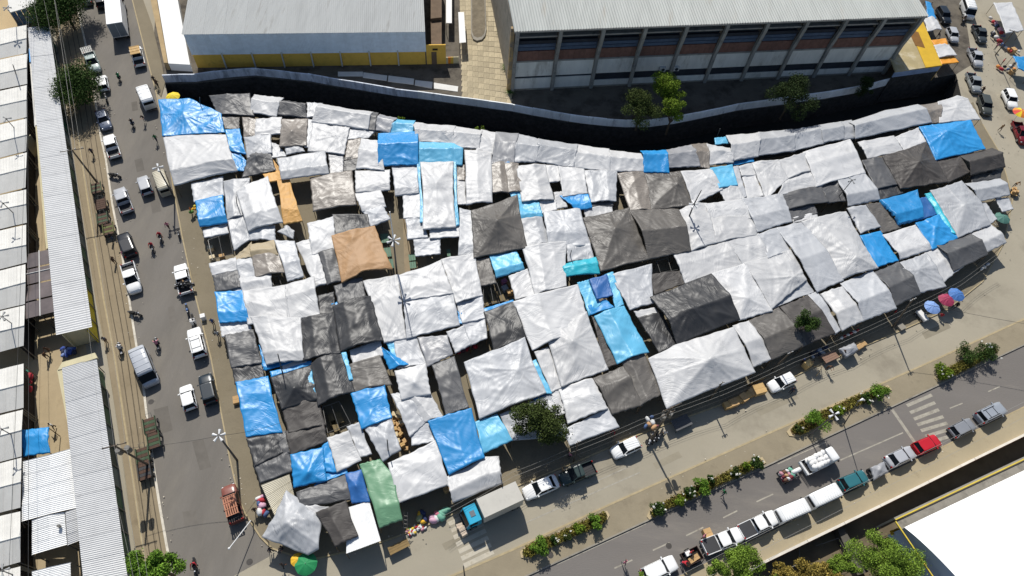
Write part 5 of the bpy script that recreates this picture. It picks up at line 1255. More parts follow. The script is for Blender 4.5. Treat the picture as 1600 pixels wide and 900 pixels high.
# box trucks
def box_truck(f, r, z, label, Lb, Wb, Hb, cabc, cabn, boxc, roof_hatch):
    a, b = G(*f, z), G(*r, z); d = a - b; t = empty('box_truck', (b.x, b.y, 0.008), math.atan2(d.y, d.x), label, 'truck', 'cars and vans in the streets')
    MBx = mat('box_' + cabn, boxc, .6, .06, .5, rand=0, dirt=(tuple(x * .82 for x in boxc), .8, .56, .4))
    MB().box(0, Lb, -Wb / 2, Wb / 2, .95, Hb).build('cargo_box', MBx, t)
    MB().box(-.02, .0, -Wb / 2 + .06, -.02, 1.05, Hb - .1).build('rear_door', mat('box_rear', (120, 128, 136), .5, .1, .8), t)
    MB().box(-.02, .0, .02, Wb / 2 - .06, 1.05, Hb - .1).build('rear_door', mat('box_rear', (120, 128, 136)), t)
    P = paint(cabn, cabc)
    x = Lb + .25
    zt = 2.55
    vs = []
    prof = [(x, .7), (x + 1.75, .7), (x + 1.78, 1.5), (x + 1.45, zt - .05), (x + 1.35, zt), (x + .05, zt), (x, zt - .05)]
    n = len(prof); w = Wb / 2 - .12
    vs = [(p[0], -w, p[1]) for p in prof] + [(p[0], w, p[1]) for p in prof]
    MB().add(vs, [tuple(range(n))[::-1], tuple(range(n, 2 * n))] + [(i, (i + 1) % n, n + (i + 1) % n, n + i) for i in range(n)]).build('cab', P, t)
    MB().add([(x + 1.8, -w + .1, 1.5), (x + 1.8, w - .1, 1.5), (x + 1.48, w - .14, zt - .1), (x + 1.48, -w + .14, zt - .1)], [(0, 1, 2, 3)]).build('windscreen', M_GLASS, t)
    for sy in (-1, 1): MB().box(x + .5, x + 1.35, sy * (w + .005) - .01, sy * (w + .005) + .01, 1.5, 2.25).build('window', M_GLASS, t)
    MB().box(.2, x + 1.6, -.45, .45, .5, .95).build('chassis', M_TRIM, t)
    MB().box(x + 1.76, x + 1.9, -w, w, .45, .8).build('bumper', M_TRIM, t)
    if roof_hatch: MB().box(x + .42, x + .98, -.32, .32, zt, zt + .06).build('roof_hatch', mat('hatch_grey', (96, 104, 112), .5), t)
    for xx in (.9, Lb * .45 if Lb > 6 else None, x + 1.0):
        if xx is None: continue
        for sy in (-1, 1):
            a_, b_ = wheel_meshes(.46); o = obj('wheel', a_, None, t, Vector((xx, sy * (Wb / 2 - .2), .46))); o.scale = (1, 1.5, 1); obj('rim', b_, None, o)
    for sy in (-1, 1):
        MB().box(x + 1.3, x + 1.42, sy * (w + .12) - .1, sy * (w + .12) + .1, 1.6, 2.1).build('mirror', M_TRIM, t)
        MB().box(x + 1.77, x + 1.8, sy * .75 - .12, sy * .75 + .12, .85, 1.05).build('headlight', M_HEAD, t)
    return t
box_truck((747,796), (812,766), 3.2, 'box truck with cyan cab and dusty white box beside the market', 4.85, 2.25, 3.2, (44, 168, 204), 'cyan', (196, 192, 182), True)
box_truck((174,-10), (178.5,36), 3.7, 'tall brilliant white box truck at the head of the street', 7.5, 2.5, 3.7, (220, 220, 218), 'white', (248, 248, 248), False)

# ------------------------------------------------------------------ loads and trailers
M_CARD = mat('cardboard', (196, 160, 112), .9, .12, 1.2, rand=.1)
M_WOODL = mat('raw_wood', (204, 168, 112), .85, .15, 1.0, rand=.1)
M_SACK = mat('white_sack', (240, 238, 234), .8, .06, 1.0, rand=.06)
M_GRN = mat('green_iron', (54, 76, 48), .7, .2, 1.0, rand=.1); M_RUST = mat('rusty_red', (86, 64, 52), .85, .2, 1.2, rand=.1)
def off(t, x, y, z):
    """a point in a thing's own frame"""
    c, s = math.cos(t.rotation_euler.z), math.sin(t.rotation_euler.z); x *= t.scale[0]; y *= t.scale[1]
    return Vector((t.location.x + c * x - s * y, t.location.y + s * x + c * y, z))
def box_at(name, p, rz, dims, m, label, cat, group=None, lid=True):
    """open or flapped carton standing at p"""
    t = empty(name, p, rz, label, cat, group); a, b, h = dims
    MB().box(-a / 2, a / 2, -b / 2, b / 2, 0, h).build('carton', m, t)
    if lid:
        for sy in (-1, 1): MB().box(-a / 2, a / 2, sy * b / 4 - b / 4 + .012, sy * b / 4 + b / 4 - .012, h + .003, h + .022).build('flap', m, t)
    return t
# tan crate on the first pickup, slatted crates
def slat_crate(t0, x0, x1, w, z0, z1, m, label, solid=False):
    p = off(t0, (x0 + x1) / 2, 0, z0); t = empty('slatted_crate', p, t0.rotation_euler.z, label, 'crate'); L = (x1 - x0) / 2; h = z1 - z0
    n = 6
    for i in range(n):
        y = -w / 2 + (i + .5) * w / n
        MB().box(-L, L, y - w / n * (.47 if solid else .3), y + w / n * (.47 if solid else .3), h - .05, h).build('slat', m, t)
    for x in (-L, -L / 3, L / 3, L - .08): MB().box(x, x + .08, -w / 2, w / 2, h, h + .04).build('crossbar', m, t)
    for sx in (-1, 1):
        for sy in (-1, 1): MB().box(sx * (L - .05) - .04, sx * (L - .05) + .04, sy * (w / 2 - .04) - .04, sy * (w / 2 - .04) + .04, 0, h - .05).build('post', m, t)
    return t
slat_crate(p_load, -1.5, .6, 1.55, 1.77, 2.35, M_WOODL, 'tan wooden crate riding on a white pickup', True)
slat_crate(bpy.data.objects['pickup_truck.001'], -2.4, -.75, 1.7, .63, 2.1, M_WCOL, 'white slatted crate in the pale pickup under the tree')
slat_crate(p_cop, -1.9, .4, 1.4, 1.78, 2.1, mat('brick_orange', (186, 128, 100), .8, .15, 1.2), 'orange slatted rack on the copper pickup')
# truck heaped with white sacks
t = empty('cargo_truck', G(1279, 721, 1), 0, 'white truck heaped with white sacks driving on the avenue', 'truck', 'cars and vans in the streets'); t.location.z = .008
d = G(1308, 708, 1) - G(1250, 736, 1); t.rotation_euler.z = math.atan2(d.y, d.x); t.scale = (.84, .88, .9); P = paint(*WHT)
MB().box(-2.6, 1.2, -1.0, 1.0, .8, 1.0).build('flatbed', M_TRIM, t)
for i in range(3): MB().box(-2.95 + i * .18, -2.88 + i * .18, -1.0, 1.0, 1.0, 1.5 - i * .12).build('tailboard', P, t)
for sy in (-1, 1): MB().box(-2.6, 1.2, sy * 1.0 - .03, sy * 1.0 + .03, .85, 1.35).build('sideboard', P, t)
loft(((1.3, .9, 2.1), (1.4, .98, 2.2), (2.5, .98, 2.18), (2.75, .94, 1.9), (2.95, .9, 1.3), (3.0, .8, .9)), .6).build('cab', P, t, True)
MB().add([(2.78, -.8, 1.86), (2.78, .8, 1.86), (2.98, .82, 1.3), (2.98, -.82, 1.3)], [(0, 3, 2, 1)]).build('windscreen', M_GLASS, t)
for xx in (-1.6, 2.0):
    for sy in (-1, 1): a, b = wheel_meshes(.42); o = obj('wheel', a, None, t, Vector((xx, sy * .85, .42))); obj('rim', b, None, o)
for sy in (-1, 1): MB().box(2.4, 2.5, sy * 1.1 - .1, sy * 1.1 + .1, 1.4, 1.75).build('mirror', M_TRIM, t)
sk = MB().ball((0, 0, 0), .4, .33, .22, 9, 6, .1).mesh('sack', True); sk.materials.append(M_SACK)
n = 0
for lay in range(3):
    for i in range(5):
        for j in range(3):
            p = off(t, -1.6 + i * .62 + (lay % 2) * .2 + R.uniform(-.08, .08), -.6 + j * .6 + R.uniform(-.1, .1), 1.15 + lay * .3 + R.uniform(-.04, .06))
            o = obj('sack', sk, None, None, p); o.rotation_euler = (R.uniform(-.3, .3), R.uniform(-.3, .3), t.rotation_euler.z + R.uniform(-1.5, 1.5)); n += 1
            tag(o, 'plump white sack in the heap on the avenue truck', 'sack', 'white sacks heaped on the avenue truck')
# cargo tricycle with goods, and the sheeted motorcycle
def tricycle(c, head, label, w=1.2, l=1.6):
    t = empty('cargo_tricycle', G(*c, .5), head, label, 'tricycle'); t.location.z = .008
    MB().box(-l * .6, l * .4, -w / 2, w / 2, .5, .62).box(-l * .6, l * .4, -w / 2, -w / 2 + .05, .62, 1.0).box(-l * .6, l * .4, w / 2 - .05, w / 2, .62, 1.0).build('cargo_box', M_STEEL, t)
    MB().tube([(l * .4, 0, .6), (l * .4 + .5, 0, .75), (l * .4 + .9, 0, .5)], .06, 6).build('frame', M_TRIM, t)
    MB().tube([(l * .4 + .75, -.35, 1.0), (l * .4 + .7, 0, .95), (l * .4 + .75, .35, 1.0)], .025, 5).build('handlebar', M_TRIM, t)
    MB().box(l * .4 + .1, l * .4 + .55, -.13, .13, .72, .82).build('seat', M_TRIM, t)
    for x, y in ((-l * .3, w / 2 + .05), (-l * .3, -w / 2 - .05), (l * .4 + .95, 0)):
        a, b = wheel_meshes(.3); o = obj('wheel', a, None, t, Vector((x, y, .3))); o.scale = (1, .5, 1); obj('rim', b, None, o)
    return t
hA = math.atan2(d.y, d.x)
tg = tricycle((1232, 741), hA, 'cargo tricycle piled with colourful bundles on the avenue', 1.4, 2.3)
def bundles(t0, spots, cols, label, group, name='bundle', s=.28):
    for i, (x, y, z) in enumerate(spots):
        c = cols[i % len(cols)]
        m = mat('bundle_%s' % c[0], c[1], .8, .15, 1.2)
        me = cached('bun', lambda: MB().ball((0, 0, 0), 1, .8, .7, 8, 5, .12).mesh('bundle', True))
        o = obj(name, me, m, None, off(t0, x, y, z)); q = s * R.uniform(.75, 1.25); o.scale = (q, q, q); o.rotation_euler.z = R.uniform(0, 6)
        tag(o, c[0].replace('_', ' ') + ' ' + label, 'bundle', group)
CB = [('maroon', (120, 44, 52)), ('pink', (206, 150, 160)), ('white', (222, 222, 220)), ('tan', (190, 150, 110)), ('brown', (110, 76, 60))]
bundles(tg, [(-1.1 + .42 * i, -.5 + .42 * j, .85 + .28 * k) for k in range(2) for i in range(3) for j in range(3)], CB, 'bundle on the cargo tricycle', 'bundles on the cargo tricycle')
bundles(tg, [(.2, -.3, 1.0), (.25, .3, 1.05)], [('mint_green', (120, 180, 156))], 'sheet bundle at the front of the cargo tricycle', 'green bundles on the cargo tricycle', s=.4)
o = tag(obj('rolled_sheet', MB().tube([(-.6, 0, 0), (.6, 0, 0)], .26, 10).mesh('rolled_sheet', True), M_SACK, None, off(tg, .75, -.1, 1.15)), 'white roll of sheeting on the cargo tricycle', 'roll'); o.rotation_euler.z = hA
tc = tricycle((1367, 737), hA, 'dark cargo tricycle under a silver sheet between teal and silver cars', 1.1, 1.4)
T('G', '1363,731 1381,722 1386,737 1368,748', 1.25, 'p.5,.5:.25', 'silver sheet thrown over the dark cargo tricycle', wr=1.6, name='dust_sheet', poles=False, group='sheets over goods', drop=.4)
# open box trailer behind the white pickup
t = empty('box_trailer', G(1080, 870, .6), hA, 'open dark box trailer hitched behind a white pickup', 'trailer'); t.location.z = .008
MB().box(-1.1, 1.1, -.75, .75, .5, .58).build('trailer_floor', M_DARKIN, t)
for q in ((-1.1, 1.1, -.75, -.7), (-1.1, 1.1, .7, .75), (-1.1, -1.05, -.7, .7), (1.05, 1.1, -.7, .7)): MB().box(*q, .58, 1.05).build('side_board', mat('trailer_brown', (74, 56, 50), .8), t)
MB().tube([(1.1, -.5, .5), (2.2, 0, .5), (1.1, .5, .5)], .04, 5).build('drawbar', M_STEEL, t)
for sy in (-1, 1): a, b = wheel_meshes(.3); o = obj('wheel', a, None, t, Vector((0, sy * .85, .3))); obj('rim', b, None, o)
box_at('cardboard_box', off(t, .1, -.3, .59), hA + .1, (1.3, .6, .3), M_CARD, 'flat tan carton lying inside the open box trailer', 'box')
# old handcarts and trailers on the street pavement
def cart(c, head, m, label, l=2.0, w=1.3, h=.85):
    t = empty('goods_cart', G(*c, .5), head, label, 'cart', 'handcarts on the street pavement'); t.location.z = .14
    for i in range(5): x = -l / 2 + i * l / 5; MB().box(x + .02, x + l / 5 - .02, -w / 2, w / 2, h - .06, h).build('board', m if i % 2 else M_RUST, t)
    for sy in (-1, 1): MB().box(-l / 2, l / 2, sy * w / 2 - .04, sy * w / 2 + .04, h, h + .3).build('rail', m, t)
    for sx in (-1, 1):
        for sy in (-1, 1): a, b = wheel_meshes(.3); o = obj('wheel', a, None, t, Vector((sx * l * .3, sy * (w / 2 + .08), .3))); o.scale = (1, .6, 1); obj('rim', b, None, o)
    MB().tube([(l / 2, -.3, h - .1), (l / 2 + .5, -.3, h + .2), (l / 2 + .5, .3, h + .2), (l / 2, .3, h - .1)], .03, 5).build('handle', M_STEEL, t)
    return t
hS = math.radians(118)
for c, m, w in (((237, 667), M_GRN, 'green handcart with red boards nearest the pearl grey van'), ((243, 690), M_GRN, 'green and rusty handcart in the middle of the kerb group'), ((226, 714), M_GRN, 'green handcart under the wooden power pole'), ((229, 738), M_TRIM, 'black handcart in the shadow of the wooden power pole'),
                ((163, 345), M_GRN, 'green handcart beside the silver pickup'), ((172, 361), mat('olive_iron', (96, 100, 44), .7, .2, 1.0), 'olive handcart just above the black car'), ((160, 322), M_RUST, 'rusty brown handcart by the silver pickup bonnet'), ((153, 297), mat('dull_green_cover', (92, 100, 74), .8), 'dull green handcart at the foot of the leaning power pole')):
    cart(c, hS, m, w)
# motorbikes
def motorbike_parts(t, col, nm):
    P = paint(nm, col)
    for x in (-.62, .66): a, b = wheel_meshes(.3); o = obj('wheel', a, None, t, Vector((x, 0, .3))); o.scale = (1, .55, 1); obj('rim', b, None, o)
    obj('frame', cached('mbf', lambda: MB().tube([(-.62, 0, .32), (-.2, 0, .5), (.3, 0, .5), (.5, 0, .95), (.66, 0, .3)], [.06, .1, .12, .06, .05], 6).box(-.25, .2, -.14, .14, .28, .55).mesh('frame')), M_TRIM, t)
    obj('fuel_tank', cached('mbt', lambda: MB().ball((.22, 0, .86), .3, .16, .15, 8, 5).mesh('fuel_tank', True)), P, t)
    obj('seat', cached('mbs', lambda: MB().box(-.62, .02, -.13, .13, .74, .84).mesh('seat')), M_TYRE, t)
    obj('tail', cached('mbk', lambda: MB().box(-.95, -.55, -.1, .1, .6, .72).mesh('tail')), P, t)
    obj('handlebar', cached('mbh', lambda: MB().tube([(.38, -.36, 1.05), (.5, -.1, 1.02), (.5, .1, 1.02), (.38, .36, 1.05)], .022, 5).mesh('handlebar')), M_TRIM, t)
    obj('headlight', cached('mbl', lambda: MB().ball((.62, 0, .92), .09, .1, .09, 7, 4).mesh('headlight', True)), M_HEAD, t)
BIKES = []
def bike(c, head_px, col, nm, label, z=.5, base=.008):
    a = G(*c, z); b = G(c[0] + head_px[0], c[1] + head_px[1], z); d = b - a
    t = empty('motorbike', (a.x, a.y, base), math.atan2(d.y, d.x), label, 'motorbike', 'motorbikes about the streets'); motorbike_parts(t, col, nm); BIKES.append(t); return t
# ------------------------------------------------------------------ people
M_SKIN = [mat('skin_%d' % i, c, .7, .05, 1, rand=0) for i, c in enumerate(((150, 104, 78), (188, 140, 110), (112, 76, 56)))]
M_HAIR = mat('dark_hair', (36, 30, 28), .8, .1, 1, rand=0)
def cloth(name, rgb): return mat('cloth_' + name, rgb, .85, .1, 2.0, rand=0)
CL = {k: cloth(k, v) for k, v in dict(red=(190, 44, 56), green=(40, 130, 80), white=(222, 222, 220), black=(40, 40, 44), blue=(60, 92, 150), navy=(44, 52, 78), grey=(120, 120, 124), tan=(176, 144, 106),
      denim=(78, 96, 124), brown=(94, 70, 54), pink=(206, 130, 146), orange=(220, 120, 50), khaki=(140, 128, 98)).items()}
def skel(pose):
    N = {}; E = []
    def n(k, p, r): N[k] = (p, r)
    lean = {'stand': 0, 'walk': .05, 'ride': .16, 'reach': .28, 'sit': .02}[pose]
    hz = .9 if pose not in ('ride', 'sit') else (.86 if pose == 'ride' else .5)
    n('pelvis', (0, 0, hz), .14); n('spine', (lean * .4, 0, hz + .22), .125); n('chest', (lean, 0, hz + .44), .145)
    n('neck', (lean * 1.15, 0, hz + .57), .058); n('head', (lean * 1.25 + .02, 0, hz + .69), .1); n('crown', (lean * 1.28, 0, hz + .79), .08)
    E.extend([('pelvis', 'spine'), ('spine', 'chest'), ('chest', 'neck'), ('neck', 'head'), ('head', 'crown')])
    for s, sy in (('l', 1), ('r', -1)):
        sh = (lean, sy * .19, hz + .5); n('sh' + s, sh, .065)
        if pose == 'ride': el, wr, ha = (lean + .22, sy * .3, hz + .3), (lean + .42, sy * .33, hz + .22), (lean + .5, sy * .33, hz + .21)
        elif pose == 'reach': el, wr, ha = (lean + .24, sy * .22, hz + .36), (lean + .46, sy * .17, hz + .3), (lean + .55, sy * .15, hz + .29)
        elif pose == 'sit': el, wr, ha = (.08, sy * .26, hz + .24), (.3, sy * .2, hz + .16), (.38, sy * .18, hz + .14)
        else:
            sw = (.2 * sy if pose == 'walk' else .03)
            el, wr, ha = (lean - sw * .5, sy * .25, hz + .22), (lean + .06 - sw, sy * .26, hz - .02), (lean + .08 - sw, sy * .25, hz - .1)
        n('el' + s, el, .046); n('wr' + s, wr, .034); n('ha' + s, ha, .042)
        E.extend([('chest', 'sh' + s), ('sh' + s, 'el' + s), ('el' + s, 'wr' + s), ('wr' + s, 'ha' + s)])
        if pose == 'ride': hp, kn, an, to = (.02, sy * .11, hz - .03), (.38, sy * .25, hz - .1), (.18, sy * .24, .42), (.36, sy * .26, .36)
        elif pose == 'sit': hp, kn, an, to = (.02, sy * .11, hz - .02), (.42, sy * .14, hz), (.44, sy * .14, .1), (.58, sy * .15, .05)
        else:
            st = (.2 * sy if pose == 'walk' else 0.03 * sy)
            hp, kn, an, to = (0, sy * .1, hz - .04), (st * .6 + .03, sy * .11, .5), (st, sy * .11, .1), (st + .16, sy * .13, .045)
        n('hp' + s, hp, .1); n('kn' + s, kn, .064); n('an' + s, an, .046); n('to' + s, to, .04)
        E.extend([('pelvis', 'hp' + s), ('hp' + s, 'kn' + s), ('kn' + s, 'an' + s), ('an' + s, 'to' + s)])
    return N, E
def person_mesh(pose):
    N, E = skel(pose); ks = list(N); ix = {k: i for i, k in enumerate(ks)}
    me = bpy.data.meshes.new('person'); me.from_pydata([N[k][0] for k in ks], [(ix[a], ix[b]) for a, b in E], [])
    o = bpy.data.objects.new('person', me); COL.objects.link(o)
    o.modifiers.new('skin', 'SKIN'); o.modifiers.new('sub', 'SUBSURF').levels = 1
    for k, d in zip(ks, me.skin_vertices[0].data): d.radius = (N[k][1],) * 2; d.use_root = (k == 'pelvis')
    dg = bpy.context.evaluated_depsgraph_get(); out = bpy.data.meshes.new_from_object(o.evaluated_get(dg)); bpy.data.objects.remove(o)
    out.name = 'person'
    P = {k: Vector(N[k][0]) for k in ks}
    segs = []
    for a, b in E:
        if 'head' in (a, b) or b == 'crown': m = 0
        elif a[:2] == 'el' or a[:2] == 'wr': m = 0
        elif a[:2] in ('hp', 'kn') or b[:2] == 'hp': m = 2
        elif a[:2] == 'an': m = 3
        else: m = 1
        segs.append((P[a], P[b], m))
    segs.append((P['pelvis'] - Vector((0, 0, .1)), P['pelvis'], 2))
    hc = P['head']
    for f in out.polygons:
        c = f.center; best = (9, 1)
        for a, b, m in segs:
            t = max(0, min(1, (c - a).dot(b - a) / max(1e-6, (b - a).length_squared))); d = (a + (b - a) * t - c).length
            if d < best[0]: best = (d, m)
        m = best[1]
        if m == 0 and (c - hc).length < .24 and (c.z > hc.z + .05 or c.x < hc.x - .03): m = 3
        f.material_index = m; f.use_smooth = True
    for _ in range(4): out.materials.append(M_HAIR)
    return out
def person(c, facing, pose, shirt, trous, label, hair=None, z=.02, group='people about the market', at=None, skin=None):
    me = cached('person_' + pose, lambda: person_mesh(pose))
    p = G(c[0], c[1], z) if at is None else at
    o = bpy.data.objects.new('person', me); COL.objects.link(o)
    o.location = (p[0], p[1], z if at is None else at[2]); o.rotation_euler.z = facing
    for i, m in enumerate((skin or R.choice(M_SKIN), CL[shirt], CL[trous], hair or M_HAIR)):
        o.material_slots[i].link = 'OBJECT'; o.material_slots[i].material = m
    return tag(o, label, 'person', group)
def hd(dx, dy, c=(800, 450)):
    a, b = G(*c), G(c[0] + dx, c[1] + dy); return math.atan2(b.y - a.y, b.x - a.x)
def rider(c, hp, col, nm, lab, shirt, trous, plab, helmet=None, base=.008):
    t = bike(c, hp, col, nm, lab, base=base)
    o = person(None, t.rotation_euler.z, 'ride', shirt, trous, plab, hair=helmet, at=off(t, -.3, 0, base)); return t
M_HELM = {k: mat('helmet_' + k, v, .25, .05, 1, rand=0) for k, v in dict(red=(190, 50, 60), black=(30, 30, 34), white=(220, 220, 220), blue=(50, 110, 190)).items()}
rider((186,121), (-3,-14), (40,44,44), 'bike_black', 'motorbike ridden by the person in green near the street tree', 'green', 'black', 'rider in a green shirt near the street tree', M_HELM['black'])
rider((207,193), (-4,-14), (50,50,54), 'bike_dark', 'motorbike ridden between the white van and the blue grey saloon', 'black', 'denim', 'rider in black between the white van and the blue grey saloon', M_HELM['black'])
rider((238,387), (4,14), (60,60,64), 'bike_slate', 'motorbike ridden by the first rider in red', 'red', 'navy', 'rider in red lower of the pair in mid street', M_HELM['black'])
rider((251,371), (4,14), (44,46,52), 'bike_ink', 'motorbike ridden by the rider with a red helmet', 'red', 'black', 'rider with red helmet upper of the pair in mid street', M_HELM['red'])
rider((246,537), (-3,-14), (110,112,116), 'bike_grey', 'motorbike ridden up the street towards the parked pickup', 'pink', 'black', 'rider in pink beside the tall pearl van', M_HELM['black'])
rider((189,545), (-3,-12), (190,190,192), 'bike_pale', 'pale motorbike ridden on the street pavement', 'white', 'grey', 'rider in white on the street pavement', M_HELM['white'], base=.124)
rider((305,885), (2,14), (40,40,44), 'bike_coal', 'motorbike ridden by the person in red beside the leafy corner tree', 'red', 'black', 'rider in red beside the leafy corner tree', M_HELM['black'])
rider((1505,32), (-8,14), (90,60,50), 'bike_rust', 'motorbike with two boxes weaving beside the white van on the far street', 'brown', 'khaki', 'rider in brown beside the white van on the far street', M_HELM['black'])
rider((1533,143), (-14,8), (50,44,40), 'bike_umber', 'motorbike turning by the dark olive estate car', 'brown', 'black', 'rider in brown turning by the dark olive estate car', M_HELM['black'])
for c, hp, col, nm, w in (((179,274), (14,2), (40,42,44), 'bike_black', 'black motorbike standing across the kerb under the white pickup'), ((211,490), (14,3), (36,36,38), 'bike_coal', 'black motorbike standing across the white kerb line'),
        ((279,364), (4,14), (60,64,70), 'bike_slate', 'first motorbike parked by the long lamp shadow'), ((166,153), (4,12), (120,122,124), 'bike_grey', 'motorbike parked behind the white hatchback by the round tree'),
        ((1016,688), (-6,13), (190,192,194), 'bike_pale', 'silver motorbike first of the group under the transformer pole'), ((1024,684), (-6,13), (60,62,66), 'bike_slate', 'dark motorbike second of the group under the transformer pole'), ((1031,680), (-6,13), (40,42,46), 'bike_ink', 'black motorbike third of the group under the transformer pole'),
        ((293,484), (3,12), (40,90,150), 'bike_blue', 'blue motorbike behind the pickup carrying motorbikes'), ((302,499), (3,12), (44,44,48), 'bike_dark', 'dark motorbike loaded with cartons above the white estate car')):
    bike(c, hp, col, nm, w)
for k, (x, y) in enumerate(((-1.2, .35), (-1.6, -.4))):
    t = empty('motorbike', off(p_bike, x, y, .64), p_bike.rotation_euler.z + math.radians(80 if k else 100), 'dark motorbike carried in the pickup bed, ' + ('nearer the tail' if k else 'nearer the cab'), 'motorbike', 'motorbikes about the streets'); motorbike_parts(t, (44, 46, 50), 'bike_dark')
PPL = [((265,358), hd(3,12), 'walk', 'pink', 'brown', 'person in dusty pink walking beside the parked motorbikes'), ((181,412), hd(12,2), 'stand', 'brown', 'brown', 'person in brown standing on the pavement by the white pickup'),
 ((177,376), hd(10,2), 'stand', 'black', 'denim', 'person in black on the kerb beside the black car'), ((198,400), hd(4,10), 'reach', 'pink', 'grey', 'person leaning into the tailgate of the white pickup'),
 ((147,243), hd(2,12), 'walk', 'navy', 'black', 'person in navy walking on the street pavement'), ((243,131), hd(-2,-12), 'walk', 'black', 'brown', 'first of two people walking on the pavement beside the white van'), ((248,137), hd(-2,-12), 'walk', 'brown', 'black', 'second of two people walking on the pavement beside the white van'),
 ((246,222), hd(2,10), 'walk', 'green', 'navy', 'person in bright green beside the broad white tarp'), ((227,190), hd(2,10), 'reach', 'black', 'denim', 'person pushing a small cart below the white van'),
 ((301,335), hd(-10,4), 'stand', 'orange', 'grey', 'flower seller in orange beside the small blue street side tarp'), ((294,447), hd(-10,3), 'reach', 'tan', 'black', 'person reaching over the bikes in the pickup bed'),
 ((79,551), hd(-2,10), 'walk', 'brown', 'brown', 'person in brown in the yard by the gateway'), ((87,669), hd(-6,8), 'walk', 'white', 'black', 'person in white and black above the blue yard tarp'), ((76,560), hd(8,3), 'walk', 'brown', 'black', 'second person in brown in the yard near the gateway'),
 ((168,536), hd(2,9), 'stand', 'grey', 'brown', 'person at the shop front beside the gateway'), ((1128,773), hd(-12,5), 'walk', 'green', 'navy', 'person in green walking beside the flower planter'),
 ((343,527), hd(2,8), 'stand', 'white', 'denim', 'person in white in the shade beside the estate car'), ((335,508), hd(2,8), 'stand', 'blue', 'navy', 'person in blue at the stall edge by the estate car'),
 ((401,800), hd(4,8), 'stand', 'black', 'black', 'person in black by the cream corrugated roof'), ((443,858), hd(-6,4), 'sit', 'black', 'navy', 'seated person in black under the foil tent edge'), ((425,862), hd(6,4), 'stand', 'navy', 'black', 'person in navy in the shade of the foil tent'), ((444,886), hd(6,-8), 'walk', 'black', 'black', 'person in black beside the green parasol'),
 ((1096,841), hd(6,5), 'stand', 'pink', 'brown', 'person in pink beside the pickup with a trailer'), ((1063,881), hd(6,3), 'reach', 'red', 'denim', 'person in red behind the open box trailer'), ((1076,866), hd(4,6), 'stand', 'red', 'grey', 'second person in red at the trailer side'),
 ((889,715), hd(-6,4), 'stand', 'pink', 'black', 'person in pink below the avenue side awning'), ((957,678), hd(-4,6), 'reach', 'red', 'grey', 'person in red bending under the avenue awning'), ((878,738), hd(8,-3), 'stand', 'tan', 'khaki', 'person in tan between white saloon and dark pickup'),
 ((1036,681), hd(-4,8), 'stand', 'white', 'black', 'person in white at the end of the motorbike group'), ((1025,671), hd(2,8), 'stand', 'pink', 'navy', 'person in pink behind the motorbike group'), ((1234,614), hd(-6,5), 'stand', 'navy', 'black', 'person in navy behind the open tailgate'),
 ((1290,577), hd(4,10), 'reach', 'brown', 'brown', 'person in brown beside the folding frame'), ((1313,556), hd(-8,3), 'stand', 'brown', 'khaki', 'person in brown at the end of the brown table'), ((1264,572), hd(6,6), 'stand', 'tan', 'denim', 'person in tan by the stacked trays'), ((1252,567), hd(4,6), 'stand', 'blue', 'black', 'person in blue among the dark bags'),
 ((1393,493), hd(6,6), 'stand', 'red', 'black', 'person in red in the shade by the concrete block'), ((1504,203), hd(2,10), 'stand', 'white', 'black', 'person under a white hat beside the big blue corner tarp'), ((1560,205), hd(-2,12), 'walk', 'tan', 'brown', 'person in tan pulling a load across the far street'),
 ((1553,78), hd(4,8), 'stand', 'pink', 'grey', 'person in pink at the far pavement stalls'), ((1547,58), hd(8,3), 'stand', 'white', 'denim', 'person in white at the far pavement stalls'), ((1563,102), hd(6,4), 'stand', 'red', 'black', 'person in red among the far pavement stalls'), ((1578,108), hd(-8,3), 'stand', 'grey', 'denim', 'person in grey among the far pavement stalls'),
 ((1467,497), hd(4,-8), 'sit', 'red', 'grey', 'vendor in red under the pale blue umbrella'), ((1492,480), hd(-6,2), 'sit', 'black', 'black', 'vendor in black under the magenta umbrella'), ((1583,292), hd(-3,10), 'reach', 'tan', 'brown', 'person pushing a laden handcart at the street end'),
 ((1450,15), hd(8,3), 'stand', 'navy', 'black', 'person in navy by the blue awning of the annex'), ((1464,57), hd(8,3), 'sit', 'black', 'grey', 'person seated under the white annex awning'), ((974,882), hd(-3,-8), 'walk', 'pink', 'grey', 'person at the lower picture edge near the white estate car')]
for c, f, pose, s, tr, w in PPL: person(c, f, pose, s, tr, w, z=.13 if pose != 'x' else 0)

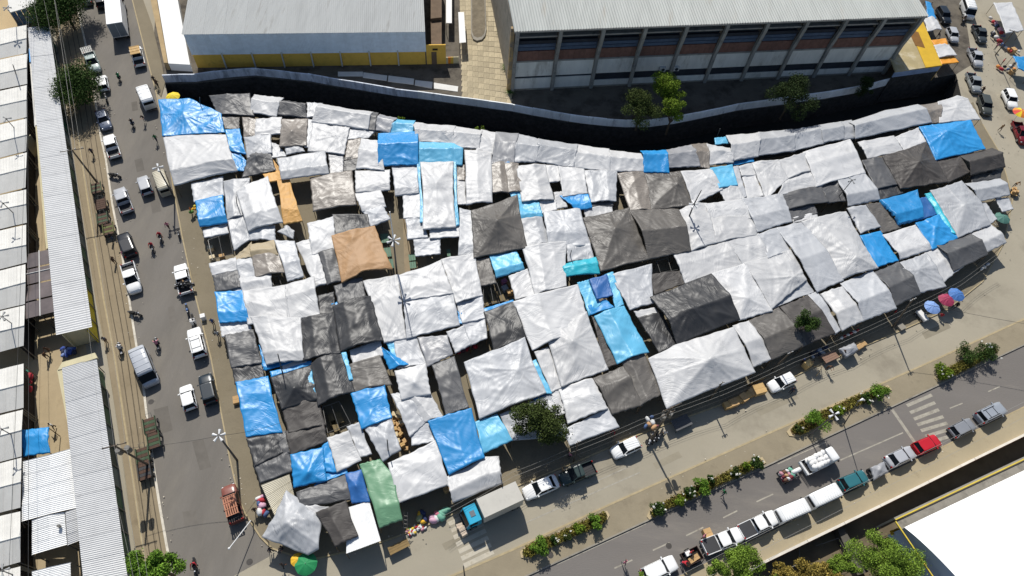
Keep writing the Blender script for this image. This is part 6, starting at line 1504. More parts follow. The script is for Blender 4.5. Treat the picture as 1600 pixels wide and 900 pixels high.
# ------------------------------------------------------------------ umbrellas
def umbrella(c, rpx, zt, cols, label, n=8, tilt=0.0):
    p = G(c[0], c[1], zt); r = (G(c[0] + rpx, c[1], zt) - p).length
    t = empty('parasol', (p.x, p.y, .12), R.uniform(0, 6), label, 'parasol', 'parasols round the market'); h = zt - .12
    for i in range(n):                                  # each gore of the canopy is a part
        vs = []; fs = []; k = 5
        for j in range(k + 1):
            q = j / k; rr = r * q; z = h - .32 * r * q ** 1.7
            for s in range(3):
                a = 2 * math.pi * (i + s / 2) / n; sag = -.05 * r * q if s == 1 else 0
                rad = rr * (.965 if s == 1 else 1); vs.append((rad * math.cos(a), rad * math.sin(a), z + sag))
        for j in range(k):
            for s in range(2): fs.append((j * 3 + s, (j + 1) * 3 + s, (j + 1) * 3 + s + 1, j * 3 + s + 1))
        m = cols[i % len(cols)]
        obj('gore', pyd('gore', vs, fs), m, t)
    MB().tube([(0, 0, 0), (0, 0, h + .12)], .025, 6).build('pole', M_WCOL, t)
    MB().box(-.22, .22, -.22, .22, 0, .1).build('foot', M_CONC, t)
    for i in range(n):
        a = 2 * math.pi * i / n; MB().tube([(0, 0, h - .05), (r * .97 * math.cos(a), r * .97 * math.sin(a), h - .32 * r - .03)], .012, 4).build('rib', M_STEEL, t)
    return t
def um(name, rgb): return mat('parasol_' + name, rgb, .7, .05, .8, rand=0)
umbrella((269, 148), 11, 2.5, [um('yellow', (236, 208, 40))], 'yellow parasol beside the large blue corner tarp')
umbrella((477, 880), 18, 2.5, [um('green', (36, 140, 84))], 'big green parasol below the foil tent')
umbrella((464, 874), 11, 2.2, [um('golden', (236, 186, 50))], 'small golden parasol half hidden by the green one')
umbrella((1459, 478), 12, 2.3, [um('pale_blue', (132, 166, 222))], 'pale blue parasol beside the white cart on the avenue')
umbrella((1481, 466), 12, 2.3, [um('magenta', (168, 54, 88))], 'magenta parasol between two blue ones')
umbrella((1497, 458), 12, 2.35, [um('mid_blue', (76, 124, 190))], 'mid blue parasol at the far end of the trio')
umbrella((1597, 173), 11, 2.4, [um('flame_red', (214, 60, 44)), um('yellow', (236, 208, 40)), um('orange', (240, 140, 50))], 'red orange and yellow parasol at the picture edge')
umbrella((1569, 338), 11, 2.2, [um('sea_green', (82, 128, 116))], 'dull sea green parasol at the street end stalls')

# ------------------------------------------------------------------ trees and shrubs
def leafmat(name, rgb): return mat('leaf_' + name, rgb, .7, .25, .9, 0, 3, .1, 0, 0.0, island=.5)
M_BARK = mat('bark', (96, 80, 62), .95, .25, 2.0, rand=.1)
def leaves(n, cl, size, squash=.7, lo=None):
    """leaf faces spread through clumps (x, y, z, radius)"""
    cl = np.array(cl); wts = cl[:, 3] ** 2; wts /= wts.sum()
    k = NP.choice(len(cl), n, p=wts); d = NP.normal(size=(n, 3)); d /= np.linalg.norm(d, axis=1, keepdims=True)
    r = cl[k, 3] * NP.uniform(.15, 1.0, n) ** .45; r *= 1 + .25 * NP.normal(size=n) * (NP.rand(n) < .3)
    c = cl[k, :3] + d * r[:, None] * np.array([1, 1, squash])
    a = NP.normal(size=(n, 3)); a += d * .6; a[:, 2] += .3; a /= np.linalg.norm(a, axis=1, keepdims=True)
    t = np.cross(a, NP.normal(size=(n, 3))); t /= np.linalg.norm(t, axis=1, keepdims=True); b = np.cross(a, t)
    s = size * NP.uniform(.55, 1.3, n)[:, None]
    V = np.stack([c - t * s, c + b * s * .55 + a * s * .12, c + t * s, c - b * s * .55 + a * s * .12], 1).reshape(-1, 3)
    F = np.arange(4 * n).reshape(n, 4)
    return V, F
def lmesh(name, V, F):
    me = bpy.data.meshes.new(name); me.from_pydata(V.tolist(), [], F.tolist()); me.update(); return me
def tree(px, rpx, zc, rz, n, size, m, label, name='tree', nclump=16, base=0.0, lobes=None, trunk=.2, squash=.8, group='trees round the market', gap=1.0):
    p = G(px[0], px[1], zc); rx = (G(px[0] + rpx[0], px[1], zc) - p).length; ry = (G(px[0], px[1] + rpx[1], zc) - p).length * .9
    t = empty(name, (p.x, p.y, base), 0, label, 'tree', group); h = zc - base
    cl = []
    for i in range(nclump):
        for _ in range(30):
            q = NP.uniform(-1, 1, 3)
            if .15 < np.linalg.norm(q) < 1: break
        cl.append((q[0] * rx * .86, q[1] * ry * .86, h + q[2] * rz * .8, min(rx, ry) * NP.uniform(.2, .46) * gap))
    cl.append((0, 0, h, min(rx, ry) * .45))
    V, F = leaves(int(n * (4.2 if m is LFE else 3.4)), cl, size * (.55 if m is LFE else .74), squash)
    obj('crown', lmesh('crown', V, F), m, t)
    mb = MB().tube([(0, 0, 0), (R.uniform(-.1, .1), R.uniform(-.1, .1), h * .35), (R.uniform(-.2, .2), R.uniform(-.2, .2), h * .6), (0, 0, h)], [trunk, trunk * .8, trunk * .6, trunk * .2], 8)
    mb.build('trunk', M_BARK, t)
    for c in cl[:9]:
        MB().tube([(0, 0, h * .45), (c[0] * .45, c[1] * .45, h * .5 + (c[2] - h * .5) * .4), c[:3]], [trunk * .45, trunk * .3, .02], 5).build('limb', M_BARK, t)
    return t
LG = leafmat('deep_green', (66, 88, 40)); LO = leafmat('olive', (72, 84, 42)); LB = leafmat('bright_green', (112, 134, 44)); LF_ = leafmat('fresh_green', (106, 140, 50)); LFE = leafmat('feathery', (120, 146, 56)); LD = leafmat('dark_green', (52, 66, 34)); LY = leafmat('dry_yellow', (150, 132, 66))
tree((97, 10), (46, 42), 4.6, 2.4, 6500, .2, LG, 'broad dark street tree at the upper picture edge', nclump=44, gap=1.2)
tree((117, 131), (40, 31), 4.0, 1.9, 5200, .18, LG, 'round dark street tree by the white hatchback', nclump=40, gap=1.2)
tree((1003, 168), (34, 30), 5.0, 2.4, 3600, .16, LO, 'olive brown tree beside the ditch wall', nclump=18)
tree((1047, 138), (27, 24), 6.0, 2.2, 2800, .17, LB, 'bright green tree in front of the tall hall', nclump=16)
tree((1054, 170), (20, 16), 5.6, 1.6, 1500, .16, LB, 'small bright green treetop just above the ditch wall', nclump=9)
tree((1238, 148), (42, 36), 5.4, 2.8, 3400, .17, LD, 'dark shaded tree leaning over the ditch', nclump=20, gap=.85)
tree((1352, 134), (17, 14), 2.4, 1.4, 1100, .15, LD, 'small dark shrub like tree on the shaded ditch wall', nclump=9, trunk=.1)
tree((850, 657), (54, 43), 5.2, 2.2, 5200, .15, LO, 'olive brown avenue tree rising through silver tarps', nclump=26, gap=.9)
tree((1258, 501), (20, 19), 4.8, 1.4, 1500, .13, LG, 'small tree growing through the dark tarp', nclump=10, trunk=.1)
tree((246, 886), (48, 34), 4.8, 2.2, 4200, .17, LF_, 'fresh green leafy tree at the street foot of the picture', nclump=22)
tree((1386, 873), (62, 48), 4.5, 2.6, 7500, .16, LFE, 'feathery light green tree in front of the vaulted hall', nclump=26, base=-.5)
tree((1160, 893), (62, 42), 4.8, 2.2, 6500, .16, LFE, 'feathery light green tree under the wires at the lower picture edge', nclump=22, base=0)
tree((1270, 893), (46, 30), 0.4, 1.4, 3200, .15, LY, 'dry yellowish thicket in the canal shade', nclump=18, base=-1.6, trunk=.1)
tree((1318, 884), (30, 22), .8, 1.4, 2600, .16, LFE, 'low feathery thicket beside the canal beam', nclump=14, base=-1.6, trunk=.08)
tree((1226, 896), (34, 18), 1.0, 1.3, 2600, .15, LY, 'dry thicket between the two feathery trees', nclump=14, base=-1.6, trunk=.08)
tree((1003, 905), (30, 14), 3.5, 1.2, 900, .14, LFE, 'feathery tuft of tree at the very bottom edge', nclump=8, trunk=.1)
for i, (c, w) in enumerate((((836, 53), 'agave like plant nearest the top of the hall side bed'), ((842, 104), 'spiky plant in the middle of the hall side bed'), ((845, 108), 'spiky plant drooping beside the paved alley'), ((848, 145), 'spiky plant low down beside the ditch wall end'))):
    p = G(c[0] - 52, c[1], .3); t = empty('spiky_plant', (p.x, p.y, 0), 0, w, 'plant', 'spiky plants beside the paved alley')
    for k in range(14):
        a = k * 2.4; l = R.uniform(.8, 1.5); vs = []
        for q in range(5):
            s = q / 4; rr = l * s; z = .3 + .9 * s - .9 * s * s; wd = .09 * (1 - s) + .01
            vs += [(rr * math.cos(a) - wd * math.sin(a), rr * math.sin(a) + wd * math.cos(a), z), (rr * math.cos(a) + wd * math.sin(a), rr * math.sin(a) - wd * math.cos(a), z)]
        obj('leaf', pyd('leaf', vs, [(2 * q, 2 * q + 1, 2 * q + 3, 2 * q + 2) for q in range(4)]), LG, t)
# planters of the median
BEDS = ['812,863 824,852 870,834 915,813 948,799 952,806 946,818 900,838 850,861 824,874 814,872', '1010,808 1016,794 1055,775 1120,745 1165,724 1190,715 1196,724 1150,747 1090,775 1030,802 1014,813',
        '1228,676 1236,666 1290,640 1340,618 1386,603 1392,610 1360,626 1300,655 1246,684 1232,682', '1459,592 1464,582 1510,562 1552,543 1558,550 1520,572 1480,592 1464,598']
M_BLOOM = mat('white_blossom', (240, 238, 228), .7, .05, 1.0, rand=0, island=.1)
M_COVER = leafmat('ground_cover', (118, 112, 52))
for bi, s in enumerate(BEDS):
    q = Gs(s); cen = sum(q, Vector()) / len(q)
    struct(slab('planter_kerb', q, 0.1, .26, mat('pale_kerb', (190, 172, 136), .9, .1, 1.0, rand=0)))
    inner = [(p - cen) * .93 + cen for p in q]
    for p_, o_ in zip(inner, q): pass
    struct(slab('planter_soil', inner, .12, .275, M_SOIL))
    # low ground cover nobody could count
    n = 1500; A = np.array([[p.x, p.y] for p in inner]); pts = []
    lo, hi = A.min(0), A.max(0)
    while len(pts) < n:
        x = NP.uniform(lo, hi); c = False
        for i in range(len(A)):
            a, b = A[i], A[(i + 1) % len(A)]
            if (a[1] > x[1]) != (b[1] > x[1]) and x[0] < (b[0] - a[0]) * (x[1] - a[1]) / (b[1] - a[1]) + a[0]: c = not c
        if c: pts.append((x[0], x[1], .3 + NP.uniform(0, .45), .22))
    V_, F_ = leaves(n * 3, pts, .12)
    tag(obj('ground_cover', lmesh('ground_cover', V_, F_), M_COVER), 'low yellowish green plants filling a median planter', None, None, 'stuff')
SH = [((842, 852), 15, 2.0, LF_, 0, 'bright green bush at the blunt end of the first median bed'), ((866, 845), 8, 1.2, LG, 6, 'white flecked bush next to the bright end bush'), ((905, 826), 10, 1.3, LB, 0, 'yellow green bush halfway along the first median bed'), ((932, 814), 13, 1.6, LF_, 0, 'large green bush at the far end of the first median bed'), ((886, 836), 8, .9, LO, 3, 'low olive bush amid the first median bed'),
 ((1027, 796), 13, 1.3, LG, 14, 'white flowering bush at the rounded end of the second bed'), ((1062, 781), 11, 1.2, LB, 2, 'green bush after the flowering one in the second bed'), ((1078, 768), 10, 1.4, LG, 10, 'white flowering bush before the bright round one'), ((1096, 759), 14, 1.9, LF_, 0, 'bright round bush in the middle of the second bed'), ((1110, 750), 7, 1.2, LG, 6, 'slim white flowering bush past the bright round one'), ((1146, 738), 9, 1.4, LO, 12, 'white flowering bush beyond the middle of the second bed'), ((1182, 722), 11, 1.3, LG, 8, 'white flowering bush at the far end of the second bed'), ((1166, 728), 8, 1.0, LB, 0, 'small green bush near the far end of the second bed'),
 ((1248, 671), 8, .9, LO, 4, 'low bush at the rounded end of the third bed'), ((1273, 658), 15, 2.4, LF_, 0, 'tall green bush by the lamp cluster in the third bed'), ((1309, 641), 10, 1.4, LB, 3, 'green bush between lamp cluster and lamp post'), ((1352, 622), 10, 1.2, LG, 10, 'white flowering bush by the lamp post'), ((1375, 612), 14, 1.9, LF_, 2, 'bright green bush at the far end of the third bed'),
 ((1478, 582), 14, 1.6, LB, 10, 'flowering bush at the near end of the fourth bed'), ((1521, 558), 18, 2.4, LG, 0, 'dense dark round bush in the fourth bed'), ((1543, 550), 13, 1.9, LG, 14, 'tall white flowering bush at the far end of the fourth bed')]
for c, r, h, m, nb, w in SH:
    p = G(c[0], c[1], .26 + h * .5); rx = (G(c[0] + r, c[1], .8) - p).length
    t = empty('bush', (p.x, p.y, .26), 0, w, 'bush', 'bushes in the median beds')
    cl = [(NP.uniform(-.6, .6) * rx, NP.uniform(-.6, .6) * rx, h * NP.uniform(.35, .8), rx * NP.uniform(.25, .45)) for _ in range(9)]
    V_, F_ = leaves(int(500 + 900 * rx), cl, .1, .9); V_[:, 2] = np.maximum(V_[:, 2], .03)
    obj('foliage', lmesh('foliage', V_, F_), m, t)
    MB().tube([(0, 0, 0), (.05, .03, h * .6)], [.06, .03], 5).build('stem', M_BARK, t)
    if nb:
        bl = [(NP.uniform(-.8, .8) * rx, NP.uniform(-.8, .8) * rx, h * NP.uniform(.7, 1.05), .1) for _ in range(max(2, nb // 2))]
        V_, F_ = leaves(nb * 7, bl, .11, .6); tag(obj('blossoms', lmesh('blossoms', V_, F_), M_BLOOM, t), kind='stuff')
# weeds on the ditch wall
for c, w in (((436, 160), 'weedy tuft hanging on the ditch edge near the shiny charcoal tarp'), ((626, 183), 'bright weed tuft on the ditch edge above the sky blue tarp'), ((752, 199), 'low weed tuft on the ditch edge past the white ridge')):
    p = G(c[0], c[1], 1.2); t = empty('weed_tuft', (p.x, p.y, -1.2), 0, w, 'weeds', 'weed tufts on the ditch edge')
    V_, F_ = leaves(420, [(NP.uniform(-.8, .8), NP.uniform(-.4, .4), NP.uniform(1.5, 2.3), .35) for _ in range(6)], .11); obj('foliage', lmesh('foliage', V_, F_), LB, t)
    MB().tube([(0, 0, 0), (0, 0, 1.8)], .05, 5).build('stem', M_BARK, t)

# ------------------------------------------------------------------ poles, lamps, wires
M_POLE = mat('lamp_pole_steel', (92, 90, 88), .6, .1, 1.0, rand=.05); M_LAMPG = mat('lamp_grey', (168, 168, 166), .5, .1, 1.0, rand=0); M_LAMP = mat('lamp_white', (232, 232, 230), .35, .04, 1.0, rand=0); M_WOODP = mat('weathered_pole', (104, 92, 78), .9, .2, 1.5, rand=.05)
def solve_h(base, top):
    """height of a post whose foot and head are seen at these points"""
    b = G(*base); best = None
    for k in range(20, 180):
        h = k * .1; t = G(top[0], top[1], h); e = (Vector((t.x, t.y)) - Vector((b.x, b.y))).length
        if best is None or e < best[0]: best = (e, h, t)
    return best[1], best[2]
TOPS = {}
def lamp(base, top, nh, label, tip=None, r=.11, rh=.36, h=None, m=None, white=False, hs=.999):
    b = G(*base, .0)
    if h is None: h, tp = solve_h(base, top)
    else: tp = G(top[0], top[1], h)
    t = empty('street_lamp', (b.x, b.y, .0), 0, label, 'street lamp', 'lamp posts with clustered heads')
    top_l = tp - b; top_l.z = h
    MB().tube([(0, 0, 0), top_l * .5, top_l], [r * 1.25, r, r * .8], 8).build('pole', m or M_POLE, t)
    if tip:
        h2, t2 = solve_h(base, tip); q = t2 - b; q.z = max(h2, h + 1)
        MB().tube([top_l, q], [r * .8, r * .5], 7).build('mast', M_POLE if not white else M_LAMP, t)
    if nh: MB().tube([top_l - Vector((0, 0, .1)), top_l + Vector((0, 0, .12))], r * 1.7, 8).build('collar', M_POLE, t)
    for i in range(nh):
        a = 2 * math.pi * i / nh + .5; d = Vector((math.cos(a), math.sin(a), 0))
        arm = obj('arm', MB().tube([top_l, top_l + d * rh * .55 + Vector((0, 0, .05))], .03, 5).mesh('arm'), M_POLE, t)
        p0 = top_l + d * rh * .45 + Vector((0, 0, .08)); p1 = top_l + d * (rh + .34) + Vector((0, 0, -.02))
        MB().tube([p0, p0.lerp(p1, .5), p1], [.06 * hs, .11 * hs, .17 * hs], 8).build('lamp_head', M_LAMP if hs >= .9 else M_LAMPG, t)
    TOPS[label] = tp; return t
lamp((371, 720), (342, 681), 5, 'lamp post with five white heads above the copper pickup')
lamp((273, 310), (247, 262), 4, 'lamp post with white heads over the cream roofed minibus')
lamp((621, 436), (615, 376), 6, 'tall lamp mast with six heads rising in the narrow alley', tip=(609, 331), r=.12, rh=.55, white=True)
lamp((1069, 358), (1084, 320), 5, 'dark lamp mast with a head cluster on the white sheets', tip=(1096, 297), r=.12)
lamp((1300, 320), (1331, 282), 4, 'lamp post with a grey head cluster over the silver gabled tarp', h=7.0, r=.06, rh=.3, hs=.8)
lamp((33, 43), (11, 13), 5, 'bent lamp post with heads over the bare sand', h=8.0, r=.06, rh=.3, hs=.8)
lamp((33, 212), (10, 186), 3, 'lamp post with heads above the third shed', h=7.5, r=.06, rh=.3, hs=.8)
lamp((37, 348), (5, 318), 3, 'lamp post with white heads above the seventh shed', h=7.5, r=.06, rh=.3, hs=.8)
lamp((33, 516), (4, 495), 5, 'lamp post with grey heads opposite the gateway', h=7.5, r=.06, rh=.3, hs=.8)
lamp((34, 688), (3, 671), 3, 'lamp post with thin arms opposite the blue yard tarp', h=7.5, r=.06, rh=.3, hs=.8)
lamp((33, 903), (4, 892), 4, 'lamp post with heads at the bottom of the shed row', h=7.5, r=.06, rh=.3, hs=.8)
lamp((33, 139), (20, 101), 0, 'bent bare post above the second shed', h=6.5, r=.08)
lamp((1263, 682), (1303, 648), 4, 'lamp post with white heads in the third median bed', h=7.0, r=.07)
lamp((1318, 664), (1341, 627), 1, 'single headed white lamp post in the third median bed', h=7.0, r=.06)
lamp((1116, 226), (1125, 201), 0, 'slender bare post at the ditch beside white ridges', r=.07)
lamp((313, 178), (312, 152), 0, 'slender dark post standing through the large blue corner tarp', h=4.6, r=.06)
lamp((371, 330), (369, 307), 0, 'short black post standing through the large bright silver tarp', h=4.6, r=.07)
lamp((446, 600), (434, 553), 0, 'dark post standing through the black star shaped tent', h=6.5, r=.08)
lamp((608, 722), (605, 687), 0, 'dark post standing through the grey creased tarp', h=5.5, r=.08)
lamp((786, 765), (782, 741), 0, 'dark post beside the smooth white vinyl cover', h=4.5, r=.07)
lamp((888, 410), (893, 391), 0, 'short dark post by the turquoise awning', h=4.5, r=.07)
lamp((726, 900), (724, 884), 0, 'pale post stub at the lower picture edge', h=3.0, r=.07)
def power_pole(base, top, label, arms=((0, 1.1),), h=None, ang=0.0, r=.15, trafo=False, m=None):
    b = G(*base, 0)
    if h is None: h, tp = solve_h(base, top)
    else: tp = G(top[0], top[1], h)
    t = empty('power_pole', (b.x, b.y, 0), 0, label, 'power pole', 'power poles along the streets'); q = tp - b; q.z = h
    MB().tube([(0, 0, 0), q * .5, q], [r, r * .85, r * .65], 8).build('pole', m or M_WOODP, t)
    d = Vector((math.cos(ang), math.sin(ang), 0))
    for dz, l in arms:
        c = q * (1 - dz / h); obj('crossarm', MB().tube([c - d * l, c + d * l], .06, 5).mesh('crossarm'), M_WOODP, t)
        for s in (-.9, -.3, .3, .9): MB().tube([c + d * l * s + Vector((0, 0, .05)), c + d * l * s + Vector((0, 0, .25))], .05, 6).build('insulator', M_LAMP if not trafo else M_STEEL, t)
    if trafo:
        for s in (-.4, .5): MB().tube([q * .72 + d * s, q * .72 + d * s + Vector((0, 0, .9))], .3, 9).build('transformer', M_STEEL, t)
    TOPS[label] = tp; return t
aS = hd(20, -5, (178, 695))
power_pole((236, 729), (178, 696), 'leaning wooden power pole above the handcarts', ((0.1, 1.2), (2.6, .6)), 9.0, aS, trafo=True)
power_pole((154, 288), (112, 234), 'leaning wooden power pole on the pavement near the round tree', ((.1, 1.5),), 9.0, aS)
aR = hd(20, -9, (1020, 680))
power_pole((1014, 692), (1050, 636), 'power pole with transformers beside the motorbike group', ((.1, 1.3), (1.6, 1.0)), 9.0, aR, trafo=True)
power_pole((1394, 512), (1427, 467), 'slanting power pole between umbrellas and silver gables', ((.3, .5),), 8.0, aR, r=.12)
power_pole((1107, 626), (1129, 597), 'power pole in front of the large radiating tent', ((.3, .4),), 5.5, aR, r=.12)
power_pole((1205, 580), (1236, 550), 'power pole above the white hatchback with the open tailgate', ((.3, .4),), 5.5, aR, r=.12)
power_pole((896, 722), (903, 690), 'power pole below the avenue side awning', ((.3, .4),), 5.5, aR, r=.1)
power_pole((1555, 86), (1585, 48), 'power pole over the far pavement stalls', ((.2, .8),), 7.5, hd(10, 3, (1580, 50)), r=.1)
def wire(pts, label, r=.012, sag=.35, m=None, name='overhead_wire'):
    P = []
    for i in range(len(pts) - 1):
        a, b = Vector(pts[i]), Vector(pts[i + 1])
        for k in range(9): s = k / 9; P.append(a.lerp(b, s) - Vector((0, 0, sag * 4 * s * (1 - s))))
    P.append(Vector(pts[-1])); o = P[0]
    return tag(obj(name, MB().tube([p - o for p in P], r, 4).mesh(name), m or M_TRIM, None, o), label, 'wire', 'overhead wires')
M_WIREL = mat('pale_cable', (150, 148, 142), .6, .05, 1, rand=0)
tA, tB = TOPS['leaning wooden power pole above the handcarts'], TOPS['leaning wooden power pole on the pavement near the round tree']
dS = Vector((math.cos(aS), math.sin(aS), 0))
for s, w in ((-1.1, 'first'), (0, 'second'), (1.1, 'third')):
    wire([G(60 + s * 16, -40, 9.2), tB + dS * s, tA + dS * s, G(228 + s * 8, 960, 9)], w + ' street wire counted from the long halls', .012, .6, M_WIREL)
for s, (a, b) in enumerate((((40, -30, 6), (44, 940, 6)), ((46, -30, 6.2), (12, 940, 6.2)), ((80, -30, 8.5), (118, 235, 8.6)))):
    wire([G(*a), G(*b)], ('thin wire over the sheds beside the yard', 'second thin wire over the shed ridges', 'pale cable over the dark street tree')[s], .02, .4, M_TRIM if s < 2 else M_WIREL)
av = [G(x, y, 3.4) for x, y in PXS('690,800 800,738 890,701 1000,656 1130,610 1240,560 1330,522 1420,480 1500,440 1562,394')]
for k, w in enumerate(('upper cable along the avenue side of the stalls', 'middle cable along the avenue side of the stalls', 'lower cable along the avenue side of the stalls')):
    wire([p + Vector((.2 * k, -.4 * k, -.2 * k)) for p in av], w, .015 if k == 1 else .011, .3, M_WIREL if k < 2 else M_TRIM)
for a, b, w in (((1020, 920, 5), (1620, 618, 5), 'pale wire above the avenue pavement'), ((1060, 925, 5), (1620, 642, 5), 'second pale wire above the avenue pavement'), ((1130, 920, 5.5), (1240, 850, 5.5), 'pale cable through the feathery tree')):
    wire([G(*a), G(*b)], w, .018, .2, M_WIREL)
wire([TOPS['slanting power pole between umbrellas and silver gables'] - Vector((0, 0, .5)), G(1640, 512, 7)], 'dark wire crossing the wide avenue corner', .02, .3)
wire([tA - Vector((0, 0, 1)), TOPS['lamp post with five white heads above the copper pickup'], G(440, 660, 4)], 'wire from the leaning pole to the five headed lamp', .018, .5)
# slanting white barrier arm on the kerb corner
b = G(396, 818, 0); t = empty('barrier_arm', b, 0, 'thin white slanting arm over the kerb corner', 'barrier')
MB().tube([(0, 0, 0), (0, 0, 1.2)], .08, 6).build('post', M_STEEL, t); q = G(358, 857, 2.6) - b
MB().tube([(0, 0, 1.2), q], .055, 6).build('arm', M_LAMP, t); MB().ball(q, .14).build('lamp_head', M_LAMP, t)
# ------------------------------------------------------------------ goods, tables and small things
def table(c, head, dims, m, label, z=.12, mleg=None, name='table'):
    l, w, h = dims; t = empty(name, G(c[0], c[1], h + z), head, label, 'table', 'tables and counters of the market'); t.location.z = z
    n = max(2, int(w / .3))
    for i in range(n): y = -w / 2 + i * w / n; MB().box(-l / 2, l / 2, y + .012, y + w / n - .012, h - .05, h).build('board', m, t)
    for sx in (-1, 1):
        for sy in (-1, 1): MB().box(sx * (l / 2 - .08) - .03, sx * (l / 2 - .08) + .03, sy * (w / 2 - .06) - .03, sy * (w / 2 - .06) + .03, 0, h - .05).build('leg', mleg or m, t)
    return t
hV = hd(22, -10, (1150, 620)); M_GT = mat('green_table', (92, 126, 104), .7, .15, 1.2, rand=.1); M_OLD = mat('old_boards', (132, 116, 84), .9, .2, 1.0, rand=.1)
table((1065, 660), hV, (2.4, 1.5, .8), mat('slate_top', (88, 88, 90), .6, .1, .6), 'dark slate topped table standing on the market road', .01)
table((1297, 557), hV, (2.3, 1.2, .8), mat('brown_top', (140, 110, 92), .7, .12, .7), 'brown table among the avenue side vendors', .01)
table((623, 854), hd(22, -11, (620, 850)), (2.3, .9, .8), mat('ochre_top', (140, 116, 74), .8, .15, .8), 'ochre counter by the green tarp corner', .12)
for i, (c, sz) in enumerate((((601, 372), (1.6, 1.1)), ((605, 394), (1.6, 1.1)), ((609, 412), (1.6, 1.0)), ((644, 402), (1.1, 1.0)), ((645, 414), (1.1, .9)), ((701, 395), (1.2, .5)))):
    table(c, hd(2, 16, c), (sz[0], sz[1], .75), M_GT, 'green slatted stall table by the narrow alley, ' + ('just under the orange tarp edge', 'second from the orange tarp edge', 'third from the orange tarp edge', 'opposite side nearer the crumpled foil tarp', 'opposite side below the crumpled foil tarp', 'small one past the crumpled foil tarp')[i])
for i, c in enumerate(((757, 470), (770, 466), (783, 462), (754, 480))): table(c, hd(6, 14, c), (1.7, .75, .7), M_OLD, 'old board table in the gap under the sky blue awning, ' + ('second', 'third', 'fourth beside the cartons', 'first and lowest')[i])
for i, c in enumerate(((518, 655), (530, 652), (524, 665))): table(c, hd(6, 16, c), (1.5, .7, .7), M_OLD, 'weathered board table under the bare frame by the seamed blue tarp, ' + ('street side', 'inner side', 'lowest')[i])
# bare stall frames
def frame(px, z, label):
    q = Gs(px, z); c = sum(q, Vector()) / 4; t = empty('stall_frame', (c.x, c.y, .12), 0, label, 'stall frame', 'bare stall frames')
    q = [p - t.location for p in q]
    for i in range(4):
        MB().tube([(q[i].x, q[i].y, 0), q[i]], .04, 5).build('post', M_STEEL, t); MB().tube([q[i], q[(i + 1) % 4]], .035, 5).build('rail', M_STEEL, t)
    MB().tube([q[0].lerp(q[1], .5), q[3].lerp(q[2], .5)], .03, 5).build('rail', M_STEEL, t)
frame('504,636 530,627 548,662 512,676', 2.3, 'bare pipe frame beside the seamed blue tarp')
frame('325,375 358,364 364,396 332,406', 2.2, 'bare pipe frame over cartons on the street side')
frame('1026,408 1060,398 1066,420 1032,426', 2.2, 'bare pipe frame in the dark opening above the big black tent')
frame('755,446 776,441 786,470 756,476', 2.2, 'bare pipe frame under the sky blue awning')
frame('560,322 590,318 596,345 566,336', 2.1, 'bare pipe frame behind the black tarp above the orange one')
frame('422,434 448,428 452,446 428,446', 2.1, 'bare pipe frame below the shiny taupe cover')
# cartons
CART = [((1138,632), (1.0,.9,.7), 'lowest wooden crate of the row on the market road', M_WOODL), ((1147,628), (1.1,1.0,.8), 'second wooden crate of the row on the market road', M_CARD), ((1155,624), (1.0,.9,.6), 'third open crate of the row on the market road', M_WOODL), ((1163,620), (.9,1.1,.8), 'fourth carton of the row on the market road', M_CARD), ((1170,616), (1.0,.8,.7), 'fifth carton of the row on the market road', M_WOODL), ((1177,611), (1.0,1.0,.75), 'sixth carton of the row on the market road', M_CARD), ((1187,607), (1.6,1.3,.9), 'big end crate of the row nearest the white hatchback', M_WOODL),
 ((1264,567), (1.0,.8,1.2), 'stacked yellow trays near the brown table', mat('straw_box', (232, 196, 132), .8, .1, 1)), ((1342,540), (.9,.9,.7), 'orange tan carton beside the sheeted heap', M_CARD), ((1349,536), (.8,.8,.6), 'second tan carton beside the sheeted heap', M_CARD), ((698,763), (.7,.5,1.2), 'tan carton beside the white vinyl cover', M_CARD),
 ((369,624), (.8,1.0,.6), 'tan carton in the kerb shade beside the tall blue tarp', M_CARD), ((718,821), (.7,.5,.8), 'first box of the stack ahead of the cyan cab', mat('off_white_box', (206, 188, 168), .8, .1, 1)), ((722,826), (.7,.5,.9), 'second box of the stack ahead of the cyan cab', mat('off_white_box', (206, 188, 168))), ((725,832), (.7,.6,.8), 'third box of the stack ahead of the cyan cab', mat('off_white_box', (206, 188, 168))),
 ((797,441), (.8,.6,.9), 'upper tan carton beside the pale flat tarp', M_CARD), ((797,455), (.8,.7,.9), 'lower tan carton beside the pale flat tarp', M_CARD), ((788,438), (.7,.6,1.0), 'pink box beside the pale flat tarp', mat('pink_box', (208, 130, 170), .7, .1, 1)), ((789,449), (.8,.8,.8), 'grey bag like box beside the pale flat tarp', mat('grey_box', (176, 178, 182), .7, .1, 1)),
 ((328,386), (.7,.6,.8), 'cream carton under the bare pipe frame on the street side', mat('cream_box', (222, 204, 168), .8, .1, 1)), ((331,401), (.7,.6,.8), 'second cream carton under the bare pipe frame on the street side', mat('cream_box', (222, 204, 168))), ((346,399), (.7,.5,.7), 'tan carton under the bare pipe frame on the street side', M_CARD),
 ((1107,833), (.9,1.1,.8), 'tan carton on a barrow beside the pickup with trailer', M_CARD), ((1075,864), (.6,.6,1.0), 'white box beside the open trailer', M_SACK), ((300,500), (.6,.5,.9), 'white carton on the loaded motorbike above the estate car', M_SACK), ((316,493), (.6,.6,.9), 'white box beside the loaded motorbike', M_SACK), ((1462,73), (.6,.6,.5), 'pale box on the annex pavement', M_CARD), ((1583,110), (.8,.7,.8), 'tan carton at the far pavement stalls', M_CARD), ((1585,76), (.9,.9,.9), 'big tan carton at the far pavement stalls', M_CARD), ((1409,510), (1.0,.9,.5), 'pale concrete block by the slanting power pole', M_CONC)]
